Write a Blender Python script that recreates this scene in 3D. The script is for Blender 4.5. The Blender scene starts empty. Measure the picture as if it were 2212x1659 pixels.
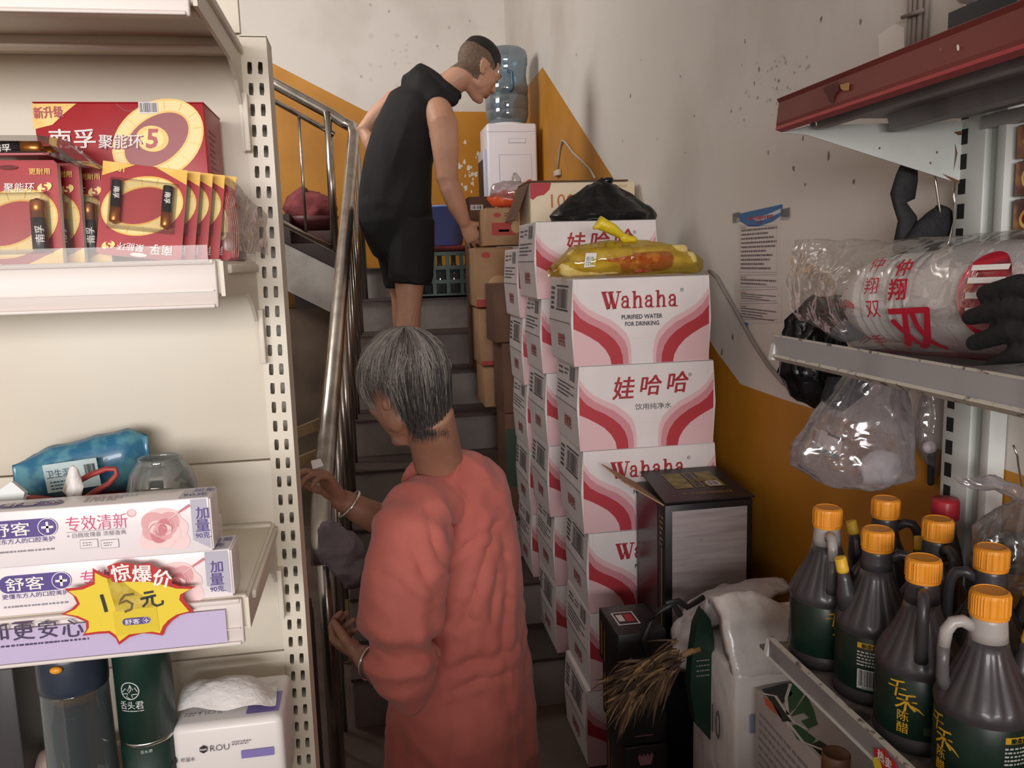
import bpy, bmesh, math, random
from mathutils import Vector, Matrix, noise
from mathutils.geometry import tessellate_polygon
random.seed(7)
SC = bpy.context.scene
COL = SC.collection
V = Vector
# ------------------------------------------------------------------ camera
F = 1800.0
YAW = math.radians(9.5); PITCH = math.atan(266.5 / F); ROLL = 0.029
CAM = V((0, 0, 1.52))
_fh = V((math.sin(YAW), math.cos(YAW), 0))
FW = V((_fh.x * math.cos(PITCH), _fh.y * math.cos(PITCH), -math.sin(PITCH)))
_r0 = V((math.cos(YAW), -math.sin(YAW), 0)); _u0 = _r0.cross(FW)
RT = _r0 * math.cos(ROLL) - _u0 * math.sin(ROLL)
UP = _u0 * math.cos(ROLL) + _r0 * math.sin(ROLL)
cd = bpy.data.cameras.new('camera'); cam = bpy.data.objects.new('camera', cd); COL.objects.link(cam)
cam.matrix_world = Matrix(((RT.x, UP.x, -FW.x, CAM.x), (RT.y, UP.y, -FW.y, CAM.y), (RT.z, UP.z, -FW.z, CAM.z), (0, 0, 0, 1)))
cd.sensor_fit = 'HORIZONTAL'; cd.sensor_width = 36.0; cd.lens = F / 2212 * 36; cd.clip_start = 0.05; cd.clip_end = 60
SC.camera = cam
def ray(px, py): return FW + RT * ((px - 1106) / F) - UP * ((py - 829.5) / F)
def atY(px, py, Y): d = ray(px, py); return CAM + d * (Y / d.y)
def atX(px, py, X): d = ray(px, py); return CAM + d * (X / d.x)
def atZ(px, py, Z): d = ray(px, py); return CAM + d * ((Z - CAM.z) / d.z)
# ------------------------------------------------------------------ view + world + lights
SC.view_settings.view_transform = 'Standard'; SC.view_settings.look = 'None'
SC.view_settings.exposure = 0.0; SC.view_settings.gamma = 1.0; SC.view_settings.use_curve_mapping = False
try:
    SC.cycles.use_denoising = True
    SC.cycles.max_bounces = 6; SC.cycles.diffuse_bounces = 4; SC.cycles.glossy_bounces = 3
    SC.cycles.transmission_bounces = 4; SC.cycles.transparent_max_bounces = 14
    SC.cycles.caustics_reflective = False; SC.cycles.caustics_refractive = False
    SC.cycles.sample_clamp_indirect = 4.0
except Exception:
    pass
w = bpy.data.worlds.new('world'); SC.world = w; w.use_nodes = True
w.node_tree.nodes['Background'].inputs[0].default_value = (1.0, 0.93, 0.91, 1)
w.node_tree.nodes['Background'].inputs[1].default_value = 0.09
def area(name, loc, tgt, sx, sy, energy, col=(1, .95, .9)):
    ld = bpy.data.lights.new(name, 'AREA'); ld.shape = 'RECTANGLE'; ld.size = sx; ld.size_y = sy; ld.energy = energy; ld.color = col
    o = bpy.data.objects.new(name, ld); COL.objects.link(o); o.location = loc
    o.rotation_euler = (V(tgt) - V(loc)).to_track_quat('-Z', 'Y').to_euler(); return o
area('shopfront_daylight', (-0.8, -4.2, 1.85), (0.25, 2.4, 1.55), 3.4, 1.1, 235, (1, .952, .932))
area('stair_window_daylight', (-1.4, 3.9, 3.3), (0.2, 6.2, 2.5), 1.0, 1.0, 50, (1, .965, .92))
# ------------------------------------------------------------------ materials
def lin(h):
    h = h.lstrip('#'); r = [int(h[i:i + 2], 16) / 255 for i in (0, 2, 4)]
    return tuple(((c / 12.92) if c <= .04045 else ((c + .055) / 1.055) ** 2.4) for c in r) + (1.0,)
_M = {}
def mat(name, hx, rough=.5, metal=0.0, var=0.0, vs=8.0, hx2=None, bump=0.0, bs=60.0, spec=.5, stretch=None, coat=0.0, lo=.4, hi=.7, detail=5.0, sheen=0.0):
    if name in _M: return _M[name]
    m = bpy.data.materials.new(name); m.use_nodes = True; nt = m.node_tree; N = nt.nodes; L = nt.links
    b = N['Principled BSDF']; b.inputs['Base Color'].default_value = lin(hx); b.inputs['Roughness'].default_value = rough
    b.inputs['Metallic'].default_value = metal
    b.inputs['Specular IOR Level'].default_value = spec
    if coat: b.inputs['Coat Weight'].default_value = coat
    if sheen: b.inputs['Sheen Weight'].default_value = sheen
    if var or hx2 or bump:
        tc = N.new('ShaderNodeTexCoord'); mp = N.new('ShaderNodeMapping'); L.new(tc.outputs['Object'], mp.inputs[0])
        if stretch: mp.inputs['Scale'].default_value = stretch
    if var or hx2:
        n = N.new('ShaderNodeTexNoise'); n.inputs['Scale'].default_value = vs; n.inputs['Detail'].default_value = detail
        L.new(mp.outputs[0], n.inputs[0])
        cr = N.new('ShaderNodeValToRGB'); L.new(n.outputs[0], cr.inputs[0])
        c1 = lin(hx); c2 = lin(hx2) if hx2 else tuple(x * (1 - var) for x in c1[:3]) + (1,)
        cr.color_ramp.elements[0].position = lo; cr.color_ramp.elements[1].position = hi
        cr.color_ramp.elements[0].color = c1; cr.color_ramp.elements[1].color = c2
        L.new(cr.outputs[0], b.inputs['Base Color'])
    if bump:
        n2 = N.new('ShaderNodeTexNoise'); n2.inputs['Scale'].default_value = bs; n2.inputs['Detail'].default_value = 4
        L.new(mp.outputs[0], n2.inputs[0])
        bp = N.new('ShaderNodeBump'); bp.inputs['Strength'].default_value = bump; bp.inputs['Distance'].default_value = .02
        L.new(n2.outputs[0], bp.inputs['Height']); L.new(bp.outputs[0], b.inputs['Normal'])
    _M[name] = m; return m
def film(name, tint='ffffff', milk=.12, gloss=.10, rough=.12, milkcol='e8e4e6', bs=22.0, bump=.6, fac=.55):
    """clear plastic film: see-through, a little milky, glossy in its creases"""
    if name in _M: return _M[name]
    m = bpy.data.materials.new(name); m.use_nodes = True; nt = m.node_tree; N = nt.nodes; L = nt.links
    N.remove(N['Principled BSDF']); out = N['Material Output']
    tr = N.new('ShaderNodeBsdfTransparent'); tr.inputs[0].default_value = lin(tint)
    gl = N.new('ShaderNodeBsdfGlossy'); gl.inputs['Roughness'].default_value = rough
    df = N.new('ShaderNodeBsdfDiffuse'); df.inputs[0].default_value = lin(milkcol)
    tl = N.new('ShaderNodeBsdfTranslucent'); tl.inputs[0].default_value = lin(milkcol)
    md = N.new('ShaderNodeMixShader'); md.inputs[0].default_value = .5
    L.new(df.outputs[0], md.inputs[1]); L.new(tl.outputs[0], md.inputs[2])
    lw = N.new('ShaderNodeLayerWeight'); lw.inputs[0].default_value = .35
    tc = N.new('ShaderNodeTexCoord'); no = N.new('ShaderNodeTexNoise'); no.inputs['Scale'].default_value = bs * .6; no.inputs['Detail'].default_value = 2
    no.inputs['Distortion'].default_value = .5
    L.new(tc.outputs['Object'], no.inputs[0])
    bp = N.new('ShaderNodeBump'); bp.inputs['Strength'].default_value = bump * .7; bp.inputs['Distance'].default_value = .03
    L.new(no.outputs[0], bp.inputs['Height'])
    for s in (gl, df): L.new(bp.outputs[0], s.inputs['Normal'])
    L.new(bp.outputs[0], lw.inputs['Normal'])
    ma = N.new('ShaderNodeMath'); ma.operation = 'MULTIPLY_ADD'; ma.inputs[1].default_value = fac; ma.inputs[2].default_value = milk
    L.new(lw.outputs['Facing'], ma.inputs[0]); ma.use_clamp = True
    m1 = N.new('ShaderNodeMixShader'); L.new(ma.outputs[0], m1.inputs[0]); L.new(tr.outputs[0], m1.inputs[1]); L.new(md.outputs[0], m1.inputs[2])
    m2 = N.new('ShaderNodeMixShader'); 
    fr = N.new('ShaderNodeMath'); fr.operation = 'MULTIPLY_ADD'; fr.inputs[1].default_value = .35; fr.inputs[2].default_value = gloss
    L.new(lw.outputs['Fresnel'], fr.inputs[0]); L.new(fr.outputs[0], m2.inputs[0])
    L.new(m1.outputs[0], m2.inputs[1]); L.new(gl.outputs[0], m2.inputs[2]); L.new(m2.outputs[0], out.inputs[0])
    _M[name] = m; return m
def glassy(name, tint, milk=.05, gloss=.08, rough=.03):
    return film(name, tint, milk, gloss, rough, 'c8d4da', 4.0, .05)
# ------------------------------------------------------------------ objects
ORI = {}
def setp(o, label=None, cat=None, group=None, kind=None):
    if label: o['label'] = label
    if cat: o['category'] = cat
    if group: o['group'] = group
    if kind: o['kind'] = kind
    return o
def thing(name, label, cat, loc=(0, 0, 0), group=None):
    o = bpy.data.objects.new(name, None); COL.objects.link(o); o.location = loc; o.empty_display_size = .05
    ORI[o.name] = V(loc); return setp(o, label, cat, group)
def dup(root, loc, rotz=0.0, label=None, group=None):
    r = root.copy(); COL.objects.link(r); r.location = loc; r.rotation_euler = (0, 0, rotz); ORI[r.name] = V(loc)
    if label: r['label'] = label
    if group: r['group'] = group
    for ch in list(root.children):
        c = ch.copy(); COL.objects.link(c); c.parent = r
        for g in list(ch.children):
            d = g.copy(); COL.objects.link(d); d.parent = c
    return r
_T = {}
def glyphs(s, bold=0.0, res=2):
    k = (s, round(bold, 4), res)
    if k not in _T:
        c = bpy.data.curves.new('t', 'FONT'); c.body = s; c.size = 1; c.offset = bold; c.resolution_u = res
        o = bpy.data.objects.new('t', c); me = o.to_mesh()
        vs = [(v.co.x, v.co.y) for v in me.vertices]; fs = [tuple(p.vertices) for p in me.polygons]
        # keep front faces only
        o.to_mesh_clear(); bpy.data.objects.remove(o); bpy.data.curves.remove(c)
        xs = [v[0] for v in vs] or [0, 1]; ys = [v[1] for v in vs] or [0, 1]
        _T[k] = (vs, fs, min(xs), max(xs), min(ys), max(ys))
    return _T[k]
class Fr:
    """a flat frame: (a,b,c) -> o + a*u + b*v + c*n"""
    def __init__(s, o, u, v):
        s.o = V(o); s.u = V(u).normalized(); v = V(v); s.v = (v - s.u * v.dot(s.u)).normalized(); s.n = s.u.cross(s.v)
    def __call__(s, a, b, c=0.0): return s.o + s.u * a + s.v * b + s.n * c
class Cyl:
    """a frame wrapped round a vertical cylinder: a runs along the surface, 0 at angle ang"""
    def __init__(s, o, r, ang): s.o = V(o); s.r = r; s.ang = ang
    def __call__(s, a, b, c=0.0):
        t = s.ang + a / s.r; r = s.r + c
        return s.o + V((r * math.cos(t), r * math.sin(t), b))
class MB:
    def __init__(s): s.v = []; s.f = []; s.m = []; s.s = []; s.mats = []
    def mi(s, m):
        if m not in s.mats: s.mats.append(m)
        return s.mats.index(m)
    def add(s, vs, fs, m, smooth=False, M=None):
        b = len(s.v); i = s.mi(m)
        s.v += [tuple(M @ V(v)) if M is not None else tuple(v) for v in vs]
        for f in fs: s.f.append(tuple(b + k for k in f)); s.m.append(i); s.s.append(smooth)
    def box(s, lo, hi, m, bev=0.0, M=None, seg=2):
        lo = V(lo); hi = V(hi)
        if bev <= 0:
            x0, y0, z0 = lo; x1, y1, z1 = hi
            vs = [(x0, y0, z0), (x1, y0, z0), (x1, y1, z0), (x0, y1, z0), (x0, y0, z1), (x1, y0, z1), (x1, y1, z1), (x0, y1, z1)]
            fs = [(3, 2, 1, 0), (4, 5, 6, 7), (0, 1, 5, 4), (1, 2, 6, 5), (2, 3, 7, 6), (3, 0, 4, 7)]
            s.add(vs, fs, m, False, M)
        else:
            bm = bmesh.new(); bmesh.ops.create_cube(bm, size=1)
            for v in bm.verts: v.co = V(((v.co.x + .5) * (hi.x - lo.x) + lo.x, (v.co.y + .5) * (hi.y - lo.y) + lo.y, (v.co.z + .5) * (hi.z - lo.z) + lo.z))
            bmesh.ops.bevel(bm, geom=bm.edges[:], offset=bev, segments=seg, profile=.5, affect='EDGES')
            s.bm(bm, m, M, True)
    def bm(s, bm, m, M=None, smooth=False):
        bm.verts.index_update()
        s.add([v.co[:] for v in bm.verts], [tuple(v.index for v in f.verts) for f in bm.faces], m, smooth, M); bm.free()
    def prism(s, pts, fr, d0, d1, m):
        """outline pts (2d) in frame fr, from depth d0 to d1"""
        n = len(pts); vs = [fr(a, b, d0) for a, b in pts] + [fr(a, b, d1) for a, b in pts]
        tr = tessellate_polygon([[V((a, b, 0)) for a, b in pts]])
        fs = [tuple(t) for t in tr] + [tuple(n + k for k in reversed(t)) for t in tr]
        fs += [(i, (i + 1) % n, n + (i + 1) % n, n + i) for i in range(n)]
        s.add(vs, fs, m)
    def poly(s, pts, fr, m, off=.0006):
        tr = tessellate_polygon([[V((a, b, 0)) for a, b in pts]])
        s.add([fr(a, b, off) for a, b in pts], [tuple(t) for t in tr], m)
    def rect(s, fr, a0, b0, a1, b1, m, off=.0006, nu=1):
        vs = []; fs = []
        for i in range(nu + 1):
            a = a0 + (a1 - a0) * i / nu; vs += [fr(a, b0, off), fr(a, b1, off)]
        for i in range(nu): fs.append((2 * i, 2 * i + 2, 2 * i + 3, 2 * i + 1))
        s.add(vs, fs, m)
    def ell(s, fr, a, b, ra, rb, m, off=.0006, rot=0.0, n=28):
        c, q = math.cos(rot), math.sin(rot)
        pts = [(a + ra * math.cos(t) * c - rb * math.sin(t) * q, b + ra * math.cos(t) * q + rb * math.sin(t) * c) for t in (2 * math.pi * i / n for i in range(n))]
        s.add([fr(x, y, off) for x, y in pts], [tuple(range(n))], m)
    def stroke(s, pts, wd, fr, m, off=.0008):
        """flat ribbon along 2d points; wd a width or a list"""
        n = len(pts); vs = []
        for i, (a, b) in enumerate(pts):
            p = V(pts[max(i - 1, 0)]); q = V(pts[min(i + 1, n - 1)]); t = (q - p)
            t = t.normalized() if t.length > 0 else V((1, 0)); k = (wd[i] if isinstance(wd, (list, tuple)) else wd) / 2
            vs += [fr(a - t.y * k, b + t.x * k, off), fr(a + t.y * k, b - t.x * k, off)]
        s.add(vs, [(2 * i + 1, 2 * i + 3, 2 * i + 2, 2 * i) for i in range(n - 1)], m)
    def text(s, st, fr, a, b, h, m, bold=0.0, w=None, al='c', rot=0.0, off=.0009, slant=0.0, flipx=False):
        """st centred (al c) or starting (al l) at (a,b), glyph height h (CJK em), optionally fitted to width w; rot in radians"""
        cjk = any(ord(c_) > 0x2e80 for c_ in st) and bold > 0
        if cjk:      # heavier strokes: the same outline laid four times, a little apart
            e = bold * h * .8; ww = w - 2 * e if w else None
            for q_, (dx, dy) in enumerate(((-e, -e * .6), (e, -e * .6), (-e, e * .6), (e, e * .6))): s.text(st, fr, a + dx, b + dy, h, m, 0, ww, al, rot, off + .00016 * q_, slant, flipx)
            return
        vs, fs, x0, x1, y0, y1 = glyphs(st, bold)
        k = h / max(.05, (y1 - y0)); kx = k if w is None else w / max(.05, x1 - x0)
        cx = (x0 + x1) / 2 if al == 'c' else x0; cy = (y0 + y1) / 2
        c, q = math.cos(rot), math.sin(rot); out = []
        for x, y in vs:
            X = (x - cx) * kx + (y - cy) * k * slant; Y = (y - cy) * k
            if flipx: X = -X
            out.append(fr(a + X * c - Y * q, b + X * q + Y * c, off))
        s.add(out, fs, m)
    def fine(s, fr, a, b, w, h, rows, m, off=.0008, seed=1, fill=.45):
        """illegible small print: rows of short dashes"""
        r = random.Random(seed); rh = h / rows
        for k in range(rows):
            y = b + h - (k + .5) * rh; x = a; end = a + w * (r.uniform(.6, 1) if k else 1)
            while x < end:
                l = rh * r.uniform(.4, 1.0); s.rect(fr, x, y - rh * fill / 2, min(x + l, end), y + rh * fill / 2, m, off); x += l + rh * r.uniform(.15, .4)
    def barcode(s, fr, a, b, w, h, m, paper=None, off=.0008, n=30, seed=3):
        r = random.Random(seed)
        if paper: s.rect(fr, a - w * .05, b - h * .12, a + w * 1.05, b + h * 1.08, paper, off - .0002)
        x = a
        while x < a + w:
            l = w / n * r.choice((.4, .6, .9, 1.3)); s.rect(fr, x, b, min(x + l, a + w), b + h, m, off); x += l + w / n * r.choice((.4, .6, 1.0))
    def tube(s, pts, r, m, n=10, cap=True, M=None, closed=False):
        pts = [V(p) for p in pts]; k = len(pts); up = None; rings = []
        for i, p in enumerate(pts):
            a = pts[i - 1] if (i > 0 or closed) else p; b = pts[(i + 1) % k] if (i < k - 1 or closed) else p
            t = (b - a); t = t.normalized() if t.length > 1e-9 else V((0, 0, 1))
            if up is None: up = V((0, 0, 1)) if abs(t.z) < .9 else V((0, 1, 0))
            u = (up - t * up.dot(t)); u = u.normalized() if u.length > 1e-6 else t.orthogonal().normalized(); up = u
            v = t.cross(u); ri = r[i] if isinstance(r, (list, tuple)) else r
            rings.append([p + (u * math.cos(2 * math.pi * j / n) + v * math.sin(2 * math.pi * j / n)) * ri for j in range(n)])
        vs = [q for ring in rings for q in ring]; fs = []
        for i in range(k if closed else k - 1):
            for j in range(n):
                i2 = (i + 1) % k
                fs.append((i * n + j, i * n + (j + 1) % n, i2 * n + (j + 1) % n, i2 * n + j))
        if cap and not closed: fs += [tuple(reversed(range(n))), tuple((k - 1) * n + j for j in range(n))]
        s.add(vs, fs, m, True, M)
    def lathe(s, prof, m, n=24, M=None, rib=None, cap=True, smooth=True):
        """prof: (r,z) list about local z; rib(i, t) -> radius factor"""
        vs = []; fs = []; k = len(prof)
        for i, (r, z) in enumerate(prof):
            for j in range(n):
                t = 2 * math.pi * j / n; f = rib(i, t) if rib else 1
                vs.append((r * f * math.cos(t), r * f * math.sin(t), z))
        for i in range(k - 1):
            for j in range(n): fs.append((i * n + j, i * n + (j + 1) % n, (i + 1) * n + (j + 1) % n, (i + 1) * n + j))
        if cap: fs += [tuple(reversed(range(n))), tuple((k - 1) * n + j for j in range(n))]
        s.add(vs, fs, m, smooth, M)
    def chain(s, pts, rad, m, n=16, up=(0, 0, 1), round_ends=True):
        """a limb: rings (r or (ra,rb)) along pts with domed ends; ra lies along 'up', rb across"""
        pts = [V(p) for p in pts]; R = [(r, r) if not isinstance(r, (tuple, list)) else r for r in rad]
        P = list(pts); Q = list(R)
        if round_ends:
            def dome(p, q, r):
                d = (p - q).normalized(); e = min(r)
                return [(p + d * e * math.sin(a), (r[0] * math.cos(a), r[1] * math.cos(a))) for a in (.5, .95, 1.3, 1.5)]
            d0 = dome(pts[0], pts[1], R[0]); d1 = dome(pts[-1], pts[-2], R[-1])
            P = [x[0] for x in reversed(d0)] + P + [x[0] for x in d1]; Q = [x[1] for x in reversed(d0)] + Q + [x[1] for x in d1]
        up = V(up); k = len(P); vs = []
        for i, p in enumerate(P):
            t = (P[min(i + 1, k - 1)] - P[max(i - 1, 0)]).normalized()
            u = up - t * up.dot(t); u = u.normalized() if u.length > 1e-4 else t.orthogonal().normalized(); v = t.cross(u)
            for j in range(n):
                a = 2 * math.pi * j / n; vs.append(p + u * Q[i][0] * math.cos(a) + v * Q[i][1] * math.sin(a))
        fs = [(i * n + j, i * n + (j + 1) % n, (i + 1) * n + (j + 1) % n, (i + 1) * n + j) for i in range(k - 1) for j in range(n)]
        fs += [tuple(reversed(range(n))), tuple((k - 1) * n + j for j in range(n))]
        s.add(vs, fs, m, True)
    def ball(s, c, r, m, n=16, M=None, smooth=True):
        r = (r, r, r) if not isinstance(r, (tuple, list)) else r; c = V(c); k = n // 2; vs = [c + V((0, 0, -r[2]))]; fs = []
        for i in range(1, k):
            a = math.pi * i / k - math.pi / 2
            for j in range(n):
                t = 2 * math.pi * j / n; vs.append(c + V((r[0] * math.cos(a) * math.cos(t), r[1] * math.cos(a) * math.sin(t), r[2] * math.sin(a))))
        vs.append(c + V((0, 0, r[2]))); e = len(vs) - 1
        for j in range(n): fs.append((0, 1 + (j + 1) % n, 1 + j)); fs.append((e, 1 + (k - 2) * n + j, 1 + (k - 2) * n + (j + 1) % n))
        for i in range(k - 2):
            for j in range(n): fs.append((1 + i * n + j, 1 + i * n + (j + 1) % n, 1 + (i + 1) * n + (j + 1) % n, 1 + (i + 1) * n + j))
        s.add(vs, fs, m, smooth, M)
    def mesh(s, name, org=(0, 0, 0)):
        me = bpy.data.meshes.new(name); o = V(org)
        me.from_pydata([tuple(V(v) - o) for v in s.v], [], s.f)
        for m in s.mats: me.materials.append(m)
        me.polygons.foreach_set('material_index', s.m); me.polygons.foreach_set('use_smooth', s.s); me.update(); return me
    def build(s, name, parent=None, label=None, cat=None, group=None, kind=None, org=None, warp=None):
        """link as ONE mesh object; vertices are in world space and are moved to the parent's (or its own) base"""
        if warp: s.v = [tuple(warp(V(v))) for v in s.v]
        if parent is not None: org = ORI[parent.name]
        elif org is None:
            xs, ys, zs = zip(*s.v); org = ((min(xs) + max(xs)) / 2, (min(ys) + max(ys)) / 2, min(zs))
        o = bpy.data.objects.new(name, s.mesh(name, org)); COL.objects.link(o)
        if parent is not None: o.parent = parent
        else: o.location = org
        ORI[o.name] = V(org); return setp(o, label, cat, group, kind)
def remesh(mb, voxel, smooth_iter=4, fac=.5):
    """one continuous surface from overlapping shapes (world space MB in, world space MB out, single material)"""
    me = mb.mesh('tmp'); o = bpy.data.objects.new('tmp', me); COL.objects.link(o)
    md = o.modifiers.new('r', 'REMESH'); md.mode = 'VOXEL'; md.voxel_size = voxel; md.use_smooth_shade = True
    sm = o.modifiers.new('s', 'SMOOTH'); sm.iterations = smooth_iter; sm.factor = fac
    dg = bpy.context.evaluated_depsgraph_get(); dg.update(); ev = o.evaluated_get(dg); m2 = ev.to_mesh()
    out = MB(); out.add([v.co[:] for v in m2.vertices], [tuple(p.vertices) for p in m2.polygons], mb.mats[0], True)
    ev.to_mesh_clear(); bpy.data.objects.remove(o); bpy.data.meshes.remove(me); return out
def nz(p, s=1.0): return noise.noise(V(p) * s)
def crump(mb, amp, sc, seed=0.0, keep=None):
    """crumple: push vertices along a noise field"""
    o = V((seed * 3.1, seed * 1.7, seed * 2.3)); out = []
    for v in mb.v:
        p = V(v); d = noise.noise_vector(p * sc + o) * amp + noise.noise_vector(p * sc * 2.7 + o) * amp * .4
        if keep: d *= keep(p)
        out.append(tuple(p + d))
    mb.v = out; return mb
WHITE = mat('print_white', 'f3efec', .55); INK = mat('print_black', '26222a', .55); RED = mat('print_red', 'b3262f', .5)
# ================================================================== the setting
W = 1.07; BY = 6.25; H = 3.6
PLASTER = mat('plaster', 'd9d3cc', .85, var=.10, vs=1.6, hx2='c2bab1', lo=.5, hi=.78, detail=9, bump=.12, bs=9)
OCHRE = mat('ochre_paint', 'c28420', .6, vs=2.2, hx2='a5690f', lo=.45, hi=.75, detail=9, bump=.08, bs=12)
CONC = mat('concrete', '938b86', .8, vs=5, hx2='776d68', lo=.45, hi=.75, detail=9, bump=.15, bs=25)
TILE_SHADE = mat('shade_tread', '4a3d39', .6, vs=6, hx2='352b29', lo=.4, hi=.7, detail=8)  # tread tile made dark: shade on the steps is painted into it
STAIN = mat('wall_stain', '857b72', .9); STAIN2 = mat('wall_stain_pale', 'b9b0a7', .9); PATCH = mat('wall_patch', 'ece6de', .85)
def struct(mb, name, label=None): return mb.build(name, kind='structure', label=label)
# right wall: white plaster over a dado of ochre paint that climbs with the stairs
fr_r = Fr((W, -2.8, 0), (0, 1, 0), (0, 0, 1))         # a = Y+2.8, b = z ; normal +X
def yz(px, py): p = atX(px, py, W); return (p.y + 2.8, p.z)
bd = [(0.0, 1.15), yz(1690, 862), yz(1600, 830), yz(1545, 755), yz(1325, 385), yz(1172, 145), (BY + 2.8, 2.60)]
m = MB()
m.prism([(0, 0)] + [(BY + 2.8, 0)] + list(reversed(bd)), fr_r, 0, .12, OCHRE)
m.prism(bd + [(BY + 2.8, H), (0, H)], fr_r, 0, .12, PLASTER)
frs = Fr((W, 0, 0), (0, -1, 0), (0, 0, 1))            # normal -X, a = -Y
rs = random.Random(11)
for px, py, s in [(1245, 118, .9), (1362, 208, 1.1), (1345, 305, .6), (1705, 212, .5), (1715, 365, 1.2), (1790, 336, 1.1), (1735, 300, .8), (1630, 180, .7), (1640, 150, .8), (1845, 393, .9), (1740, 398, .6), (1660, 330, .7), (1470, 165, .5), (1500, 250, .6), (1385, 130, .6), (1580, 240, .5), (1610, 90, .7), (1775, 40, .9), (1860, 45, .8), (1420, 300, .5), (1870, 290, .7), (1560, 760, 1.2), (1583, 728, 1.3), (1480, 330, .5)]:
    p = atX(px, py, W); r = .006 * s
    n = 7; m.poly([(-p.y + r * rs.uniform(.4, 1.2) * math.cos(6.28 * i / n), p.z + 1.7 * r * rs.uniform(.4, 1.2) * math.sin(6.28 * i / n)) for i in range(n)], frs, STAIN, .0012)
for k in range(60):
    p = atX(rs.uniform(1600, 1760), rs.uniform(110, 260), W); r = .004 * rs.uniform(.4, 1.4)
    m.poly([(-p.y + r * rs.uniform(.4, 1.6) * math.cos(6.28 * i / 6), p.z + r * rs.uniform(.4, 1.2) * math.sin(6.28 * i / 6)) for i in range(6)], frs, STAIN2, .0012)
q = [atX(*a, W) for a in [(1898, 75), (1935, 50), (1955, 60), (1955, 120), (1900, 125)]]
m.poly([(-p.y, p.z) for p in q], frs, PATCH, .0014)
struct(m, 'wall_right')
# back wall: dado steps up to the left with the second flight
fr_b = Fr((-2.8, BY, 0), (1, 0, 0), (0, 0, 1))
def xz(px, py): p = atY(px, py, BY); return (p.x + 2.8, p.z)
k0 = xz(790, 240); k1 = xz(615, 150); sl = (k1[1] - k0[1]) / (k1[0] - k0[0])
bd = [(1.9, k0[1] + sl * (1.9 - k0[0])), k0, (W + 2.8, 2.60)]
m = MB(); m.prism([(0, 0), (W + 2.8, 0)] + list(reversed(bd)) + [(0, bd[0][1])], fr_b, 0, -.12, OCHRE)
m.prism([(0, bd[0][1])] + bd + [(W + 2.8, H), (0, H)], fr_b, 0, -.12, PLASTER)
for k in range(26):
    p = atY(rs.gauss(890, 50), rs.gauss(110, 45), BY); r = .014 * rs.uniform(.3, 1.5)
    m.poly([(p.x + 2.8 + r * rs.uniform(.4, 1.3) * math.cos(6.28 * i / 7), p.z + r * rs.uniform(.4, 1.3) * math.sin(6.28 * i / 7)) for i in range(7)], fr_b, mat('wall_stain_faint', 'd0c9c0', .9), .0012)
for px, py in [(900, 80), (945, 100), (1015, 45), (800, 10), (780, 165), (970, 60), (840, 25)]:
    p = atY(px, py, BY); m.ell(fr_b, p.x + 2.8, p.z, .009, .011, STAIN2, .0014, n=7)
for k in range(26):
    p = atY(rs.gauss(1010, 18), rs.gauss(375, 28), BY); r = .014 * rs.uniform(.3, 1.3)
    m.poly([(p.x + 2.8 + r * rs.uniform(.4, 1.3) * math.cos(6.28 * i / 7), p.z + 1.5 * r * rs.uniform(.4, 1.3) * math.sin(6.28 * i / 7)) for i in range(7)], fr_b, PATCH, .0012)
struct(m, 'wall_back')
m = MB(); m.box((-2.92, -2.8, 0), (-2.8, BY, H), PLASTER); struct(m, 'wall_left')
m = MB(); m.box((-2.92, -2.8, H), (W + .12, BY + .12, H + .1), PLASTER); struct(m, 'ceiling')
FLOOR = mat('floor_tile', '6b5a52', .55, vs=4, hx2='4d403a', lo=.4, hi=.7, detail=8)
m = MB(); m.box((-2.92, -2.8, -.1), (W + .12, BY + .12, 0), FLOOR); struct(m, 'floor')
# staircase
RISE, RUN, Y0, XL = .165, .27, 2.63, -.12
m = MB(); fr_s = Fr((0, 0, 0), (0, 1, 0), (0, 0, 1))
pr = [(Y0, 0)]
for k in range(8): pr += [(Y0 + RUN * k, RISE * (k + 1)), (Y0 + RUN * (k + 1), RISE * (k + 1))]
YL = Y0 + RUN * 8; ZL = RISE * 9
pr += [(YL, ZL), (BY - .001, ZL), (BY - .001, 0)]
m.prism(pr, fr_s, XL, W - .001, CONC)
for k in range(9):
    y = Y0 + RUN * k; z = RISE * (k + 1)
    m.box((XL - .005, y - .012, z), (W - .002, (y + RUN - .003) if k < 8 else BY - .002, z + .012), TILE_SHADE)
# second flight, going up to the left along the back wall
fr_f = Fr((0, YL + .02, 0), (1, 0, 0), (0, 0, 1))
m.prism([(XL, ZL - .255), (XL, ZL + .0), (-.15, ZL + .0), (-2.4, ZL + 1.23), (-2.4, ZL + 1.0), (-.2, ZL - .235)], fr_f, 0, -.1, mat('stringer_paint', 'b4aea8', .8, vs=5, hx2='8f8781', detail=8))
for k in range(8):
    m.box((-.42 - .27 * k, YL + .12, ZL - .2 + RISE * k), (-.15 - .27 * k, BY - .002, ZL + RISE * (k + 1)), TILE_SHADE)  # upper steps take the same dark tone in place of shade
struct(m, 'staircase', 'concrete staircase climbing between the cartons and the steel railing')
m = MB(); m.box((-2.8, 4.9, 0), (XL - .005, 5.0, ZL - .2), mat('under_stair_paint', '6a5a4c', .85, vs=3, hx2='4b3d33', detail=8)); struct(m, 'wall_under_stairs')
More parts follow.
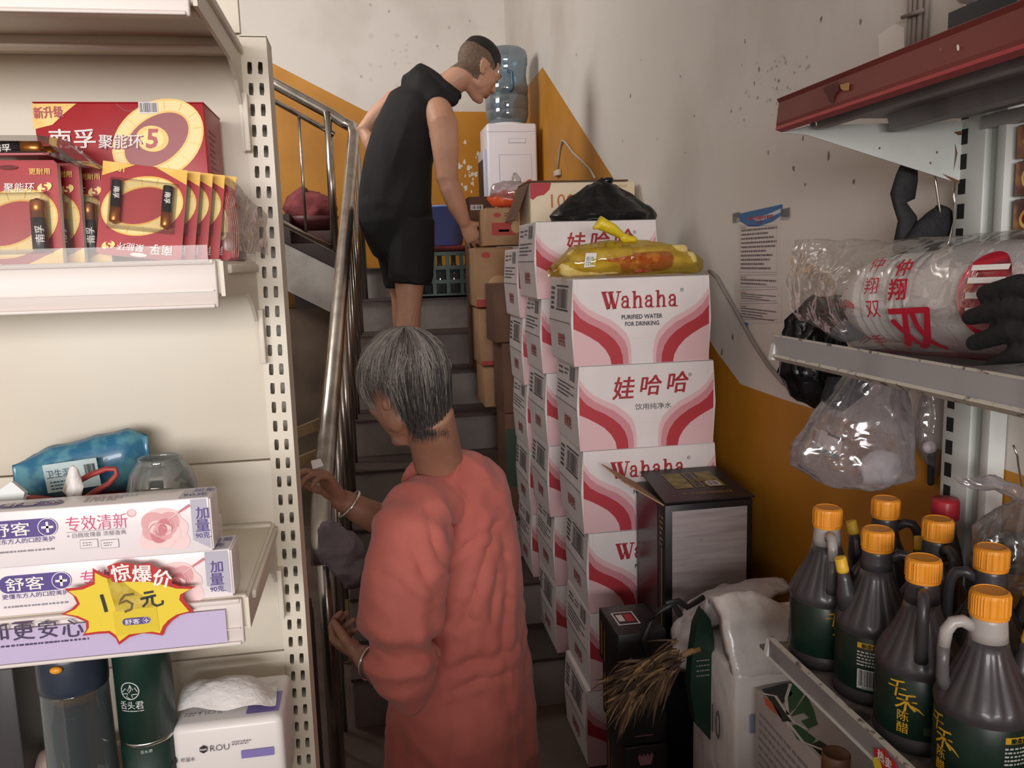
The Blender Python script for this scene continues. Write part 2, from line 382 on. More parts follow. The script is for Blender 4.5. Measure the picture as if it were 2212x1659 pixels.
# ------------------------------------------------------------------ stainless railing
STEEL = mat('stainless_steel', 'c9c4bd', .22, metal=1.0, vs=14, hx2='a39c94', stretch=(1, 1, .15))
N = atY(766, 272, 4.72); B = atY(692, 1120, 2.35)
ra = thing('stair_railing', 'stainless steel stair railing with round handrail and thin balusters', 'railing', (B.x, B.y, 0))
m = MB(); d = (N - B).normalized()
m.tube([V((B.x, B.y - .05, B.z - .12)), V((B.x, B.y - .01, B.z - .04)), B + d * .05] + [B + (N - B) * t for t in (.2, .4, .6, .8, .95)] + [N + V((-.01, .02, -.005)), N + V((-.05, .05, .02))], .031, STEEL, 16)
m.build('handrail', ra)
U = atY(600, 182, 4.77)
m = MB(); d2 = (U - N); m.tube([N + V((-.01, .04, .0)), N + V((-.06, .05, .025))] + [N + V((0, .05, 0)) + d2 * t for t in (.3, .6, 1.0, 2.2)], .03, STEEL, 16); m.build('handrail', ra)
def rail_at(y): t = (y - B.y) / (N.y - B.y); return B + (N - B) * t
def step_z(y): return 0 if y < Y0 else min(ZL, RISE * (int((y - Y0) / RUN) + 1)) + .012
for y, r in ((2.38, .024), (3.32, .02), (4.72, .024)):
    p = rail_at(y); m = MB(); m.tube([(p.x, p.y, step_z(y)), (p.x, p.y, p.z)], r, STEEL, 12); m.build('post', ra)
for y in (2.5, 2.62, 2.76, 2.9, 3.04, 3.18, 3.46, 3.6, 3.74, 3.88, 4.02, 4.16, 4.3, 4.44, 4.58):
    p = rail_at(y); m = MB(); m.tube([(p.x, p.y, step_z(y) + .0), (p.x, p.y, p.z)], .009, STEEL, 8); m.build('baluster', ra)
m = MB(); m.tube([rail_at(2.4) - V((0, 0, .14)), rail_at(4.7) - V((0, 0, .14))], .012, STEEL, 8); m.build('lower_rail', ra)
# second flight's infill
sl2 = (U.z - N.z) / (U.x - N.x)
def rz(x, off): return N.z + sl2 * (x - N.x) + off
for px, r, nm in ((716, .022, 'post'), (655, .008, 'baluster'), (590, .008, 'baluster')):
    p = atY(px, 400, 4.77); m = MB(); m.tube([(p.x, 4.77, rz(p.x, -.74)), (p.x, 4.77, rz(p.x, 0 if nm == 'post' else -.1))], r, STEEL, 12); m.build(nm, ra)
for off, r in ((-.1, .014), (-.74, .016)):
    m = MB(); m.tube([(-.14, 4.77, rz(-.14, off)), (-1.0, 4.77, rz(-1.0, off))], r, STEEL, 10); m.build('lower_rail', ra)

# unseen counter, added behind the camera to shade the low aisle
WOODC = mat('counter_wood', '6e5844', .6, vs=6, hx2='5a4636', stretch=(1, 1, 5))
t = thing('added_counter', 'brown wooden counter added out of view behind the camera to shade the low aisle', 'counter', (.05, -.78, 0))
m = MB(); m.box((-.95, -1.0, .001), (.98, -.58, 1.09), WOODC, .004); m.build('body', t)
m = MB(); m.box((-.98, -1.03, 1.091), (1.0, -.55, 1.12), WOODC, .004); m.build('countertop', t)
# ================================================================== cream shelving unit on the left
CREAM = mat('cream_enamel', 'dfd7c7', .42, vs=3, hx2='d6ccba', lo=.45, hi=.8)
CREAM2 = mat('cream_enamel_fold', 'ded6c8', .45); RAILW = mat('price_rail_plastic', 'ddd3cd', .35); SLOT = mat('slot_dark', '3a3a3a', .8)
PB = 1.13; XR = -.142
def FRONT(y): return Fr((0, y, 0), (1, 0, 0), (0, 0, 1))
def PX(px, py, y): p = atY(px, py, y); return (p.x, p.z)
su = thing('shelving_unit', 'cream metal shop shelving unit with slotted upright beside the stair railing', 'shelving unit', (-.5, PB, 0))
zs = [.18, .4515, .723, .9945, 1.266, 1.5375, 1.809]
for a, b in zip(zs, zs[1:] + [2.08]):
    m = MB(); m.box((-.98, PB, a + .0012), (XR + .001, PB + .012, b - .0012), CREAM, .0008); m.build('back_panel', su)
# slotted upright: real holes in two rows
def slotted(m, x0, x1, z0, z1, y, cols, pitch, sw, sh, mt, fr=None, n=12):
    fr = fr or FRONT(y); xs = [x0 + (x1 - x0) * k / cols for k in range(cols + 1)]; k = 0; z = z0
    while z + pitch <= z1 + 1e-6:
        for c in range(cols):
            a0, a1 = xs[c], xs[c + 1]; cx = (a0 + a1) / 2; cz = z + pitch / 2; o = []; i = []
            for j in range(n):
                t = 2 * math.pi * (j + .5) / n; u, v = math.cos(t), math.sin(t); q = max(abs(u), abs(v)); u, v = u / q, v / q
                o.append((cx + u * (a1 - a0) / 2, cz + v * pitch / 2))
                r = .78 if abs(u) > .5 and abs(v) > .5 else 1
                i.append((cx + u * sw / 2 * (.72 if r < 1 and abs(v) >= abs(u) else 1), cz + v * sh / 2 * (.9 if r < 1 and abs(u) > abs(v) else 1)))
            vs = [fr(*p) for p in o] + [fr(*p) for p in i] + [fr(p[0], p[1], -.004) for p in i]
            fs = [(j, (j + 1) % n, n + (j + 1) % n, n + j) for j in range(n)] + [(n + j, n + (j + 1) % n, 2 * n + (j + 1) % n, 2 * n + j) for j in range(n)]
            # square outer corners
            m.add(vs, fs, mt)
        z += pitch
    return z
m = MB(); zt = slotted(m, XR + .003, XR + .029, .155, 1.800, PB - .001, 2, .0254, .0058, .0150, CREAM)
x0, x1 = XR, XR + .032
for c in (XR + .0015, XR + .0305): m.box((c - .0015, PB - .001, .12), (c + .0015, PB + .06, 1.806), CREAM)
m.box((x0 + .003, PB - .001, zt), (x1 - .003, PB + .002, 1.806), CREAM); m.box((x0 + .003, PB - .001, .12), (x1 - .003, PB + .001, .155), CREAM)
m.box((x0 + .003, PB + .056, .12), (x1 - .003, PB + .06, 1.806), CREAM2); m.box((x0, PB - .001, 1.805), (x1, PB + .06, 1.808), CREAM)
m.box((x0, .86, 0), (x1, PB + .06, .12), CREAM, .004)
m.build('upright', su)
def shelf(z, yf, label=None, ribs=True, lip=.045):
    m = MB(); m.box((-.98, yf + .012, z - .014), (XR - .004, PB - .002, z), CREAM, .002)
    m.box((-.98, yf + .004, z - .032), (XR - .002, yf + .013, z + .003), CREAM, .002)
    if ribs:
        for y in (yf + .055, yf + .19): m.box((-.97, y, z - .024), (XR - .01, y + .035, z - .013), CREAM2, .003)
    m.box((-.98, PB - .014, z - .002), (XR - .004, PB - .003, z + .004), CREAM2, .0015)
    o = m.build('shelf', su)
    m = MB(); m.box((-.98, yf - .004, z - lip), (XR - .006, yf + .003, z + .002), RAILW, .0015)
    m.box((-.98, yf - .0075, z - lip), (XR - .009, yf - .003, z - lip + .004), RAILW, .001); m.box((-.98, yf - .007, z - lip * .63), (XR - .009, yf - .003, z - lip * .60), RAILW)
    m.box((-.98, yf - .006, z - .002), (XR - .008, yf - .003, z + .003), RAILW, .001)
    r = m.build('price_rail', o); 
    fy = Fr((XR - .004, 0, 0), (0, 1, 0), (0, 0, 1))
    m = MB(); pts = [(yf + .003, z + .001), (PB, z + .001), (PB, z - .125), (PB - .012, z - .13), (PB - .022, z - .075), (PB - .05, z - .052), (PB - .09, z - .036), (yf + .004, z - .034)]
    m.prism(pts, fy, 0, .004, CREAM2)
    m.box((XR - .004, yf + .03, z - .012), (XR + .004, PB - .01, z - .002), CREAM2, .002); m.box((XR - .001, PB - .02, z - .13), (XR + .006, PB, z - .06), CREAM2, .001)
    m.build('bracket', su); return o, r
S1, S2, S3, S4 = 1.795, 1.527, 1.177, .864
shelf(S1, .845); shelf(S2, .874); o3, r3 = shelf(S3, .868, lip=.047); shelf(S4, .868)
CLEAR = glassy('clear_plastic', 'f6f4f2', .10, .04, .28); FENCE = glassy('fence_plastic', 'f6f4f2', .03, .015, .3); BLIS = glassy('blister_plastic', 'fbf9f6', .015, .03, .15)
m = MB(); m.box((-.98, .8665, S2), (XR - .012, .868, S2 + .017), FENCE); m.build('clear_fence', su)
LAV = mat('lavender_print', 'c3b5d6', .45); LAVD = mat('lavender_ink', '4a3c5c', .5)
yy = .8592; f = FRONT(yy); m = MB()
a = PX(-160, 1335, yy); b = PX(486, 1316, yy); z0 = S3 - .0415; z1 = S3 - .006
m.box((-.95, yy, z0), (b[0], yy + .0012, z1), LAV)
for ch, px, py in (('加', -4, 1366), ('更', 51, 1364), ('安', 104, 1360), ('心', 157, 1358)):
    q = PX(px, py, yy); m.text(ch, f, q[0], q[1] + .001, .0185, LAVD, .012)
q = PX(3, 1402, yy); m.fine(f, q[0], q[1] + .0005, .082, .004, 1, LAVD, seed=5)
m.build('shelf_strip', r3, label='lavender advertising strip')
# ------------------------------------------------------------------ batteries
BRED = mat('battery_red', 'b0242c', .38, vs=30, hx2='a31e27'); BDK = mat('battery_maroon', '8c1c22', .38); GOLD = mat('battery_gold', 'eeb23c', .4, vs=25, hx2='f6d679', lo=.35, hi=.65)
CREAMY = mat('ring_cream', 'f3dc95', .4); COPPER = mat('copper_wrap', 'b8743a', .3, metal=.8); BLK = mat('black_wrap', '2a2326', .3); CARD = mat('card_white', 'f2eeee', .5)
ORG = mat('glow_yellow', 'ffe08a', .4)
def ring(m, f, a, b, r, rot=.6, ir=.62, maroon=True):
    m.ell(f, a, b, r * 1.04, r * .76, GOLD, .0006, rot, 40); m.ell(f, a, b, r * 1.0, r * .72, CREAMY, .0008, rot, 40); m.ell(f, a - .03 * r, b, r * .80, r * .49, GOLD, .0010, rot, 40)
    m.ell(f, a - .03 * r, b, r * .76, r * .45, BDK if maroon else BRED, .0012, rot, 40)
    for k in range(14):
        t = 6.283 * k / 14; c, q = math.cos(rot), math.sin(rot)
        def pt(s, e): x, y = r * s * math.cos(t), r * e * math.sin(t); return (a + x * c - y * q, b + x * q + y * c)
        m.stroke([pt(.82, .52), pt(1.0, .72)], r * .014, f, GOLD, .0013)
bx = thing('battery_display_box', 'big red battery display box with yellow ring at the back of the shelf', 'box', (-.265, 1.05, S2))
yb = 1.005; f = FRONT(yb); A = PX(70, 222, yb); B2 = PX(438, 214, yb); zt = A[1]
m = MB(); m.box((A[0], yb, S2 + .001), (B2[0], PB - .018, zt), BRED, .0012)
q = PX(338, 272, yb); 
# ring, trimmed to the face
m.ell(f, q[0], q[1], .0, .0, BRED)
q = PX(342, 303, yb); ring(m, f, q[0], q[1], .0515, .62)
q = PX(330, 300, yb); m.ell(f, q[0], q[1], .017, .014, GOLD, .0014); m.ell(f, q[0], q[1], .012, .010, ORG, .0016); m.text('5', f, q[0], q[1], .021, BRED, .03, off=.0019, slant=.15)
q = PX(158, 300, yb); m.text('南孚', f, q[0], q[1], .020, WHITE, .018, w=.047, off=.0016); q = PX(261, 306, yb); m.text('聚能环', f, q[0] + .0006, q[1] - .0008, .0155, BDK, .03, w=.0465, off=.0016, slant=.12); m.text('聚能环', f, q[0], q[1], .015, WHITE, .012, w=.045, off=.0019, slant=.12)
c0 = PX(70, 224, yb); c1 = PX(165, 224, yb); c2 = PX(72, 280, yb)
m.poly([c0, c2, (c2[0] + .02, c2[1] + .005), (c1[0] - .014, c1[1] - .011), c1], f, GOLD, .0006)
q = PX(105, 243, yb); m.text('新升级', f, q[0], q[1], .012, BRED, .03, w=.03, off=.0010, rot=.06)
q = PX(321, 233, yb); m.barcode(f, q[0] - .009, q[1] - .005, .018, .010, INK, CARD, .0022)
m.stroke([(f_ + (A[0] + .085), zt - .001 - .008 * math.sin(math.pi * k / 10)) for k, f_ in enumerate([.0026 * j for j in range(11)])], .0006, f, BDK, .0012)
fs = Fr((B2[0], 0, 0), (0, 1, 0), (0, 0, 1)); m.fine(fs, 1.03, 1.62, .045, .06, 9, mat('faint_print', 'b9686a', .5), seed=4); m.barcode(fs, 1.055, 1.56, .03, .05, INK, mat('box_side_label', 'b59a96', .5), n=20)
m.build('printed_carton', bx)
m = MB(); m.box((A[0] - .0005, yb - .0005, zt), (B2[0] + .0005, PB - .017, zt + .0012), BRED, .0005); m.build('lid', bx)
def battery(m, p, d, r, L, txt=True):
    p = V(p); d = V(d).normalized(); prof = [(.0, 0), (r * .9, 0), (r, .001), (r, L * .62)]; M = Matrix.Translation(p) @ d.to_track_quat('Z', 'Y').to_matrix().to_4x4()
    m.lathe(prof, BLK, 16, M); m.lathe([(r, L * .62), (r, L - .003), (r * .85, L - .0015), (r * .36, L - .001), (r * .34, L)], COPPER, 16, M)
    if txt:
        u = d; n = (CAM - p).normalized(); vv = n.cross(u).normalized(); n = u.cross(vv)
        m.text('南孚', Fr(p + n * (r * .95), u, vv), L * .3, 0, r * 1.1, WHITE, .02, off=.0008)
def card(name, label, o, u, v, wd, ht, up, br, bl, bats=2, group=None, th=.0035):
    """blister card: bottom-left o; print upright or upside down"""
    t = thing(name, label, 'batteries', o, group); f = Fr(o, u, v)
    m = MB(); vs = [f(a, b, c) for c in (0, -th) for a, b in ((.003, 0), (wd - .003, 0), (wd, .003), (wd, ht - .003), (wd - .003, ht), (.003, ht), (0, ht - .003), (0, .003))]
    m.add(vs, [tuple(range(8))] , BRED); m.add(vs, [tuple(reversed(range(8, 16)))] + [(i, 8 + i, 8 + (i + 1) % 8, (i + 1) % 8) for i in range(8)], CARD)
    cy = ht * (.56 if not up else .40); rr = wd * .47
    ring(m, f, wd * .5, cy, rr * 1.02, .42, maroon=False)
    for sx in (0, 1):   # gold swirls in the corners
        y = 0 if up else ht; s = 1 if up else -1
        m.poly([(wd * (1 - sx) if 0 else (wd if sx else 0), y), ((wd if sx else 0), y + s * ht * .16), ((wd * .62 if sx else wd * .38), y + s * .0005)], f, GOLD, .0007)
    ty = ht * (.74 if up else .10)
    R = 0 if up else math.pi; sg = 1 if up else -1
    m.text('南孚', f, wd * .5 - sg * wd * .26, ty, wd * .13, WHITE, .015, off=.0016, rot=R); m.text('聚能环', f, wd * .5 + sg * wd * .10, ty, wd * .10, WHITE, .01, off=.0016, rot=R, slant=.12)
    m.ell(f, wd * .5 + sg * wd * .36, ty, wd * .08, wd * .05, ORG, .0014, .4); m.text('5', f, wd * .5 + sg * wd * .36, ty, wd * .11, BRED, .03, off=.0018, rot=R)
    m.text('10' if not up else '更耐用', f, wd * (.22 if not up else .82), ht * (.93 if not up else .89), wd * .07, GOLD, .02, off=.0012, rot=R)
    m.ell(f, wd * .5, ht * (.93 if up else .025), wd * .10, wd * .025, mat('hang_hole', '6e1a1f', .6) if up else CARD, .0018)
    m.build('card', t)
    fb = f
    for k in range(bats):
        a = wd * (.2 + .6 * k / max(1, bats - 1)); c = br + .001; m = MB()
        battery(m, fb(a, cy + bl / 2, c) if not up else fb(a, cy - bl * .55, c), (fb.v * -1 if not up else fb.v), br, bl); m.build('battery', t)
    m = MB(); n = 8; a0, a1 = wd * .1, wd * .9; b0, b1 = cy - bl * .6, cy + bl * .6; h = br * 2.3
    vs = [f(a0, b0, .001), f(a1, b0, .001), f(a1, b1, .001), f(a0, b1, .001), f(a0 + .003, b0 + .003, h), f(a1 - .003, b0 + .003, h), f(a1 - .003, b1 - .003, h), f(a0 + .003, b1 - .003, h)]
    m.add(vs, [(4, 5, 6, 7), (0, 1, 5, 4), (1, 2, 6, 5), (2, 3, 7, 6), (3, 0, 4, 7)], BLIS, False); m.build('blister', t); return t
G = 'small battery cards in the right pile'
nm = ['frontmost', 'second', 'third', 'fourth', 'hindmost']
for i in range(5):
    q = PX(216, 566, .935); o = V((q[0] + .0098 * i, .924 + .0173 * i, S2 + .0125))
    card('battery_card', ['frontmost upside-down small battery card of the right pile, its two batteries in view', 'second small battery card of the right pile, just behind the frontmost', 'third small battery card of the right pile, its white edge showing', 'fourth small battery card of the right pile, third behind the frontmost', 'hindmost small battery card of the right pile, beside the red packet'][i],
         o, (1, .04, -.13), (.13, .16, 1), .082, .096, False, .0052, .0445, 2, G)
q = PX(140, 570, .905)
G2 = 'large battery cards in the left pile'
for i, (dx, dy, lab) in enumerate([(0, -.004, 'frontmost large battery card of the left pile, cut by the picture edge'), (.012, .022, 'middle large battery card of the left pile, only its white edge showing'), (.031, .048, 'hindmost large battery card of the left pile, yellow ring corner showing')]):
    card('battery_card', lab, V((q[0] - .088 + dx, .905 + dy, S2 + .002)), (1, .02, 0), (0.02, .1, 1), .088, .103, True, .0071, .0505, 2, G2, .0095)
t = thing('battery_blister_pack', 'clear battery blister pack lying flat on top of the left battery cards', 'batteries', (-.33, .95, S2 + .105))
zc = S2 + .1085; m = MB(); m.box((-.43, .905, zc), (-.302, .985, zc + .002), BRED); f = Fr((-.43, .905, zc + .002), (1, 0, 0), (0, 1, 0)); ring(m, f, .09, .04, .035); m.build('card', t)
for dy in (.02, .055):
    m = MB(); battery(m, (-.365, .905 + dy, zc + .0095), (1, .08, .0), .0071, .0505); m.build('battery', t)
m = MB(); pts = [(-.43, .003), (-.31, .003), (-.275, -.012), (-.285, -.004), (-.31, .018), (-.43, .019)]
vs = []; fsx = []
for i, y in enumerate((.9, .93, .96, .99)):
    for x, z in pts: vs.append((x + (.012 if i in (1, 2) else 0), y, zc + z + .001 * i))
for i in range(3):
    for j in range(5): fsx.append((i * 6 + j, i * 6 + j + 1, (i + 1) * 6 + j + 1, (i + 1) * 6 + j))
m.add(vs, fsx, glassy('smoky_blister', 'd9d2cc', .12, .12), True); m.build('blister', t)
t = thing('red_packet', 'red shrink-wrapped packet at the shelf end beside the battery cards', 'packet', (-.15, 1.0, S2))
a = PX(472, 410, 1.0); b = PX(509, 400, 1.0); m = MB(); m.box((a[0] - .012, 1.0, S2 + .001), (b[0] - .004, 1.06, a[1]), BRED, .004); f = FRONT(1.0)
for k in range(7): m.stroke([(a[0] + .001 + .0022 * k + .004 * math.sin(2.6 * j / 8 + .4), S2 + .006 + j * .0085) for j in range(9)], .0006, f, mat('orange_line', 'd8694a', .4), .001)
m.ell(f, a[0] - .002, S2 + .045, .010, .02, CREAMY, .0008); m.build('carton', t)
m = MB(); m.box((a[0] - .014, .998, S2 + .001), (b[0] - .002, 1.063, S2 + .035), CLEAR, .004); m.build('wrapping', t)
CLR2 = film('clear_bag_film', 'f4f0ec', .06, .05, .12, 'd8d0c8', 40, .5)
m = MB(); bl = []
for i in range(9):
    for j in range(9):
        u, v_ = i / 8, j / 8; bl.append((-.150 + .028 * u + .006 * v_, .955 + .12 * u * (1 - .2 * v_), S2 + .011 + .080 * v_ * (1 - .45 * u) ))
fsx = [(i * 9 + j, i * 9 + j + 1, (i + 1) * 9 + j + 1, (i + 1) * 9 + j) for i in range(8) for j in range(8)]
m.add(bl, fsx, CLR2, True); crump(m, .006, 30, 2); m.build('clear_bag', label='crumpled clear plastic bag beside the red packet at the shelf end', cat='bag')
# ------------------------------------------------------------------ toothpaste
TW = mat('toothpaste_white', 'efe8ea', .32, coat=.2); PUR = mat('logo_purple', '5a4a8e', .45); PINKT = mat('pink_text', 'd0608a', .45); SILV = mat('silver_panel', 'b9b6c4', .35)
R1, R2, R3 = mat('rose_pale', 'f0d3d3', .5), mat('rose_pink', 'e0a9ac', .5), mat('rose_deep', 'cc7f86', .5)
GREYP = mat('grey_print', '8f8a92', .5)
def rose(m, f, a, b, r):
    m.ell(f, a - .35 * r, b - .35 * r, r * .8, r * .55, R1, .0006, .5); m.ell(f, a + .5 * r, b - .5 * r, r * .7, r * .5, R1, .0007, -.5); m.ell(f, a, b + .45 * r, r * .85, r * .55, R1, .0008)
    rr = random.Random(2)
    for k in range(16):
        s = 1 - k / 16; t = 2.4 * k; m.ell(f, a + .38 * r * s * math.cos(t), b + .30 * r * s * math.sin(t), r * (.25 + .5 * s), r * (.18 + .42 * s), (R2, R1, R2, R3)[k % 4] if k > 3 else (R1, R2)[k % 2], .0009 + k * .00008, t)
    for k in range(11):
        t0 = 1.9 * k; s = .95 - .075 * k; m.stroke([(a + .52 * r * s * math.cos(t0 + .22 * j) * (1 + .05 * j), b + .42 * r * s * math.sin(t0 + .22 * j) * (1 + .05 * j)) for j in range(7)], [r * .004, r * .03, r * .04, r * .045, r * .04, r * .03, r * .004], f, R3 if k % 2 else R2, .0024)
def logo(m, f, a, b, w):
    h = w * .27
    pts = [(a - w / 2 + h / 2 + h / 2 * math.cos(t), b + h / 2 * math.sin(t)) for t in [math.pi / 2 + math.pi * k / 10 for k in range(11)]] + [(a + w / 2 - h / 2 + h / 2 * math.cos(t), b + h / 2 * math.sin(t)) for t in [-math.pi / 2 + math.pi * k / 10 for k in range(11)]]
    m.poly(pts, f, PUR, .0010); m.text('舒客', f, a - w * .14, b, h * .74, WHITE, .02, w=w * .53, off=.0013)
    m.ell(f, a + w * .36, b, h * .5, h * .5, WHITE, .0012); m.ell(f, a + w * .36, b, h * .46, h * .46, PUR, .0014)
    k = h * .3; g = h * .065; m.rect(f, a + w * .36 - k, b - g, a + w * .36 + k, b + g, WHITE, .0017); m.rect(f, a + w * .36 - g, b - k, a + w * .36 + g, b + k, WHITE, .0017)
def toothpaste(label, yf, zb, h, dpx, dpy, xr, dep):
    """art laid out from the upper box's look; dpx, dpy move it for the lower one"""
    t = thing('toothpaste_box', label, 'toothpaste', (-.3, yf + .02, zb)); m = MB(); f = FRONT(yf)
    m.box((-.46, yf, zb), (xr, yf + dep, zb + h), TW, .0012)
    def P(px, py): x, z = PX(px + dpx, py + dpy, yf); return x, z
    a0 = P(412, 1100); m.rect(f, a0[0], zb + .014, xr - .002, zb + h - .001, SILV, .0007)
    m.poly([(a0[0], zb + .014), (xr - .002, zb + .014), (xr - .002, zb + .004)], f, SILV, .0007)
    q = P(352, 1142); rose(m, f, q[0], q[1], .022)
    q1, q2 = P(362, 1122), P(410, 1090); m.stroke([q1, q2], [.001, .003], f, R3, .0024); m.stroke([q1, ((q1[0] + q2[0]) / 2, (q1[1] + q2[1]) / 2)], [.0006, .0014], f, R1, .0026)
    q = P(284, 1108); m.ell(f, q[0], q[1], .0045, .0042, R2, .0008); m.ell(f, q[0] + .0006, q[1] + .0006, .0036, .0034, R1, .0009)
    q = P(437, 1107); m.text('加', f, q[0], q[1], .0125, PUR, .02); q = P(438, 1134); m.text('量', f, q[0], q[1], .0125, PUR, .02); q = P(440, 1155); m.text('90克.', f, q[0], q[1], .0066, PUR, .01)
    q = P(209, 1128); m.text('专效清新', f, q[0], q[1], .0155, PINKT, -.004, w=.058)
    q = P(209, 1153); m.text('+ 白桃玫瑰香 浓郁香爽', f, q[0], q[1], .0052, GREYP, .0, w=.056); m.rect(f, q[0] - .028, q[1] + .0035, q[0] + .028, q[1] + .0039, GREYP, .0008)
    for px in (193, 238):
        q = P(px, 1174); m.rect(f, q[0] - .0085, q[1] - .0045, q[0] + .0085, q[1] + .0045, GREYP, .0007); m.rect(f, q[0] - .0080, q[1] - .0040, q[0] + .0080, q[1] + .0040, TW, .0009); m.fine(f, q[0] - .006, q[1] - .0025, .009, .005, 2, GREYP, .0011, px)
    q = P(46, 1142); logo(m, f, q[0], q[1], .068); q = P(46, 1168); m.text('更懂东方人的口腔美护', f, q[0], q[1], .0052, PUR, .0, w=.062); q = P(48, 1190); m.fine(f, q[0] - .03, q[1] - .002, .06, .004, 1, GREYP, seed=8)
    ft = Fr((0, yf, zb + h), (1, 0, 0), (0, 1, 0)); m.rect(ft, a0[0] - .012, .002, xr - .002, dep - .004, SILV, .0006)
    m.text('90克', ft, (a0[0] + xr) / 2 - .006, dep * .3, .012, PUR, .0, w=.024); m.text('加量', ft, (a0[0] + xr) / 2, dep * .68, .012, PUR, .0, w=.022); q = P(55, 1142); logo(m, ft, q[0], dep * .45, .062); m.fine(ft, q[0] + .05, dep * .3, .05, dep * .4, 3, GREYP, seed=12)
    fe = Fr((xr, yf, zb), (0, 1, 0), (0, 0, 1)); m.barcode(fe, dep * .25, h * .25, dep * .4, h * .5, INK, None); m.build('carton', t)
    m = MB(); m.box((xr - .0002, yf + .002, zb + .002), (xr + .0012, yf + dep - .002, zb + h - .002), TW, .0004); m.build('end_flap', t); return t
hb = .0515
toothpaste('lower white toothpaste box behind the yellow price burst', .872, S3 + .003, hb, 31, 116, -.157, .048)
toothpaste('upper white toothpaste box with a pink rose on its front', .868, S3 + .0035 + hb, .0575, 0, 0, -.173, .044)
# price burst
ys = .8562; f = FRONT(ys)
def Z3(x, y): return PX(x * .36707, 1050 + y * .36707, ys)
out = [(358, 755), (420, 725), (452, 690), (430, 645), (378, 606), (470, 595), (545, 562), (545, 485), (600, 515), (650, 532), (760, 545), (890, 545), (1000, 570), (1060, 590), (1150, 592), (1085, 628), (1078, 662), (1140, 738), (1060, 760), (1010, 795), (975, 835), (958, 880), (900, 870), (840, 866), (760, 890), (700, 935), (680, 895), (640, 866), (570, 870), (485, 882), (508, 845), (505, 800), (440, 770)]
YEL = mat('burst_yellow', 'e9cf3c', .4); BR = mat('burst_red', 'bd2f2c', .4)
t = thing('price_burst_sign', 'yellow star-burst price sign reading 15 yuan, clipped on the shelf edge', 'price sign', V(atY(270, 1390, ys)))
m = MB(); m.prism([Z3(*p) for p in out], f, 0, -.0008, BR); cx, cy = 745, 715
m.poly([Z3(cx + (x - cx) * .93 + 0, cy + (y - cy) * .90) for x, y in out], f, YEL, .0005)
m.poly([Z3(*p) for p in [(632, 470), (690, 448), (760, 452), (800, 462), (880, 452), (960, 500), (1020, 545), (1000, 592), (960, 570), (900, 555), (850, 560), (760, 556), (700, 568), (660, 560)]], f, BR, .0009)
for ch, x, y, r in (('惊', 712, 507, .08), ('爆', 838, 512, -.06), ('价', 957, 540, -.3)):
    q = Z3(x, y); m.text(ch, f, q[0], q[1], .0175, WHITE, .03, rot=r, off=.0013)
TAPE = mat('tape_yellow', 'b99c2f', .25, vs=60, hx2='d8c264'); q = [Z3(*p) for p in [(630, 545), (690, 535), (770, 600), (920, 690), (915, 740), (690, 755), (655, 640)]]; m.poly(q, f, TAPE, .0008)  # tape piece mottled in two yellows
MK = mat('marker', '2c2c30', .6)
m.stroke([Z3(598, 636), Z3(612, 680), Z3(628, 738)], .0032, f, MK, .0014)
m.stroke([Z3(790, 632), Z3(735, 640), Z3(715, 665), Z3(700, 690), Z3(745, 672), Z3(780, 690), Z3(775, 722), Z3(735, 738)], .0026, f, mat('marker_faint', '6d5a28', .6), .0012)
m.stroke([Z3(848, 628), Z3(905, 618)], .0024, f, MK, .0014); m.stroke([Z3(828, 662), Z3(918, 640)], .0026, f, MK, .0014); m.stroke([Z3(868, 655), Z3(868, 680), Z3(842, 708)], .0022, f, MK, .0014); m.stroke([Z3(895, 650), Z3(900, 690), Z3(925, 702), Z3(958, 690), Z3(958, 670)], .0024, f, MK, .0014)
m.build('card', t); m = MB(); q = Z3(806, 790); m.prism([(q[0] - .021, q[1] - .014), (q[0] + .021, q[1] - .013), (q[0] + .020, q[1] + .013), (q[0] - .022, q[1] + .012)], f, .0011, .0006, mat('sticker_yellow', 'dfc63f', .3)); logo(m, Fr(V((0, ys - .0008, 0)), (1, 0, 0), (0, 0, 1)), q[0], q[1], .027); m.build('sticker', t)
# ------------------------------------------------------------------ behind the toothpaste
BLU = mat('wipes_blue', '2f6f93', .3, vs=40, hx2='5c97a8', lo=.45, hi=.6, coat=.3); PALE = mat('wipes_label', 'b9cdd0', .4)
t = thing('wet_wipes_pack', 'blue plastic pack of wipes lying in the red basket', 'pack', V(atY(180, 1060, 1.05)))
m = MB(); n1, n2 = 26, 12; vs = []
c0 = atY(28, 1035, 1.06); c1 = atY(325, 985, 1.08)
for i in range(n1 + 1):
    u = i / n1
    for j in range(n2):
        a = 2 * math.pi * j / n2; e = max(.03, min(1, 3.5 * u)) * max(.06, min(1, 7 * (1 - u))); hh = .028 + .014 * u
        p = c0 + (c1 - c0) * u; vs.append((p.x, p.y + .022 * math.cos(a) * e, p.z + .0 + hh * math.sin(a) * (.62 + .38 * e)))
m.add(vs, [(i * n2 + j, i * n2 + (j + 1) % n2, (i + 1) * n2 + (j + 1) % n2, (i + 1) * n2 + j) for i in range(n1) for j in range(n2)] + [tuple(range(n2)), tuple(reversed([n1 * n2 + j for j in range(n2)]))], BLU, True)
crump(m, .002, 40, 5); m.build('pouch', t)
u_ = (c1 - c0).normalized(); f = Fr(c0 + V((0, -.0255, 0)), (u_.x, 0, u_.z), (-u_.z, 0, u_.x)); m = MB(); m.rect(f, .045, -.018, .105, .016, PALE, 0, 4); m.text('卫生湿巾', f, .065, .004, .010, mat('wipes_ink', '33566a', .5), .0, w=.035); m.fine(f, .05, -.016, .035, .012, 3, mat('wipes_ink', '33566a', .5), .0008); m.barcode(f, .09, -.004, .012, .014, INK); m.build('label_panel', t)
BASK = mat('basket_red', '9e3d3a', .45)
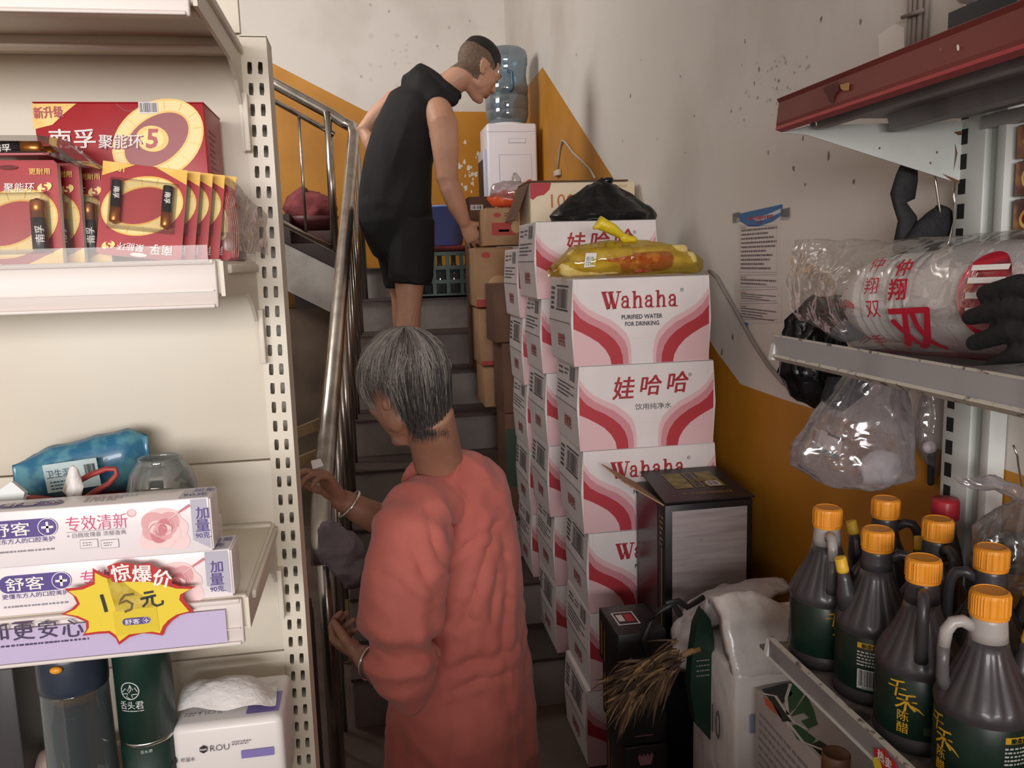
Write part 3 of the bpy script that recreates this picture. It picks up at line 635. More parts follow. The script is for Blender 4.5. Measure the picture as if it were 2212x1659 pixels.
t = thing('plastic_basket', 'small red plastic basket holding the blue wipes pack', 'basket', (-.33, 1.02, S3))
a = atY(-60, 1045, .985); b = atY(250, 1045, .985); m = MB()
for i in range(16):
    x = a.x + .008 + (b.x - a.x - .012) * i / 15; m.box((x, .988, S3 + .006), (x + .005, .991, S3 + .066), BASK)
m.box((a.x + .006, .987, S3 + .001), (b.x - .006, 1.10, S3 + .006), BASK); m.box((a.x, .985, S3 + .064), (b.x, .993, S3 + .074), BASK, .002); m.box((b.x - .006, .985, S3 + .001), (b.x - .002, 1.10, S3 + .07), BASK); m.box((a.x, .985, S3 + .001), (a.x + .004, 1.10, S3 + .07), BASK); m.box((a.x, 1.097, S3 + .001), (b.x, 1.10, S3 + .07), BASK)
m.build('body', t); m = MB(); hz = [atY(*q, .98) for q in ((165, 1042), (195, 1026), (230, 1013), (250, 1013), (252, 1025), (235, 1045), (205, 1062), (180, 1080))]; m.tube(hz, .0032, BASK, 8); m.build('handle', t)
PAPER = mat('tissue_white', 'eeeae8', .9, bump=.2, bs=90)
m = MB(); c = atY(158, 1058, .955); m.chain([c - V((.0, 0, .03)), c, c + V((.003, 0, .02))], [.012, .009, .006], PAPER, 12); m.ball(c + V((-.02, .0, -.02)), (.025, .012, .01), PAPER, 12); crump(m, .004, 70, 3); m.build('tissue', label='crumpled white tissue sticking up before the red basket', cat='tissue')
m = MB(); c = atY(20, 1058, .955); m.prism([(-.02, -.025), (.012, -.025), (.018, -.004), (.006, .009), (-.012, -.003), (-.02, .004)], Fr(c, (1, .1, 0), (0, .2, 1)), 0, .012, mat('packet_paper', 'dfe4e6', .5)); f = Fr(c, (1, .1, 0), (0, .2, 1)); m.poly([(-.014, -.02), (.008, -.02), (.006, -.004), (-.008, -.008)], Fr(c + V((0, -.0005, 0)), (1, .1, 0), (0, .2, 1)), mat('packet_blue', '4f8fb5', .5), .0008)
m.build('paper_packet', label='small white and blue packet at the left end of the red basket', cat='packet')
GL = glassy('bowl_glass', 'eef0ee', .07, .12)
c = atY(353, 1075, 1.0); t = None; m = MB(); prof = [(.018, 0), (.030, .008), (.0375, .026), (.0385, .042), (.034, .058), (.026, .067), (.0235, .070), (.0245, .0725), (.0225, .0725), (.022, .069), (.032, .056), (.0365, .041), (.035, .026), (.027, .010)]
mb_ = MB(); mb_.box((c.x - .06, .96, S3 + .001), (c.x + .055, 1.045, S3 + .044), TW, .002); mb_.build('flat_carton', label='flat white carton under the round glass bowl', cat='carton'); c = V((c.x, 1.0, S3 + .0455)); m.lathe([(r * 1.0, z * 1.16) for r, z in prof], GL, 32, Matrix.Translation(c)); m.build('glass_bowl', label='round clear glass bowl standing behind the toothpaste', cat='bowl')
# ------------------------------------------------------------------ lowest shelf in view
NAVY = mat('lid_navy', '2b3442', .35); ORB = mat('orange_button', 'f0a22c', .35)
q = atY(170, 1560, .975); t = thing('tea_tumbler', 'clear tea tumbler with a dark lid and an orange button', 'tumbler', (q.x, .975, S4)); M = Matrix.Translation(V((q.x, .975, S4)))
zl = atY(160, 1490, .940).z - S4
m = MB(); m.lathe([(.034, .001), (.037, .006), (.0375, .03), (.036, zl - .012), (.035, zl - .004)], glassy('smoked_glass', '9aa4a8', .10, .10), 28, M); m.build('body', t)
m = MB(); m.lathe([(.0335, .004), (.0355, .03), (.0345, zl - .035), (.0343, zl - .034)], glassy('tea_water', '6d777c', .14, .06), 28, M); m.build('water', t)
m = MB(); m.lathe([(.033, zl - .012), (.0368, zl - .009), (.0372, zl - .002), (.0372, zl + .030), (.035, zl + .040), (.028, zl + .043), (0.001, zl + .044)], NAVY, 32, M); m.build('lid', t)
m = MB(); m.lathe([(.006, zl - .028), (.024, zl - .026), (.029, zl - .013), (.029, zl - .009)], mat('strainer_orange', 'd08a3c', .4), 24, M, rib=lambda i, a: 1 + .05 * math.cos(12 * a)); m.build('strainer', t)
q2 = atY(121, 1448, .936); m = MB(); m.ball(q2, (.0068, .004, .0042), ORB, 14); m.build('button', t)
GRN = mat('thermos_green', '17342d', .38, vs=3, hx2='11281f', coat=.15); SIL = mat('silver_print', 'c9cfca', .35)
q = atY(318, 1540, .985); t = thing('thermos_flask', 'dark green thermos flask with a silver mountain emblem', 'flask', (q.x, .985, S4)); c = V((q.x, .985, S4)); M = Matrix.Translation(c); R_ = .0315
m = MB(); zb_ = atY(318, 1607, .955).z - S4; m.lathe([(.029, .001), (R_, .004), (R_, zb_ - .003)], GRN, 36, M); m.lathe([(R_ + .0004, zb_ + .001), (R_ + .0004, .262), (.028, .268), (.01, .268)], GRN, 36, M)
ang = math.atan2(-1, -.05); cy = Cyl(c, R_ + .0004, ang); zc_ = atY(306, 1489, .955).z - S4; rr = .0108
for a0, a1 in [(k, k + 1) for k in range(28)]:
    t0, t1 = 6.283 * a0 / 28, 6.283 * a1 / 28; m.add([cy(rr * s * math.cos(tt) - .006, zc_ + rr * s * math.sin(tt), .0006) for s, tt in ((1, t0), (1, t1), (.9, t1), (.9, t0))], [(0, 1, 2, 3)], SIL)
for pts in ([(-.009, -.002), (-.005, .003), (-.002, .000), (.001, .0075), (.004, .001), (.006, .004), (.0085, -.001)], [(-.0085, -.004), (-.002, -.003), (-.004, -.007), (.0, -.0095)], [(.008, -.004), (.002, -.0045), (.003, -.008)], [(.001, .0075), (.0015, .001), (-.001, -.002)]):
    m.stroke([(a - .006, zc_ + b) for a, b in pts], .0009, cy, SIL, .0006)
zt_ = atY(306, 1520, .955).z - S4; m.text('舌头君', cy, -.0055, zt_, .0098, SIL, .012, w=.027, off=.0006); m.fine(cy, -.018, zt_ - .0085, .026, .0025, 1, SIL, .0006)
m.build('body', t); m = MB(); m.lathe([(R_ - .001, zb_ - .004), (R_ + .0002, zb_ - .003), (R_ + .0002, zb_ + .001), (R_ - .001, zb_ + .002)], mat('silver_ring', 'c4c4c0', .25, metal=1), 36, M); m.text('舌头君', cy, .006, zb_ - .008, .004, SIL, .0, off=.0012); m.build('ring', t)
# tissue packet
TP = mat('tissue_pack_white', 'e9e4e2', .4, coat=.15); VIO = mat('pack_violet', '8378b8', .45)
xa, xb = atY(366, 1600, .965).x, atY(612, 1600, .965).x; zt = atY(390, 1560, .985).z
t = thing('tissue_packet', 'soft white tissue packet with a tissue pulled out of its top', 'tissues', ((xa + xb) / 2, 1.03, S4)); m = MB(); m.box((xa, .972, S4 + .004), (xb, 1.085, zt), TP, .009, seg=3); crump(m, .0015, 35, 9); m.v = [(x, y, max(z, S4 + .0048)) for x, y, z in m.v]
f = FRONT(.9705); q = PX(475, 1614, .9705); m.text('ROU', f, q[0], q[1], .0075, INK, -.012, w=.022, off=.0012); q = PX(455, 1616, .9705); m.poly([(q[0] - .008 + .005 * math.cos(6.283 * k / 6 + .5), q[1] + .005 * math.sin(6.283 * k / 6 + .5)) for k in range(6)], f, INK, .0014); m.text('FAM', f, q[0] - .008, q[1], .0028, WHITE, .02, off=.0018)
q = PX(512, 1604, .9705); m.fine(f, q[0] - .006, q[1] - .003, .022, .006, 2, GREYP, .0012, 3); q = PX(555, 1627, .9705); m.rect(f, q[0] - .018, q[1] - .004, q[0] + .020, q[1] + .006, VIO, .0012); q = PX(400, 1641, .9705); m.text('可湿水', f, q[0] + .003, q[1], .0052, INK, .0, off=.0012); m.ell(f, q[0] - .012, q[1], .003, .004, INK, .0012, n=10)
ft = Fr((xa, .972, zt), (1, 0, 0), (0, 1, 0)); m.rect(ft, (xb - xa) * .66, .012, (xb - xa) * .96, .06, VIO, .0016); m.text('ROU', ft, .042, .026, .009, GREYP, -.01, rot=math.pi, off=.0016); m.fine(ft, .012, .02, .018, .01, 2, GREYP, .0016)
m.rect(f, xa + .04, S4 + .004, xb - .012, S4 + .03, mat('pack_picture', '7f8f6a', .5, vs=40, hx2='c9c3a0'), .0012); m.build('wrapper', t)
m = MB(); n1, n2 = 20, 10; vs = []; p0, p1 = atY(392, 1530, 1.015), atY(600, 1540, 1.015)
for i in range(n1 + 1):
    u = i / n1; hgt = .0235 * math.sin(math.pi * min(1, .12 + u * .95)) ** .8 + .006
    for j in range(n2 + 1):
        v_ = j / n2; vs.append((p0.x + (p1.x - p0.x) * u + .006 * (v_ - .5) * math.sin(4 * u), .993 + .068 * v_ - .01 * math.sin(3.1 * u), zt + .001 + 1.12 * hgt * math.sin(math.pi * (.08 + .84 * v_)) ** .7 + .0025 * math.sin(9 * u + 3 * v_)))
m.add(vs, [(i * (n2 + 1) + j, (i + 1) * (n2 + 1) + j, (i + 1) * (n2 + 1) + j + 1, i * (n2 + 1) + j + 1) for i in range(n1) for j in range(n2)], PAPER, True); crump(m, .0025, 45, 4); m.build('pulled_tissue', t)
# things at the left edge of that shelf
m = MB(); a, b = atY(-40, 1450, 1.03), atY(28, 1450, 1.03); m.box((a.x, 1.03, S4 + .001), (b.x, 1.1, a.z), mat('charcoal_carton', '3b393b', .5), .002); m.build('charcoal_box', label='dark charcoal box at the left end behind the tea tumbler', cat='box')
m = MB(); c = atY(60, 1615, 1.06); M = Matrix.Translation(V((c.x - .09, 1.075, S4 + .026))) @ Matrix.Rotation(math.pi / 2, 4, 'Y'); m.lathe([(.005, 0), (.024, 0), (.0255, .004), (.0255, .19), (.022, .195), (.006, .195)], mat('pinkish_roll', 'd9bdb4', .4, vs=20, hx2='e7ded6'), 24, M); m.build('plastic_roll', label='pale pink wrapped roll lying behind the tumbler and flask', cat='roll')
m = MB(); c = atY(178, 1650, .905); M = Matrix.Translation(V((c.x, .897, S4 + .001))); m.lathe([(.038, 0), (.039, .004), (.030, .006), (.012, .009)], glassy('ruby_glass', '8a2c33', .25, .15), 28, M); m.build('glass_dish', label='small ruby red glass dish in front of the tea tumbler', cat='dish')
m = MB(); c = atY(-15, 1640, .90); m.ball(V((c.x, .9, S4 + .042)), (.028, .02, .042), mat('snack_yellow', 'e2b62e', .3, vs=18, hx2='c2332a', lo=.5, hi=.52), 16); crump(m, .004, 40, 6); m.v = [(x, y, max(z, S4 + .001)) for x, y, z in m.v]; m.build('snack_bag', label='yellow and red snack bag cut by the left picture edge', cat='bag')
# ================================================================== grey steel rack on the right
GREY = mat('grey_enamel', 'a9a7a8', .42, vs=7, hx2='8f8c8e', lo=.5, hi=.8, detail=8); GREYD = mat('grey_enamel_worn', '8b8889', .5, vs=9, hx2='6f6c6d', lo=.45, hi=.75, detail=8)
REDE = mat('red_enamel', '7e3a36', .42, vs=5, hx2='6b2d2c', lo=.4, hi=.75, detail=7); REDB = mat('red_edge', 'a8333a', .4)
CHIP = mat('chipped_cream', 'c4beb4', .6, vs=70, hx2='6b625a', lo=.56, hi=.66, detail=6); WHT = mat('white_enamel', 'd3d6d2', .4, vs=8, hx2='c0c3bf', lo=.5, hi=.8); RUST = mat('rust', '6d4a30', .9); BLKM = mat('slot_black', '151515', .8)
LX, UX, EY, NY = .69, 1.035, 1.345, .42
rk = thing('steel_rack', 'grey steel shop rack with a red-fronted top shelf against the right wall', 'shelving unit', (.87, .9, 0))
m = MB(); fx = Fr((UX, 0, 0), (0, -1, 0), (0, 0, 1))
m.box((UX, 1.29, 0), (W - .002, 1.362, 1.98), WHT, .002); m.box((UX + .012, 1.262, 0), (W - .002, 1.29, 1.98), mat('rack_groove', 'b4bdb7', .45)); m.box((UX, 1.243, 0), (W - .002, 1.262, 1.98), WHT, .001)
z = .04
while z < 1.95: m.box((UX - .0006, 1.333, z), (UX + .004, 1.351, z + .026), BLKM); z += .0425
m.build('upright', rk)
m = MB(); m.box((UX - .004, NY, 1.716), (UX + .016, 1.30, 1.738), GREY, .002); m.build('crossbar', rk)
fxz = Fr((0, 0, 0), (1, 0, 0), (0, 0, 1))
def xzp(pts, y0, y1, mt, mb): mb.prism(pts, fxz, -y0, -y1, mt)      # frame normal is -Y
# top shelf
m = MB(); xzp([(LX + .02, 1.742), (UX, 1.742), (UX, 1.747), (LX + .02, 1.747)], NY, EY, GREYD, m)
for x0, x1, zl in ((.738, .768, 1.722), (.868, .91, 1.718)): xzp([(x0, 1.742), (x0 + .006, zl), (x1 - .006, zl), (x1, 1.742)], NY, EY - .03, GREYD, m)
xzp([(LX + .012, 1.735), (LX + .02, 1.735), (LX + .02, 1.76), (LX + .012, 1.76)], NY, EY, GREYD, m); top = m.build('shelf', rk)
m = MB(); xzp([(LX, 1.7245), (LX + .014, 1.7215), (LX + .016, 1.727), (LX + .006, 1.734), (LX + .010, 1.771), (LX + .004, 1.7765), (LX - .001, 1.774), (LX + .003, 1.768), (LX - .001, 1.735)], NY, 1.352, REDE, m)
xzp([(LX - .002, 1.7245), (LX + .010, 1.7205), (LX + .011, 1.725), (LX - .001, 1.7295)], NY, 1.3525, REDB, m)
f = Fr((LX - .0012, 0, 0), (0, -1, 0), (0, 0, 1))
def LP(px, py, x=LX): p = atX(px, py, x); return (-p.y, p.z)
m.poly([LP(*p) for p in [(1818, 183), (1838, 178), (1837, 195), (1826, 196), (1819, 192)]], f, mat('sticker_scrap', 'b58b55', .6), .001)
m.poly([LP(*p) for p in [(1780, 190), (1812, 176), (1815, 195), (1806, 205), (1803, 222), (1795, 222), (1790, 208)]], f, mat('red_scuff', '5a2a29', .6), .0009)
m.ell(f, *LP(2073, 103), .0022, .004, WHITE, .001, .3, 8); m.ell(f, *LP(2035, 107), .0016, .002, mat('pink_scuff', 'a86a64', .6), .001, 0, 8)
m.build('front_lip', top, label='dull red front lip')
m = MB(); fy_ = Fr((0, 1.348, 0), (1, 0, 0), (0, 0, 1)); P_ = [PX(*p, 1.348) for p in [(1688, 286), (1728, 276), (1745, 271), (2085, 262), (2098, 268), (2098, 402), (2082, 399), (1742, 291)]]
m.prism(P_, fy_, 0, -.003, WHT); f = Fr((0, 1.3475, 0), (1, 0, 0), (0, 0, 1)); q = PX(1755, 268, 1.347); m.ell(f, q[0], q[1], .0055, .0055, GREY, .002); m.ell(f, q[0], q[1], .003, .003, GREYD, .0025)
for pts in ([(2060, 285), (2090, 282), (2098, 290), (2070, 292)], [(2035, 375), (2060, 385), (2090, 398), (2060, 393)], [(2063, 310), (2068, 330), (2060, 370), (2064, 330)]): m.poly([PX(*p, 1.347) for p in pts], f, RUST, .0008)
for p in ((2024, 329), (2010, 352), (1900, 320)): q = PX(*p, 1.347); m.ell(f, q[0], q[1], .0016, .0022, RUST, .001, 0, 6)
m.build('bracket', top, label='white triangular bracket')
# middle shelf
ZM = 1.352
m = MB(); xzp([(LX + .004, ZM - .006), (UX, ZM - .006), (UX, ZM), (LX + .004, ZM)], NY, EY, GREY, m); mid = m.build('shelf', rk)
m = MB(); xzp([(LX + .006, 1.377), (LX - .001, 1.379), (LX + .001, 1.346), (LX - .004, 1.341), (LX + .006, 1.337), (LX + .010, 1.345)], NY, EY, GREY, m)
xzp([(LX - .0015, 1.3805), (LX + .008, 1.379), (LX + .008, 1.3755), (LX - .0015, 1.377)], NY, EY + .002, CHIP, m); xzp([(LX - .006, 1.3425), (LX + .004, 1.3345), (LX + .006, 1.339), (LX - .003, 1.3465)], NY, EY + .004, CHIP, m)
m.prism([(LX - .006, 1.336), (LX + .004, 1.336), (LX + .006, 1.366), (LX - .001, 1.362)], fxz, -(EY + .012), -EY, WHT); m.build('front_lip', mid)
m = MB(); m.prism([(LX + .02, ZM - .006), (UX, ZM - .006), (UX, ZM - .07), (LX + .06, ZM - .022)], fxz, -(EY - .012), -(EY - .016), GREY); m.build('bracket', mid)
# bottom shelf in view
ZB = .788
m = MB(); xzp([(LX + .004, ZB - .006), (UX, ZB - .006), (UX, ZB), (LX + .004, ZB)], NY, 1.392, mat('rack_plate_dirty', '7d7473', .5, vs=18, hx2='3d3836', lo=.45, hi=.6, detail=8), m); bot = m.build('shelf', rk)
m = MB(); xzp([(LX - .001, .783), (LX + .008, .783), (LX + .006, .822), (LX - .001, .822)], NY, EY, GREYD, m); xzp([(LX - .003, .7835), (LX + .003, .7835), (LX + .003, .788), (LX - .003, .788)], NY, EY, WHT, m); xzp([(LX - .002, .8205), (LX + .007, .8205), (LX + .007, .8235), (LX - .002, .8235)], NY, EY, CHIP, m)
m.prism([(LX - .006, .788), (LX + .004, .783), (LX + .006, .815), (LX, .818)], fxz, -(EY + .012), -EY, WHT); m.build('front_lip', bot)
# hot-sale card on the lip
c = atX(1915, 1648, LX - .003); t = thing('price_card', 'small red cloud-shaped hot-sale card on the lip below the vinegar jugs', 'price sign', c); f = Fr((LX - .004, 0, 0), (0, -1, 0), (0, 0, 1)); c2 = (-c.y, c.z); m = MB()
cl = [(c2[0] + .030 * math.cos(a) * (1 + .10 * math.cos(7 * a)), c2[1] - .006 + .022 * math.sin(a) * (1 + .10 * math.cos(7 * a))) for a in [6.283 * k / 42 for k in range(42)]]
m.prism(cl, f, 0, -.0008, mat('card_red', 'c23038', .4)); m.text('热卖', f, c2[0] - .002, c2[1] + .004, .016, WHITE, .04, w=.034, off=.0010); m.ell(f, c2[0] - .018, c2[1] - .014, .011, .010, YEL, .0008); m.build('card', t)
# ------------------------------------------------------------------ vinegar jugs
VIN = mat('vinegar_bottle', '3f3b3e', .36, spec=.5, coat=.12); PALEB = mat('bottle_pale', 'a9a39f', .35); CAPO = mat('cap_orange', 'e8962a', .42); LABG = mat('label_green', '10241b', .35, vs=10, hx2='143024', lo=.4, hi=.7); GOLDT = mat('label_gold', 'd2a32e', .4); CAPY = mat('cap_yellow', 'e3b436', .42); LABW = mat('label_white_print', 'bfc3bd', .5)
JR = .0615
def jug(low):
    t = thing('vinegar_jug', 'x', 'vinegar jug', (0, 0, 0), 'vinegar jugs on the rack'); m = MB()
    body = [(.052, .001), (.060, .004), (JR, .014), (JR, .020), (JR - .0015, .024), (JR - .0015, .118), (JR, .122), (JR + .001, .130), (JR - .003, .139), (.052, .152), (.043, .168), (.034, .186), (.0275, .203), (.0245, .216)]
    neck = [(.0245, .216), (.0235, .228), (.0225, .242), (.0225, .252)]
    flute = lambda i, a: 1 + (.02 * (1 - 2 * abs(math.sin(9 * a)) ** 3) * (1 if i < 12 else .5) if 8 <= i <= 12 else 0)
    m.lathe(body, VIN, 144, None, flute); m.lathe(neck, PALEB if low else VIN, 32)
    m.build('bottle', t)
    m = MB(); m.lathe([(.0225, .247), (.0242, .248), (.0242, .2515), (.0236, .252), (.0247, .253), (.0247, .277), (.0235, .2815), (.020, .2835), (.0195, .2825), (.001, .2825)], CAPO, 80, None, lambda i, a: 1 + (.022 * (1 if math.sin(40 * a) > 0 else -1) if 4 <= i <= 5 else 0), smooth=False); m.build('cap', t)
    m = MB(); k = PALEB if low else VIN
    hp = [(.020, 0, .232), (.034, 0, .240), (.046, 0, .238), (.054, 0, .226), (.0565, 0, .205), (.0565, 0, .18), (.056, 0, .160), (.050, 0, .146)]
    if low:
        m.tube(hp[:5], [.0085, .0085, .0085, .0085, .0082], PALEB, 12); m.tube(hp[4:], [.0082, .008, .0085, .010], mat('bottle_grey', '5b5758', .35), 12)
    else: m.tube(hp, [.009, .0085, .0085, .0085, .0082, .008, .0085, .010], VIN, 12)
    m.build('handle', t)
    m = MB(); m.tube([(-.040, 0, .150), (-.047, 0, .175), (-.050, 0, .196), (-.0535, 0, .214)], [.020, .0155, .011, .0082], VIN, 16); m.build('spout', t)
    m = MB(); m.tube([(-.0525, 0, .209), (-.0533, 0, .213), (-.0575, 0, .233), (-.0577, 0, .2335)], [.0098, .0102, .0092, .008], CAPY, 18); m.build('spout_cap', t)
    m = MB(); n = 48; cy = Cyl((0, 0, 0), JR - .0009, .20 if low else -.38)
    m.lathe([(JR - .0012, .0255), (JR - .0009, .0262), (JR - .0009, .1165), (JR - .0012, .117)], LABG, 64, cap=False)
    k = .0006
    for ch, a, b, h in (('千', .020, .1000, .026), ('禾', .006, .0815, .028)): m.text(ch, cy, -a + .012, b, h, GOLDT, .015, off=k, slant=.12)
    for ch, b in (('陈', .0600), ('醋', .0415)): m.text(ch, cy, .0 + .002, b, .0165, GOLDT, .01, off=k)
    m.stroke([(.012, .078), (.022, .074), (.030, .067)], [.003, .003, .0005], cy, GOLDT, k)
    m.rect(cy, .030, .036, .042, .048, mat('seal_dim', '2f3a2c', .4), k, 2)
    for s in (-1, 1):
        c_ = Cyl((0, 0, 0), JR - .0009, s * 1.92); m.rect(c_, -.022, .100, .022, .109, GOLDT, k, 6); m.text('酿造食醋', c_, 0, .1045, .0072, LABG, .03, w=.03, off=k * 2); m.fine(c_, -.022, .069, .044, .027, 5, LABW, k, 5)
        m.rect(c_, -.021, .031, .017, .064, LABW, k, 6); m.barcode(c_, -.018, .036, .032, .027, INK, None, k * 2.2, 26); m.text('6928312', c_, -.004, .0335, .0035, INK, .0, off=k * 2)
    m.build('label', t); return t
SP = [('A', 1788, 1095, 250, 1), ('B', 1898, 1142, -16, 0), ('C', 1993, 1202, 236, 0), ('D', 2140, 1274, 166, 1), ('E', 1905, 1076, -36, 0), ('F', 2022, 1120, 262, 0), ('G', 2120, 1182, 150, 0)]
JL = {'A': 'vinegar jug at the far front corner, its pale neck half empty', 'B': 'vinegar jug showing its barcode and little yellow spout cap, second in the front row',
      'C': 'vinegar jug with its handle facing out, third in the front row', 'D': 'nearest vinegar jug, half empty with a pale neck and pale handle', 'E': 'dark vinegar jug standing at the back under the hanging clear bag',
      'F': 'dark vinegar jug in the back row, between the barcoded jug and the red-capped bottle', 'G': 'dark vinegar jug in the back row, with its handle behind the handle-out jug', 'H': 'vinegar jug at the right picture edge, only its spout side in view'}
proto = {0: None, 1: None}
for k, px, py, dg_, low in SP:
    p = atZ(px, py, ZB + .2835); loc = (p.x + {'E': .008, 'F': .004, 'G': .018}.get(k, 0), p.y + {'C': -.003, 'B': .002}.get(k, 0), ZB); rot = math.radians(dg_)
    if proto[low] is None: o = jug(low); proto[low] = o; o.location = loc; o.rotation_euler = (0, 0, rot); o['label'] = JL[k]
    else: dup(proto[low], loc, rot, JL[k])
dup(proto[0], (.932, .944, ZB), math.radians(12), JL['H'])
t = thing('sauce_bottle', 'dark sauce bottle with a red cap in the back corner by the upright', 'bottle', (.998, 1.296, ZB)); M = Matrix.Translation(V((.998, 1.296, ZB)))
m = MB(); m.lathe([(.030, .001), (.034, .006), (.034, .17), (.028, .20), (.021, .225)], VIN, 28, M); m.lathe([(.021, .225), (.020, .258)], PALEB, 24, M); m.build('bottle', t)
m = MB(); m.lathe([(.0225, .252), (.0232, .254), (.0232, .284), (.021, .289), (.001, .289)], mat('cap_red', 'b22a38', .4), 40, M, lambda i, a: 1 + .015 * (1 if math.sin(30 * a) > 0 else -1) if i in (1, 2) else 1); m.build('cap', t)
# ------------------------------------------------------------------ hanging bags
def bag(m, c, rows, mt, n=40, folds=9, fa=.10, tilt=0.0, seed=0):
    """rows: (dx, dy, z, rx, ry) from the gathered top to the bottom"""
    vs = []; k = len(rows); R = []
    for i in range(k - 1):
        for s in range(4):
            u = s / 4; R.append(tuple(rows[i][q] * (1 - u) + rows[i + 1][q] * u for q in range(5)))
    R.append(rows[-1]); k = len(R); z0, z1 = R[0][2], R[-1][2]
    for dx, dy, z, rx, ry in R:
        w_ = (z - z1) / (z0 - z1)
        for j in range(n):
            a = 6.283 * j / n; f_ = 1 + fa * (.35 + w_) * (math.sin(folds * a + seed + 2.5 * w_) + .5 * math.sin((folds * 2 - 3) * a + 2 * seed))
            vs.append((c[0] + dx + rx * f_ * math.cos(a), c[1] + dy + ry * f_ * math.sin(a), c[2] + z))
    m.add(vs, [(i * n + j, (i + 1) * n + j, (i + 1) * n + (j + 1) % n, i * n + (j + 1) % n) for i in range(k - 1) for j in range(n)] + [tuple((k - 1) * n + j for j in range(n))], mt, True); return m
BAGF = film('bag_film', 'f4f2f4', .19, .12, .14, 'e4e0e4', 26, .8); BAGF2 = film('bag_film_thin', 'f7f5f6', .07, .09, .12, 'e6e2e4', 30, .7); BBAG = mat('black_bag', '0d0d0f', .27, bump=.3, bs=30, spec=.4); BFAB = mat('black_fabric', '1d1c1f', .9)
c = atY(1862, 840, 1.42); t = thing('clear_hanging_bag', 'big clear plastic bag hanging under the middle shelf above the far vinegar jug', 'bag', (c.x, 1.42, 1.06)); m = MB()
bag(m, (c.x, 1.42, 0), [(.03, 0, 1.325, .035, .018), (.018, 0, 1.27, .062, .03), (.0, 0, 1.21, .092, .05), (-.012, 0, 1.155, .122, .052), (-.008, 0, 1.122, .118, .054), (.012, 0, 1.088, .098, .05), (.025, 0, 1.074, .05, .03), (.028, 0, 1.071, .01, .01)], BAGF, folds=11, fa=.15); crump(m, .008, 22, 1); m.build('film', t)
p = atY(1788, 960, 1.42); m = MB(); f = Fr(p, (1, 0, -.45), (.3, .3, 1)); m.prism([(-.026, -.02), (.026, -.02), (.026, .02), (-.026, .02)], f, -.006, .006, mat('soap_box', 'cbb9b4', .5)); m.rect(f, -.026, -.020, .026, -.013, mat('teal_edge', '55706f', .5), .0066); m.rect(f, -.01, .015, .026, .020, INK, .0066); m.build('small_box', t, label='little pink and teal box inside the bag')
m = MB(); p = atY(1900, 1010, 1.43); m.ball(p, (.045, .02, .035), mat('white_content', 'd6d0d2', .6), 14); crump(m, .012, 40, 3); m.build('white_packet', t); 
c = atY(2036, 860, 1.418); t = thing('clear_pouch', 'narrow clear plastic bag with two white knobs inside, beside the rack upright', 'bag', (c.x, 1.418, 1.07)); m = MB()
bag(m, (c.x, 1.418, 0), [(.0, 0, 1.318, .034, .012), (.002, 0, 1.26, .046, .018), (.002, 0, 1.20, .050, .026), (-.002, 0, 1.15, .046, .03), (-.006, 0, 1.11, .026, .02), (-.008, 0, 1.078, .004, .004)], BAGF2, seed=2); crump(m, .005, 25, 2); m.build('film', t)
for px, py in ((2008, 966), (2046, 969)):
    p = atY(px, py, 1.413); m = MB(); m.ball(p, (.0145, .012, .0125), mat('white_knob', 'ece2e4', .4), 16); m.build('knob', t)
m = MB(); p = atY(2012, 1010, 1.42); m.chain([p + V((0, 0, -.03)), p + V((0, 0, .03))], [(.012, .006), (.016, .008)], BFAB, 12); m.build('dark_item', t)
m = MB(); p = atY(2040, 1005, 1.42); m.chain([p + V((-.008, 0, -.045)), p + V((.004, 0, -.01)), p + V((.01, 0, .04))], [(.008, .008), (.012, .016), (.012, .012)], glassy('pink_film', 'eadadc', .18, .1), 12); m.build('pink_wrapper', t)
# black bag hung at the end of the middle shelf
c = atY(1760, 850, 1.54); t = thing('black_plastic_bag', 'black plastic bag hanging behind the far end of the middle shelf', 'bag', (c.x, 1.54, 1.2)); m = MB()
bag(m, (c.x, 1.54, 0), [(.02, 0, 1.43, .03, .02), (.0, 0, 1.39, .055, .03), (-.006, 0, 1.33, .062, .04), (-.006, 0, 1.28, .066, .045), (.004, 0, 1.235, .055, .04), (.02, 0, 1.205, .025, .02), (.025, 0, 1.202, .006, .006)], BBAG, seed=4); crump(m, .009, 30, 4); m.build('film', t)
m = MB(); pts = [atY(*q, 1.51) for q in ((1735, 745), (1760, 705), (1795, 680), (1830, 660))] + [V((.93, 1.42, 1.44)), V((.96, 1.346, 1.3735))]; m.chain(pts, [(.014, .01)] * 6, BBAG, 10); crump(m, .004, 40, 6); m.build('handle_loop', t)
m = MB(); P4 = [PX(*q, 1.43) for q in ((1795, 815), (1870, 820), (1882, 842), (1822, 890), (1778, 868))]; f = FRONT(1.43); m.prism(P4, f, 0, -.012, BFAB); crump(m, .003, 30, 2); m.build('black_cloth', label='folded piece of black cloth hanging beside the black plastic bag', cat='cloth')
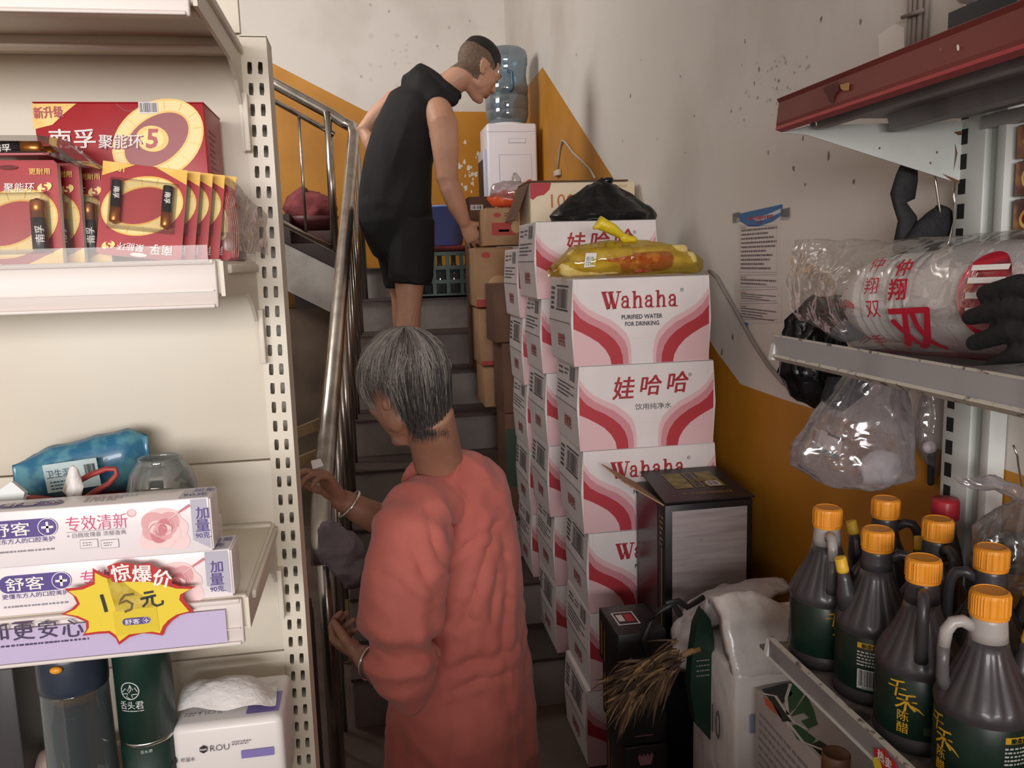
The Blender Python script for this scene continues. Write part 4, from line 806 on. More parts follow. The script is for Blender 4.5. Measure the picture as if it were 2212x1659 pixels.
# tied clear bag with dark contents at the right edge
c = atY(2180, 1150, 1.13); t = thing('tied_bag', 'tied clear bag of dark green things hanging at the right edge over the jugs', 'bag', (c.x, 1.13, 1.0)); m = MB(); kz = atY(2203, 1078, 1.13).z
bag(m, (c.x + .012, 1.13, 0), [(.012, 0, kz, .010, .010), (.006, 0, kz - .02, .035, .026), (.0, 0, kz - .05, .062, .045), (.0, 0, kz - .085, .070, .05), (.0, 0, kz - .125, .060, .045), (.004, 0, kz - .15, .03, .025), (.004, 0, kz - .153, .006, .006)], BAGF2, seed=1); crump(m, .006, 28, 8); m.build('film', t)
m = MB(); bag(m, (c.x + .02, 1.13, 0), [(-.085, 0, kz + .04, .03, .008), (-.06, 0, kz + .03, .034, .012), (-.02, 0, kz + .016, .026, .012), (0, 0, kz, .009, .009)], BAGF, folds=5, fa=.2, seed=3); crump(m, .008, 30, 9); m.build('gathered_top', t)
m = MB(); rr = random.Random(4)
for k in range(9): m.ball((c.x + .012 + rr.uniform(-.035, .035), 1.13 + rr.uniform(-.02, .02), kz - rr.uniform(.05, .125)), (.024, .018, .018), mat('dark_green_content', '17201a', .5, vs=20, hx2='2c3a2e'), 10)
crump(m, .006, 30, 2); m.build('contents', t)
m = MB(); pts = [atY(*q, 1.13) for q in ((2189, 962), (2198, 985), (2200, 1005), (2206, 1040), (2204, 1076))]; m.tube(pts, .0018, STEEL, 6); m.build('wire_hook', t)
# ------------------------------------------------------------------ on the middle shelf: pack of knitted gloves
KNIT = mat('white_knit', 'f4f0ee', .95, bump=.25, bs=180, stretch=(1, 1, 4)); REDT = mat('red_letters', 'b01c33', .4)
A0, A1 = V((.838, 1.265, 1.440)), V((.915, .90, 1.452)); ax = (A1 - A0).normalized(); LEN = (A1 - A0).length
t = thing('glove_pack', 'clear bag of white knitted gloves with large red characters on the middle shelf', 'gloves', (.87, 1.1, ZM))
m = MB(); pts = []; rad = []
for i in range(61):
    u = i / 60; b_ = .066 + .016 * min(1, u * 2.0); rp = .0022 * math.sin(i * 2.1) if u < .35 else 0
    pts.append(A0 + ax * LEN * u); rad.append(((b_ + rp), (b_ + rp) * .95))
m.chain(pts, rad, KNIT, 28); crump(m, .004, 14, 3); m.build('knitted_gloves', t)
m = MB(); mr = random.Random(8)
for k in range(60):
    a = mr.uniform(0, 6.28); r0 = mr.uniform(.02, .066); s_ = ax.orthogonal().normalized(); w_ = ax.cross(s_); p = A0 - ax * .006 + (s_ * math.cos(a) + w_ * math.sin(a)) * r0
    m.tube([p + ax * .012, p - ax * mr.uniform(.004, .015) + V((0, 0, mr.uniform(-.006, .006))), p - ax * mr.uniform(.016, .034) + V((0, 0, mr.uniform(-.014, .010)))], [.004, .003, .001], mat('red_yarn', 'b02734', .9), 5)
m.build('red_yarn_ends', t)
class Ax:
    """wraps round the bundle: a along it, b up round it, measured from the side that faces the aisle"""
    def __init__(s, r): s.r = r; s.e = (V((-1, -.35, 0)) - ax * V((-1, -.35, 0)).dot(ax)).normalized(); s.g = s.e.cross(ax) * (1 if s.e.cross(ax).z > 0 else -1)
    def __call__(s, a, b, c=0): th = b / s.r; return A0 + ax * a + (s.e * math.cos(th) + s.g * math.sin(th)) * (s.r + c)
R_ = .0905; fb = Ax(R_); m = MB()
for ch, a, b, h, bo in (('仲', .062, .060, .026, .0), ('翔', .066, .024, .026, .0), ('双', .072, -.012, .026, .0), ('手', .062, -.068, .024, .0), ('套', .062, -.098, .024, .0), ('仲', .118, .052, .028, .03), ('翔', .118, .018, .032, .03), ('双', .142, -.046, .072, .035), ('一', .112, -.105, .03, .03)):
    m.text(ch, fb, a, b, h, REDT, bo, rot=.05, off=.0016)
for k in range(1):
    m.ell(fb, .262, .010, .040, .062, REDT, .0016, 0, 40)
    for j, b in enumerate((.042, .024, .004, -.016)): m.rect(fb, .236, b, .292, b + .008, WHITE, .0024, 4)
m.v = [(x, y, max(z, ZM + .001)) for x, y, z in m.v]; m.build('printed_lettering', t)
m = MB(); n = 36; vs = []; st = []
for i in range(30):
    u = i / 29; s_ = -.19 + (LEN + .19) * u; p = A0 + ax * s_
    if s_ < 0:
        w_ = -s_ / .19; p = p + V((-.015, .0, .0)) * w_ + V((0, 0, .035 * w_)); ra, rb = R_ * (1 - .18 * w_), R_ * (1 - .82 * w_)
    else: ra = rb = R_ * (1 + .0)
    st.append((p, ra, rb))
g_ = fb.g; e_ = fb.e
for p, ra, rb in st:
    for j in range(n): a = 6.283 * j / n; vs.append(p + g_ * ra * math.sin(a) * (1.0 + .04 * math.sin(5 * a)) + e_ * rb * math.cos(a))
m.add(vs, [(i * n + j, i * n + (j + 1) % n, (i + 1) * n + (j + 1) % n, (i + 1) * n + j) for i in range(29) for j in range(n)], film('glove_film', 'fdfcfc', .01, .035, .09, 'f6f2f2', 30, .8, .20), True)
crump(m, .007, 24, 5, lambda p: 1.0 if (p - A0).dot(ax) < .02 else .35); m.v = [(x, y, max(z, ZM + .002)) for x, y, z in m.v]; m.build('film', t)
m = MB(); p = atY(1835, 715, 1.33); m.ball(p, (.034, .02, .018), glassy('blue_film', '9bb8cc', .25, .12), 14); crump(m, .008, 40, 7); m.v = [(x, y, max(z, ZM + .002)) for x, y, z in m.v]; m.build('blue_packet', label='small blue and clear film packet at the far end of the middle shelf', cat='packet')
# black gloves at the right edge
t = thing('rubber_glove', 'black glove lying at the near end of the middle shelf before the glove pack', 'glove', (.80, .86, ZM)); m = MB()
BG = mat('glove_black', '19191b', .75, bump=.2, bs=70); w0 = V((.80, .80, 1.425))
m.chain([V((.85, .70, 1.44)), V((.815, .80, 1.43)), V((.79, .865, 1.425))], [(.036, .02), (.042, .022), (.036, .018)], BG, 16)
for k, (dz, ln, dy) in enumerate(((.040, .105, .012), (.012, .13, .02), (-.017, .12, .018), (-.044, .09, .01))):
    p = V((.79, .85, 1.425 + dz)); m.chain([p + V((.006, -.02, 0)), p + V((-.010, ln * .5, .008)), p + V((-.012, ln, -.004 - .004 * k))], [.0150, .0145, .0115], BG, 12)
mb = remesh(m, .004, 3); mb.v = [(x, y, max(z, ZM + .002)) for x, y, z in mb.v]; mb.build('glove', t)
m = MB(); m.chain([V((.79, .72, ZM + .02)), V((.765, .86, ZM + .016)), V((.745, .99, ZM + .008))], [(.018, .05), (.014, .045), (.005, .02)], BAGF, 14); crump(m, .006, 30, 3); m.v = [(x, y, max(z, ZM + .002)) for x, y, z in m.v]; m.build('clear_packet', label='flat clear film packet under the black glove', cat='packet')
# ------------------------------------------------------------------ hanging under the top shelf
def hang(px_pts, y, rr, name, label, mt, rad2=.5):
    m = MB(); m.chain([atY(*p, y) for p in px_pts], [(r, r * rad2) for r in rr], mt, 14, up=(1, 0, 0)); crump(m, .005, 26, len(label)); return m.build(name, label=label, cat='glove')
hang([(1968, 345), (1958, 385), (1950, 425), (1945, 440), (1960, 475), (1958, 535)], 1.40, [.014, .022, .024, .013, .02, .026], 'hanging_glove', 'long black glove hanging under the white triangular bracket', BG)
hang([(2040, 455), (2030, 480), (2005, 510), (1975, 545)], 1.385, [.018, .032, .036, .03], 'hanging_glove', 'crumpled black glove hanging on the wire next to the upright', BG)
m = MB(); m.tube([atY(*p, 1.375) for p in ((2016, 360), (2022, 400), (2030, 455), (2034, 470))], .0022, STEEL, 6); m.build('wire_hook', label='thin wire hook holding the crumpled black glove', cat='hook')
m = MB(); m.tube([atY(*p, 1.36) for p in ((2062, 395), (2060, 425), (2068, 470), (2078, 535), (2084, 560))], .0028, STEEL, 6); m.tube([atY(*p, 1.365) for p in ((2060, 402), (2068, 430), (2062, 470), (2050, 520), (2040, 545))], .002, STEEL, 6); m.build('wire_hook', label='pair of bent steel wires hanging beside the slotted upright', cat='hook')
for k, (z0, z1, cc, lab) in enumerate([(1.66, 1.712, 'a35a2c', 'topmost orange-brown hanging sachet behind the rack upright'), (1.60, 1.655, '7a3a34', 'middle maroon hanging sachet behind the rack upright'), (1.53, 1.595, '6a2f2c', 'lowest dark red hanging sachet behind the rack upright')]):
    m = MB(); m.box((1.045, 1.12, z0), (1.056, 1.232, z1), mat('sachet' + cc, cc, .35, vs=30, hx2='c9873f', lo=.55, hi=.7), .003); f = Fr((1.045, 0, 0), (0, -1, 0), (0, 0, 1)); m.ell(f, -1.20, (z0 + z1) / 2, .016, .016, GOLD, .001); m.ell(f, -1.20, (z0 + z1) / 2, .010, .010, BDK, .0014); crump(m, .001, 40, k); m.build('seasoning_sachet', label=lab, cat='sachet', group='sachets behind the upright')
# on the top shelf
m = MB(); p = atZ(2085, 40, 1.80); m.box((.80, .955, 1.7478), (.94, 1.082, 1.838), mat('dark_box', '26282d', .5), .002); m.build('dark_carton', label='dark box standing on the red-fronted top shelf', cat='box')
m = MB(); bag(m, (.87, .975, 0), [(0, 0, 1.96, .02, .02), (0, 0, 1.93, .07, .08), (0, 0, 1.89, .095, .12), (0, 0, 1.862, .095, .13), (0, 0, 1.846, .06, .10), (0, 0, 1.842, .03, .05)], mat('white_sack', 'e2dce4', .4, vs=9, hx2='b9a8c9', lo=.58, hi=.66, bump=.3, bs=30), seed=2); crump(m, .008, 18, 5); m.v = [(x, y, max(z, 1.8395)) for x, y, z in m.v]; m.build('white_bag', label='white and violet plastic bag lying on the dark box on the top shelf', cat='bag')
# ------------------------------------------------------------------ on the right wall
t = thing('wall_notice', 'paper notice with a blue header taped to the right wall', 'notice', atX(1642, 690, W)); fr_ = Fr((W - .0015, 0, 0), (0, -1, 0), (0, 0, 1))
def WP(px, py): p = atX(px, py, W); return (-p.y, p.z)
m = MB(); m.prism([WP(*p) for p in ((1594, 470), (1692, 441), (1688, 696), (1590, 700))], fr_, 0, -.0008, mat('notice_paper', 'd6cdca', .7)); NB = mat('notice_blue', '3f6fa3', .5)
m.poly([WP(*p) for p in ((1597, 462), (1692, 441), (1692, 463), (1672, 478), (1640, 489), (1618, 489), (1600, 478))], fr_, NB, .0008)
m.poly([WP(*p) for p in ((1625, 472), (1660, 463), (1690, 450), (1690, 458), (1665, 470), (1640, 478))], fr_, mat('notice_pale', 'c9d3df', .5), .0012)
q = WP(1645, 466); m.fine(fr_, q[0] - .075, q[1] - .010, .15, .011, 1, mat('notice_red', 'a8474c', .5), .0015, 5, .8); q = WP(1642, 478); m.text('公告', fr_, q[0], q[1], .012, mat('notice_red', 'a8474c', .5), .02, w=.03, off=.0018)
for (y0, y1, rows) in ((488, 588, 10), (594, 620, 2), (626, 650, 3), (656, 690, 4)):
    a, b, c_, d = WP(1600, y0), WP(1680, y0 - 1), WP(1680, y1), WP(1600, y1); m.stroke([a, b, c_, d, a], .0011, fr_, GREYP, .0008)
    m.fine(fr_, c_[0] * 0 + d[0] + .006, d[1] + .006, (c_[0] - d[0]) - .012, (a[1] - d[1]) - .014, rows, mat('notice_ink', '6f6669', .6), .0009, rows); m.fine(fr_, a[0] + .006, a[1] - .009, .035, .005, 1, mat('notice_red', 'a8474c', .5), .0009)
q = WP(1610, 700); m.rect(fr_, q[0] - .026, q[1] - .004, q[0] + .022, q[1] + .005, NB, .0012); m.build('sheet', t)
TP2 = glassy('tape_clear', 'efe8e2', .14, .08)
for px, py, nm in ((1592, 470, 0), (1698, 462, 1)):
    m = MB(); q = WP(px, py); m.prism([(q[0] - .024, q[1] - .015), (q[0] + .024, q[1] - .013), (q[0] + .024, q[1] + .015), (q[0] - .024, q[1] + .013)], fr_, .0016, .0012, TP2); m.build('tape', t)
CAB = mat('grey_cable', '8d8680', .5)
m = MB(); m.tube([atX(px, py, W - .008) for px, py in ((1532, 585), (1548, 598), (1560, 620), (1580, 655), (1600, 690), (1630, 745), (1660, 790), (1692, 828), (1730, 850))], .0055, CAB, 8); m.build('wall_cable', label='grey cable hanging down the wall beside the paper notice', cat='cable')
for k, (px, r) in enumerate(((1966, .006), (1976, .0055), (1988, .0065), (2000, .005))):
    m = MB(); m.tube([atX(px + 4, -40, W - .008), atX(px + 2, 20, W - .010), atX(px, 60, W - .008), atX(px - 4, 130, W - .008)], r, mat('dusty_cable', '8b8079', .7), 8); m.build('vertical_cable', label='dusty vertical cable in the bundle on the wall above the red shelf', cat='cable', group='cables bundled on the wall')
m = MB(); a = atX(1955, 38, W - .01); b = atX(2006, 22, W - .012); m.tube([a + V((-.006, 0, 0)), b + V((-.012, 0, 0))], .004, mat('dusty_cable', '8b8079', .7), 6); m.build('cable_tie', label='tie across the bundle of dusty wall cables', cat='cable tie')
m = MB(); m.tube([atX(px, py, W - .006) for px, py in ((1204, 368), (1206, 345), (1210, 318), (1215, 303), (1222, 308), (1238, 330), (1262, 352), (1276, 368), (1285, 385))], .006, mat('white_cable', 'b5aaa0', .6), 8); p = atX(1204, 374, W - .012); m.box((p.x - .012, p.y - .05, p.z - .016), (p.x + .010, p.y + .05, p.z + .016), mat('plug_pale', 'cdbfb2', .5), .004); m.build('plug_cable', label='pale cable and plug hanging on the ochre wall above the opened box', cat='cable')
# ================================================================== water cartons
CW = mat('carton_white', 'e9e1e0', .6, vs=5, hx2='ddd3d2', lo=.45, hi=.8); CR = mat('carton_red', 'b5343f', .55); CP = mat('carton_pink', 'd28e97', .55); CPP = mat('carton_pale_pink', 'e3bcc0', .55); CRT = mat('carton_red_text', 'a82a34', .55); SEAM = mat('carton_seam', '6c6164', .8); CG = mat('carton_print_grey', '4c474d', .6); CWS = mat('carton_side_shade', 'd9d0d0', .65, vs=4, hx2='cdc3c4', lo=.45, hi=.8)  # carton ends use a darker white, their shade put into the colour
CWD, CD, CH = .40, .27, .2435
def mirror(p): return [(1 - a, b) for a, b in p]
def latin_logo(m, f, cx, cy, w, h, mt):
    """slab letters W a h a h a drawn as strokes"""
    k = w / 6.35; q = h; x0 = cx - w / 2
    def S(pts, wd, dx): m.stroke([(x0 + (dx + a) * k, cy + (b - .5) * q) for a, b in pts], wd * k, f, mt, .0016)
    def R(a0, b0, a1, b1, dx): m.rect(f, x0 + (dx + a0) * k, cy + (b0 - .5) * q, x0 + (dx + a1) * k, cy + (b1 - .5) * q, mt, .0016)
    S([(.12, .97), (.50, .0)], .30, 0); S([(.55, .0), (.82, .9)], .11, 0); S([(.62, .97), (1.00, .0)], .30, 0); S([(1.05, .0), (1.36, .97)], .11, 0)
    R(-.06, .92, .45, 1.0, 0); R(.50, .92, .95, 1.0, 0); R(1.14, .92, 1.55, 1.0, 0); R(.36, 0, .62, .06, 0); R(.88, 0, 1.12, .06, 0)
    def A(dx):
        S([(.12, .52), (.22, .66), (.46, .68), (.56, .56), (.56, .06)], .17, dx); S([(.52, .40), (.24, .40), (.10, .24), (.16, .08), (.36, .05), (.56, .18)], .16, dx); R(.48, 0, .80, .07, dx); R(.06, .46, .22, .56, dx)
    def Hh(dx):
        S([(.20, .95), (.20, .03)], .20, dx); S([(.26, .50), (.40, .66), (.60, .66), (.68, .52), (.68, .03)], .18, dx); R(.0, .90, .30, .98, dx); R(.02, 0, .40, .07, dx); R(.50, 0, .88, .07, dx)
    A(1.50); Hh(2.42); A(3.42); Hh(4.34); A(5.36)
def water_carton(front, side):
    m = MB(); w, d, h = CWD, CD, CH
    # walls: front/back flat, ends folded out a little along their middle seam
    nz_ = [0, .02, .5, .98, 1]; bulge = [-.002, 0, .007, 0, -.002]; vs = []
    for z, b in zip(nz_, bulge): vs += [(0 - b * 1.0 + .001, 0, z * h), (w + b - .001, 0, z * h), (w + b - .001, d, z * h), (0 - b + .001, d, z * h)]
    for i in range(4):
        k = 4 * i; n = k + 4
        m.add([vs[k], vs[k + 1], vs[n + 1], vs[n]], [(0, 1, 2, 3)], CW); m.add([vs[k + 2], vs[k + 3], vs[n + 3], vs[n + 2]], [(0, 1, 2, 3)], CW)
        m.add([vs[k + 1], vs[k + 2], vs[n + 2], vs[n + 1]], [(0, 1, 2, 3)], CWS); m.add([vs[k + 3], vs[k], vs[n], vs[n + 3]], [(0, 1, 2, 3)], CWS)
    m.add(vs[:4], [(3, 2, 1, 0)], CW); m.add(vs[16:], [(0, 1, 2, 3)], CW)
    f = Fr((0, 0, 0), (1, 0, 0), (0, 0, 1))
    def sw(pts, mt, off):
        for P in (pts, mirror(pts)): m.poly([(a * w, b * h) for a, b in P], f, mt, off)
    o1 = [(0, .86), (.05, .74), (.11, .655), (.18, .59), (.26, .53), (.33, .45), (.385, .36), (.41, .26), (.42, .14), (.42, .003)]
    o2 = [(0, .78), (.05, .665), (.11, .585), (.18, .52), (.25, .465), (.32, .375), (.37, .28), (.392, .18), (.398, .08), (.398, .003)]
    o3 = [(0, .655), (.05, .555), (.11, .49), (.18, .435), (.25, .36), (.30, .285), (.335, .2), (.355, .1), (.358, .003)]
    o4 = [(0, .43), (.06, .385), (.12, .33), (.18, .265), (.23, .18), (.262, .09), (.272, .003)]
    for o, mt, off in ((o1, CPP, .0006), (o2, CP, .0009), (o3, CR, .0012), (o4, CPP, .0015)): sw([(.0, .003)] + o if 0 else [(.002, .003)] + [(max(.002, a), b) for a, b in o], mt, off)
    if front == 'latin':
        latin_logo(m, f, .495 * w, .745 * h, .57 * w, .20 * h, CRT); m.text('®', f, .795 * w, .835 * h, .011, INK, 0); m.text('PURIFIED WATER', f, .50 * w, .545 * h, .0125, INK, .022, w=.30 * w); m.text('FOR DRINKING', f, .50 * w, .465 * h, .0125, INK, .022, w=.25 * w)
    else:
        for ch, a, b, s in (('娃', .33, .72, 1.0), ('哈', .53, .74, .9), ('哈', .73, .76, .95)): m.text(ch, f, a * w, b * h, .26 * h * s, CRT, .022, w=.155 * w, off=.0014, slant=.16)
        m.text('®', f, .82 * w, .84 * h, .011, INK, 0); m.text('饮用纯净水', f, .545 * w, .49 * h, .018, INK, .0, w=.27 * w)
    m.stroke([(a * w, .30 * h) for a in (.42, .5, .6, .7)], .0005, f, CPP, .0008); 
    for a in (.035, .955): m.stroke([(a * w, .72 * h), (a * w, .985 * h)], .0006, f, CPP, .0006)
    m.rect(f, .004, h - .0016, w - .004, h - .0002, SEAM, .0006); m.rect(f, .0006, .004, .0018, h - .004, mat('carton_edge', 'b9adae', .7), .0005)
    # left end: upper and lower folds
    for lo, hi, nrm in ((0, .5, 1), (.5, 1, -1)):
        z0 = h * lo; z1 = h * hi; x0, x1 = (0, -.007) if lo == 0 else (-.007, 0)
        fe = Fr((x0, d, z0), (0, -1, 0), (x1 - x0, 0, z1 - z0)); hh = z1 - z0
        if lo == 0:
            m.text('娃哈哈', fe, d * .55, hh * .55, .040, CRT, .01, w=.085, off=.0012, slant=.2); m.stroke([(.002, hh * .985), (d - .002, hh * .985)], .0022, fe, SEAM, .0008)
        elif side == 'code':
            m.barcode(fe, d * .36, hh * .30, d * .46, hh * .46, CG, None, .001, 22); m.rect(fe, d * .33, hh * .24, d * .86, hh * .28, CG, .001); m.rect(fe, d * .33, hh * .80, d * .86, hh * .84, CG, .001); m.fine(fe, d * .08, hh * .22, d * .16, hh * .6, 5, CG, .001, 4, .6)
        else:
            m.fine(fe, d * .10, hh * .12, d * .75, hh * .38, 4, CG, .001, 9, .4); m.fine(fe, d * .12, hh * .62, d * .2, hh * .25, 2, CG, .001, 3); m.barcode(fe, d * .64, hh * .58, d * .22, hh * .34, CG, None, .001, 12); m.fine(fe, d * .4, hh * .66, d * .18, hh * .2, 2, CG, .001, 6)
    return m
CM = {}
def place_carton(front, side, x, y, z, rot, label, group):
    k = (front, side)
    if k not in CM: CM[k] = water_carton(front, side).mesh('water_carton')
    o = bpy.data.objects.new('water_carton', CM[k]); COL.objects.link(o); o.location = (x, y, z); o.rotation_euler = (0, 0, rot); return setp(o, label, 'carton', group)
g = 'cartons of drinking water stacked along the stairs'
order = ['topmost', 'second from the top', 'third from the top', 'fourth from the top', 'fifth from the top', 'lowest']
extra = {0: 'under the yellow bag', 1: 'large Chinese characters on its front', 2: 'kraft flap before it', 3: 'half hidden by the black carton', 4: 'small black box before it', 5: 'standing on the floor'}
for i, (x, fr__, sd) in enumerate(((.553, 'latin', 'code'), (.566, 'cjk', 'text'), (.574, 'latin', 'code'), (.586, 'latin', 'code'), (.586, 'cjk', 'text'), (.574, 'latin', 'code'))):
    place_carton(fr__, sd, x, 2.25, CH * (5 - i) + .004, math.radians((.4, -.3, .5, -.2, .3, 0)[i]), f'water carton {order[i]} in the front stack, {extra[i]}', g)
for i, (x, sd) in enumerate(((.528, 'text'), (.545, 'text'), (.556, 'code'), (.558, 'code'), (.572, 'text'), (.572, 'code'))):
    place_carton('cjk' if i != 2 else 'latin', sd, x, 2.645 - .02 * (i == 0), RISE + .013 + CH * (5 - i), math.radians((.6, -.5, .4, 0, .4, 0)[i]), f'water carton {order[i]} in the middle stack' + (', black bag on it' if i == 0 else ''), g)
for i, (x, sd) in enumerate(((.525, 'text'), (.535, 'code'), (.545, 'text'), (.548, 'code'), (.55, 'text'))):
    place_carton('latin', sd, x, 2.935, 2 * RISE + .013 + CH * (4 - i), math.radians((.5, -.3, .4, .2, 0)[i]), f'water carton {order[i] if i < 4 else "lowest"} in the rear stack, furthest up the stairs', g)
# ------------------------------------------------------------------ brown cartons up the stairs
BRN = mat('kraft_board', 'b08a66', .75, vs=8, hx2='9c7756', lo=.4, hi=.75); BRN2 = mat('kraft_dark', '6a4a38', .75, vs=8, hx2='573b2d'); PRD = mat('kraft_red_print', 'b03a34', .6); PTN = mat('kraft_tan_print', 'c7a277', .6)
def kraft(name, lab, px0, py0, px1, py1, y, dep, mt, art=0):
    a, b = atY(px0, py1, y), atY(px1, py0, y); m = MB(); m.box((a.x, y, a.z), (b.x, y + dep, b.z), mt, .003); f = FRONT(y); w, h = b.x - a.x, b.z - a.z
    def R(u0, v0, u1, v1, mm): m.rect(f, a.x + u0 * w, a.z + v0 * h, a.x + u1 * w, a.z + v1 * h, mm, .001)
    if art == 1:
        R(.13, .27, .72, .60, PRD); m.ell(f, a.x + .72 * w, a.z + .48 * h, w * .12, h * .16, PTN, .0012); m.ell(f, a.x + .27 * w, a.z + .80 * h, w * .09, h * .06, PRD, .001); m.fine(f, a.x + .45 * w, a.z + .75 * h, w * .4, h * .12, 2, BRN2, .001); R(.3, .36, .55, .42, PTN)
    if art == 2:
        m.ell(f, a.x + .28 * w, a.z + .87 * h, w * .12, h * .05, PRD, .001); m.ell(f, a.x + .6 * w, a.z + .38 * h, w * .28, h * .15, PTN, .001); R(.0, .0, 1, .13, PRD); m.text('福', f, a.x + .6 * w, a.z + .27 * h, h * .12, PRD, .02); R(0.02, .14, .98, .15, PTN)
    if art == 3:
        m.ell(f, a.x + .45 * w, a.z + .80 * h, w * .18, h * .09, PRD, .001); R(.0, .0, 1, .08, PRD)
    m.rect(f, a.x, b.z - .003, b.x, b.z - .0015, BRN2, .0006); 
    return m.build(name, label=lab, cat='carton', org=(a.x + w / 2, y + dep / 2, a.z))
kraft('cardboard_carton', 'brown carton with a red panel, under the orange plastic bag', 1052, 447, 1138, 531, 3.50, .24, BRN, 1)
kraft('cardboard_carton', 'tall brown carton with a red band along its foot', 1030, 533, 1108, 664, 3.48, .26, BRN, 2)
kraft('cardboard_carton', 'narrow brown carton below the one with the red band', 1040, 666, 1086, 790, 3.475, .25, BRN, 3)
kraft('cardboard_carton', 'lowest brown carton of the tower on the stairs', 1048, 792, 1086, 880, 3.47, .25, BRN, 0)
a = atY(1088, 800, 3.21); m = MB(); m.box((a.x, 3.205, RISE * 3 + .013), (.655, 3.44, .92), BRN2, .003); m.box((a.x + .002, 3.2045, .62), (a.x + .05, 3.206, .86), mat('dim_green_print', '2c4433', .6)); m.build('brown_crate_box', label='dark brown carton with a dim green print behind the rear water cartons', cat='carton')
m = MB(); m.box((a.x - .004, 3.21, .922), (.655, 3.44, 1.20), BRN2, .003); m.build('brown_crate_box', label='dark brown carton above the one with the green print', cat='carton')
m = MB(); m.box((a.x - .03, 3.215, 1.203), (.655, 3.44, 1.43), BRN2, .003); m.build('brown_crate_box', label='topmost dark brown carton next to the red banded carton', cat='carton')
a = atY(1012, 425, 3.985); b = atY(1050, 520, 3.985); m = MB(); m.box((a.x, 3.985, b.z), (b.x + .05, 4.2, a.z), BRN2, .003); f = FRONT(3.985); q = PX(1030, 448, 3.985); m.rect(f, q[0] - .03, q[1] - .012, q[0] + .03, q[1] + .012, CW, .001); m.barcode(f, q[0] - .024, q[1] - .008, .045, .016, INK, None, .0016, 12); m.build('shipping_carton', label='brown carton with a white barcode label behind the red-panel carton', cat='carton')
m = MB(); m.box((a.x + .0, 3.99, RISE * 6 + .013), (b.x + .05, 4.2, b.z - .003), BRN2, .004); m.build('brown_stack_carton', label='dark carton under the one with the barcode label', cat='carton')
# opened box reading 100
a = atY(1146, 392, 3.3); b = atY(1372, 392, 3.3); zb = 2 * RISE + .013 + 5 * CH + .03
t = thing('opened_box', 'opened cream and red box with orange numerals behind the black bag', 'box', ((a.x + b.x) / 2, 3.42, zb)); m = MB(); f = FRONT(3.22); A = PX(1146, 480, 3.22); B2 = PX(1372, 391, 3.22)
CRB = mat('box_cream', 'ead9bc', .5); m.box((A[0], 3.22, zb), (B2[0], 3.48, B2[1]), CRB, .006); zt = B2[1]
BRR = mat('box_red', 'b8323c', .5); m.poly([(A[0] + .001, zt - .002), (A[0] + .085, zt - .002), (A[0] + .078, zt - .028), (A[0] + .055, zt - .048), (A[0] + .03, zt - .052), (A[0] + .012, zt - .066), (A[0] + .001, zt - .060)], f, BRR, .001)
q = PX(1205, 434, 3.22); m.text('100', f, q[0] + .02, q[1], .052, mat('box_orange', 'c4713f', .5), .0, off=.0012); q = PX(1345, 402, 3.22); m.fine(f, q[0] - .03, q[1] - .006, .05, .012, 2, PTN, .001); m.build('carton', t)
m = MB(); fl = Fr((A[0], 3.22, zt), (0, 1, 0), (-.4, 0, -1)); m.prism([(0.002, 0), (.255, 0), (.245, .15), (.01, .15)], fl, .0, .003, BRN2); m.build('side_flap', t)
m = MB(); m.box((A[0] - .005, 3.215, zt + .001), (B2[0] - .03, 3.45, zt + .006), BRN2); m.build('top_flap', t)
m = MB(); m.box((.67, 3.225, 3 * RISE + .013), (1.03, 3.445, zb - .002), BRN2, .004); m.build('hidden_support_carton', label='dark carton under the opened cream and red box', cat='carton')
# bags on the stacks
c = atY(1304, 470, 2.78); t = thing('black_bag_on_cartons', 'knotted black plastic bag on the middle stack of water cartons', 'bag', (c.x, 2.79, RISE + .013 + 6 * CH)); zb = RISE + .014 + 6 * CH; m = MB(); zt = atY(1304, 390, 2.78).z - zb
bag(m, (c.x - .005, 2.785, zb), [(.0, 0, zt, .016, .014), (.0, 0, zt * .90, .045, .035), (.0, 0, zt * .62, .10, .07), (.0, 0, zt * .36, .155, .10), (.0, 0, zt * .16, .182, .125), (.0, 0, .002, .176, .12)], BBAG, folds=7, fa=.07, seed=2); crump(m, .007, 26, 3); m.v = [(x, y, max(z, zb + .001)) for x, y, z in m.v]; m.build('film', t)
m = MB(); m.ball((c.x + .01, 2.785, zb + zt), (.026, .02, .012), BBAG, 12); crump(m, .006, 50, 2); m.build('knot', t)
YF = film('yellow_film', 'fbf0a6', .10, .10, .10, 'f0d840', 24, .8, .42); YN = mat('noodle_yellow', 'e6d08a', .5, vs=30, hx2='c9a948'); RP = mat('foil_red', 'b3342f', .35, vs=45, hx2='e08a6a', lo=.5, hi=.62)
zb = 6 * CH + .006; c = atY(1350, 560, 2.37); t = thing('yellow_bag', 'see-through yellow plastic bag of groceries on the front stack of water cartons', 'bag', (c.x, 2.37, zb)); L0, L1 = atY(1190, 560, 2.36).x, atY(1512, 550, 2.36).x
m = MB(); n1, n2 = 34, 24; vs = []
for i in range(n1 + 1):
    u = i / n1; x = L0 + (L1 - L0) * u; hh = .105 * (math.sin(math.pi * min(1, max(0, .04 + .93 * u)))) ** .30 * (1.0 - .08 * u) * (1 if u > .14 else .55 + .45 * u / .14); wy = .085 * max(.1, math.sin(math.pi * (.06 + .88 * u))) ** .5
    for j in range(n2):
        a_ = 6.283 * j / n2; vs.append((x, 2.37 + wy * math.cos(a_), zb + .002 + hh * .5 + hh * .5 * math.sin(a_)))
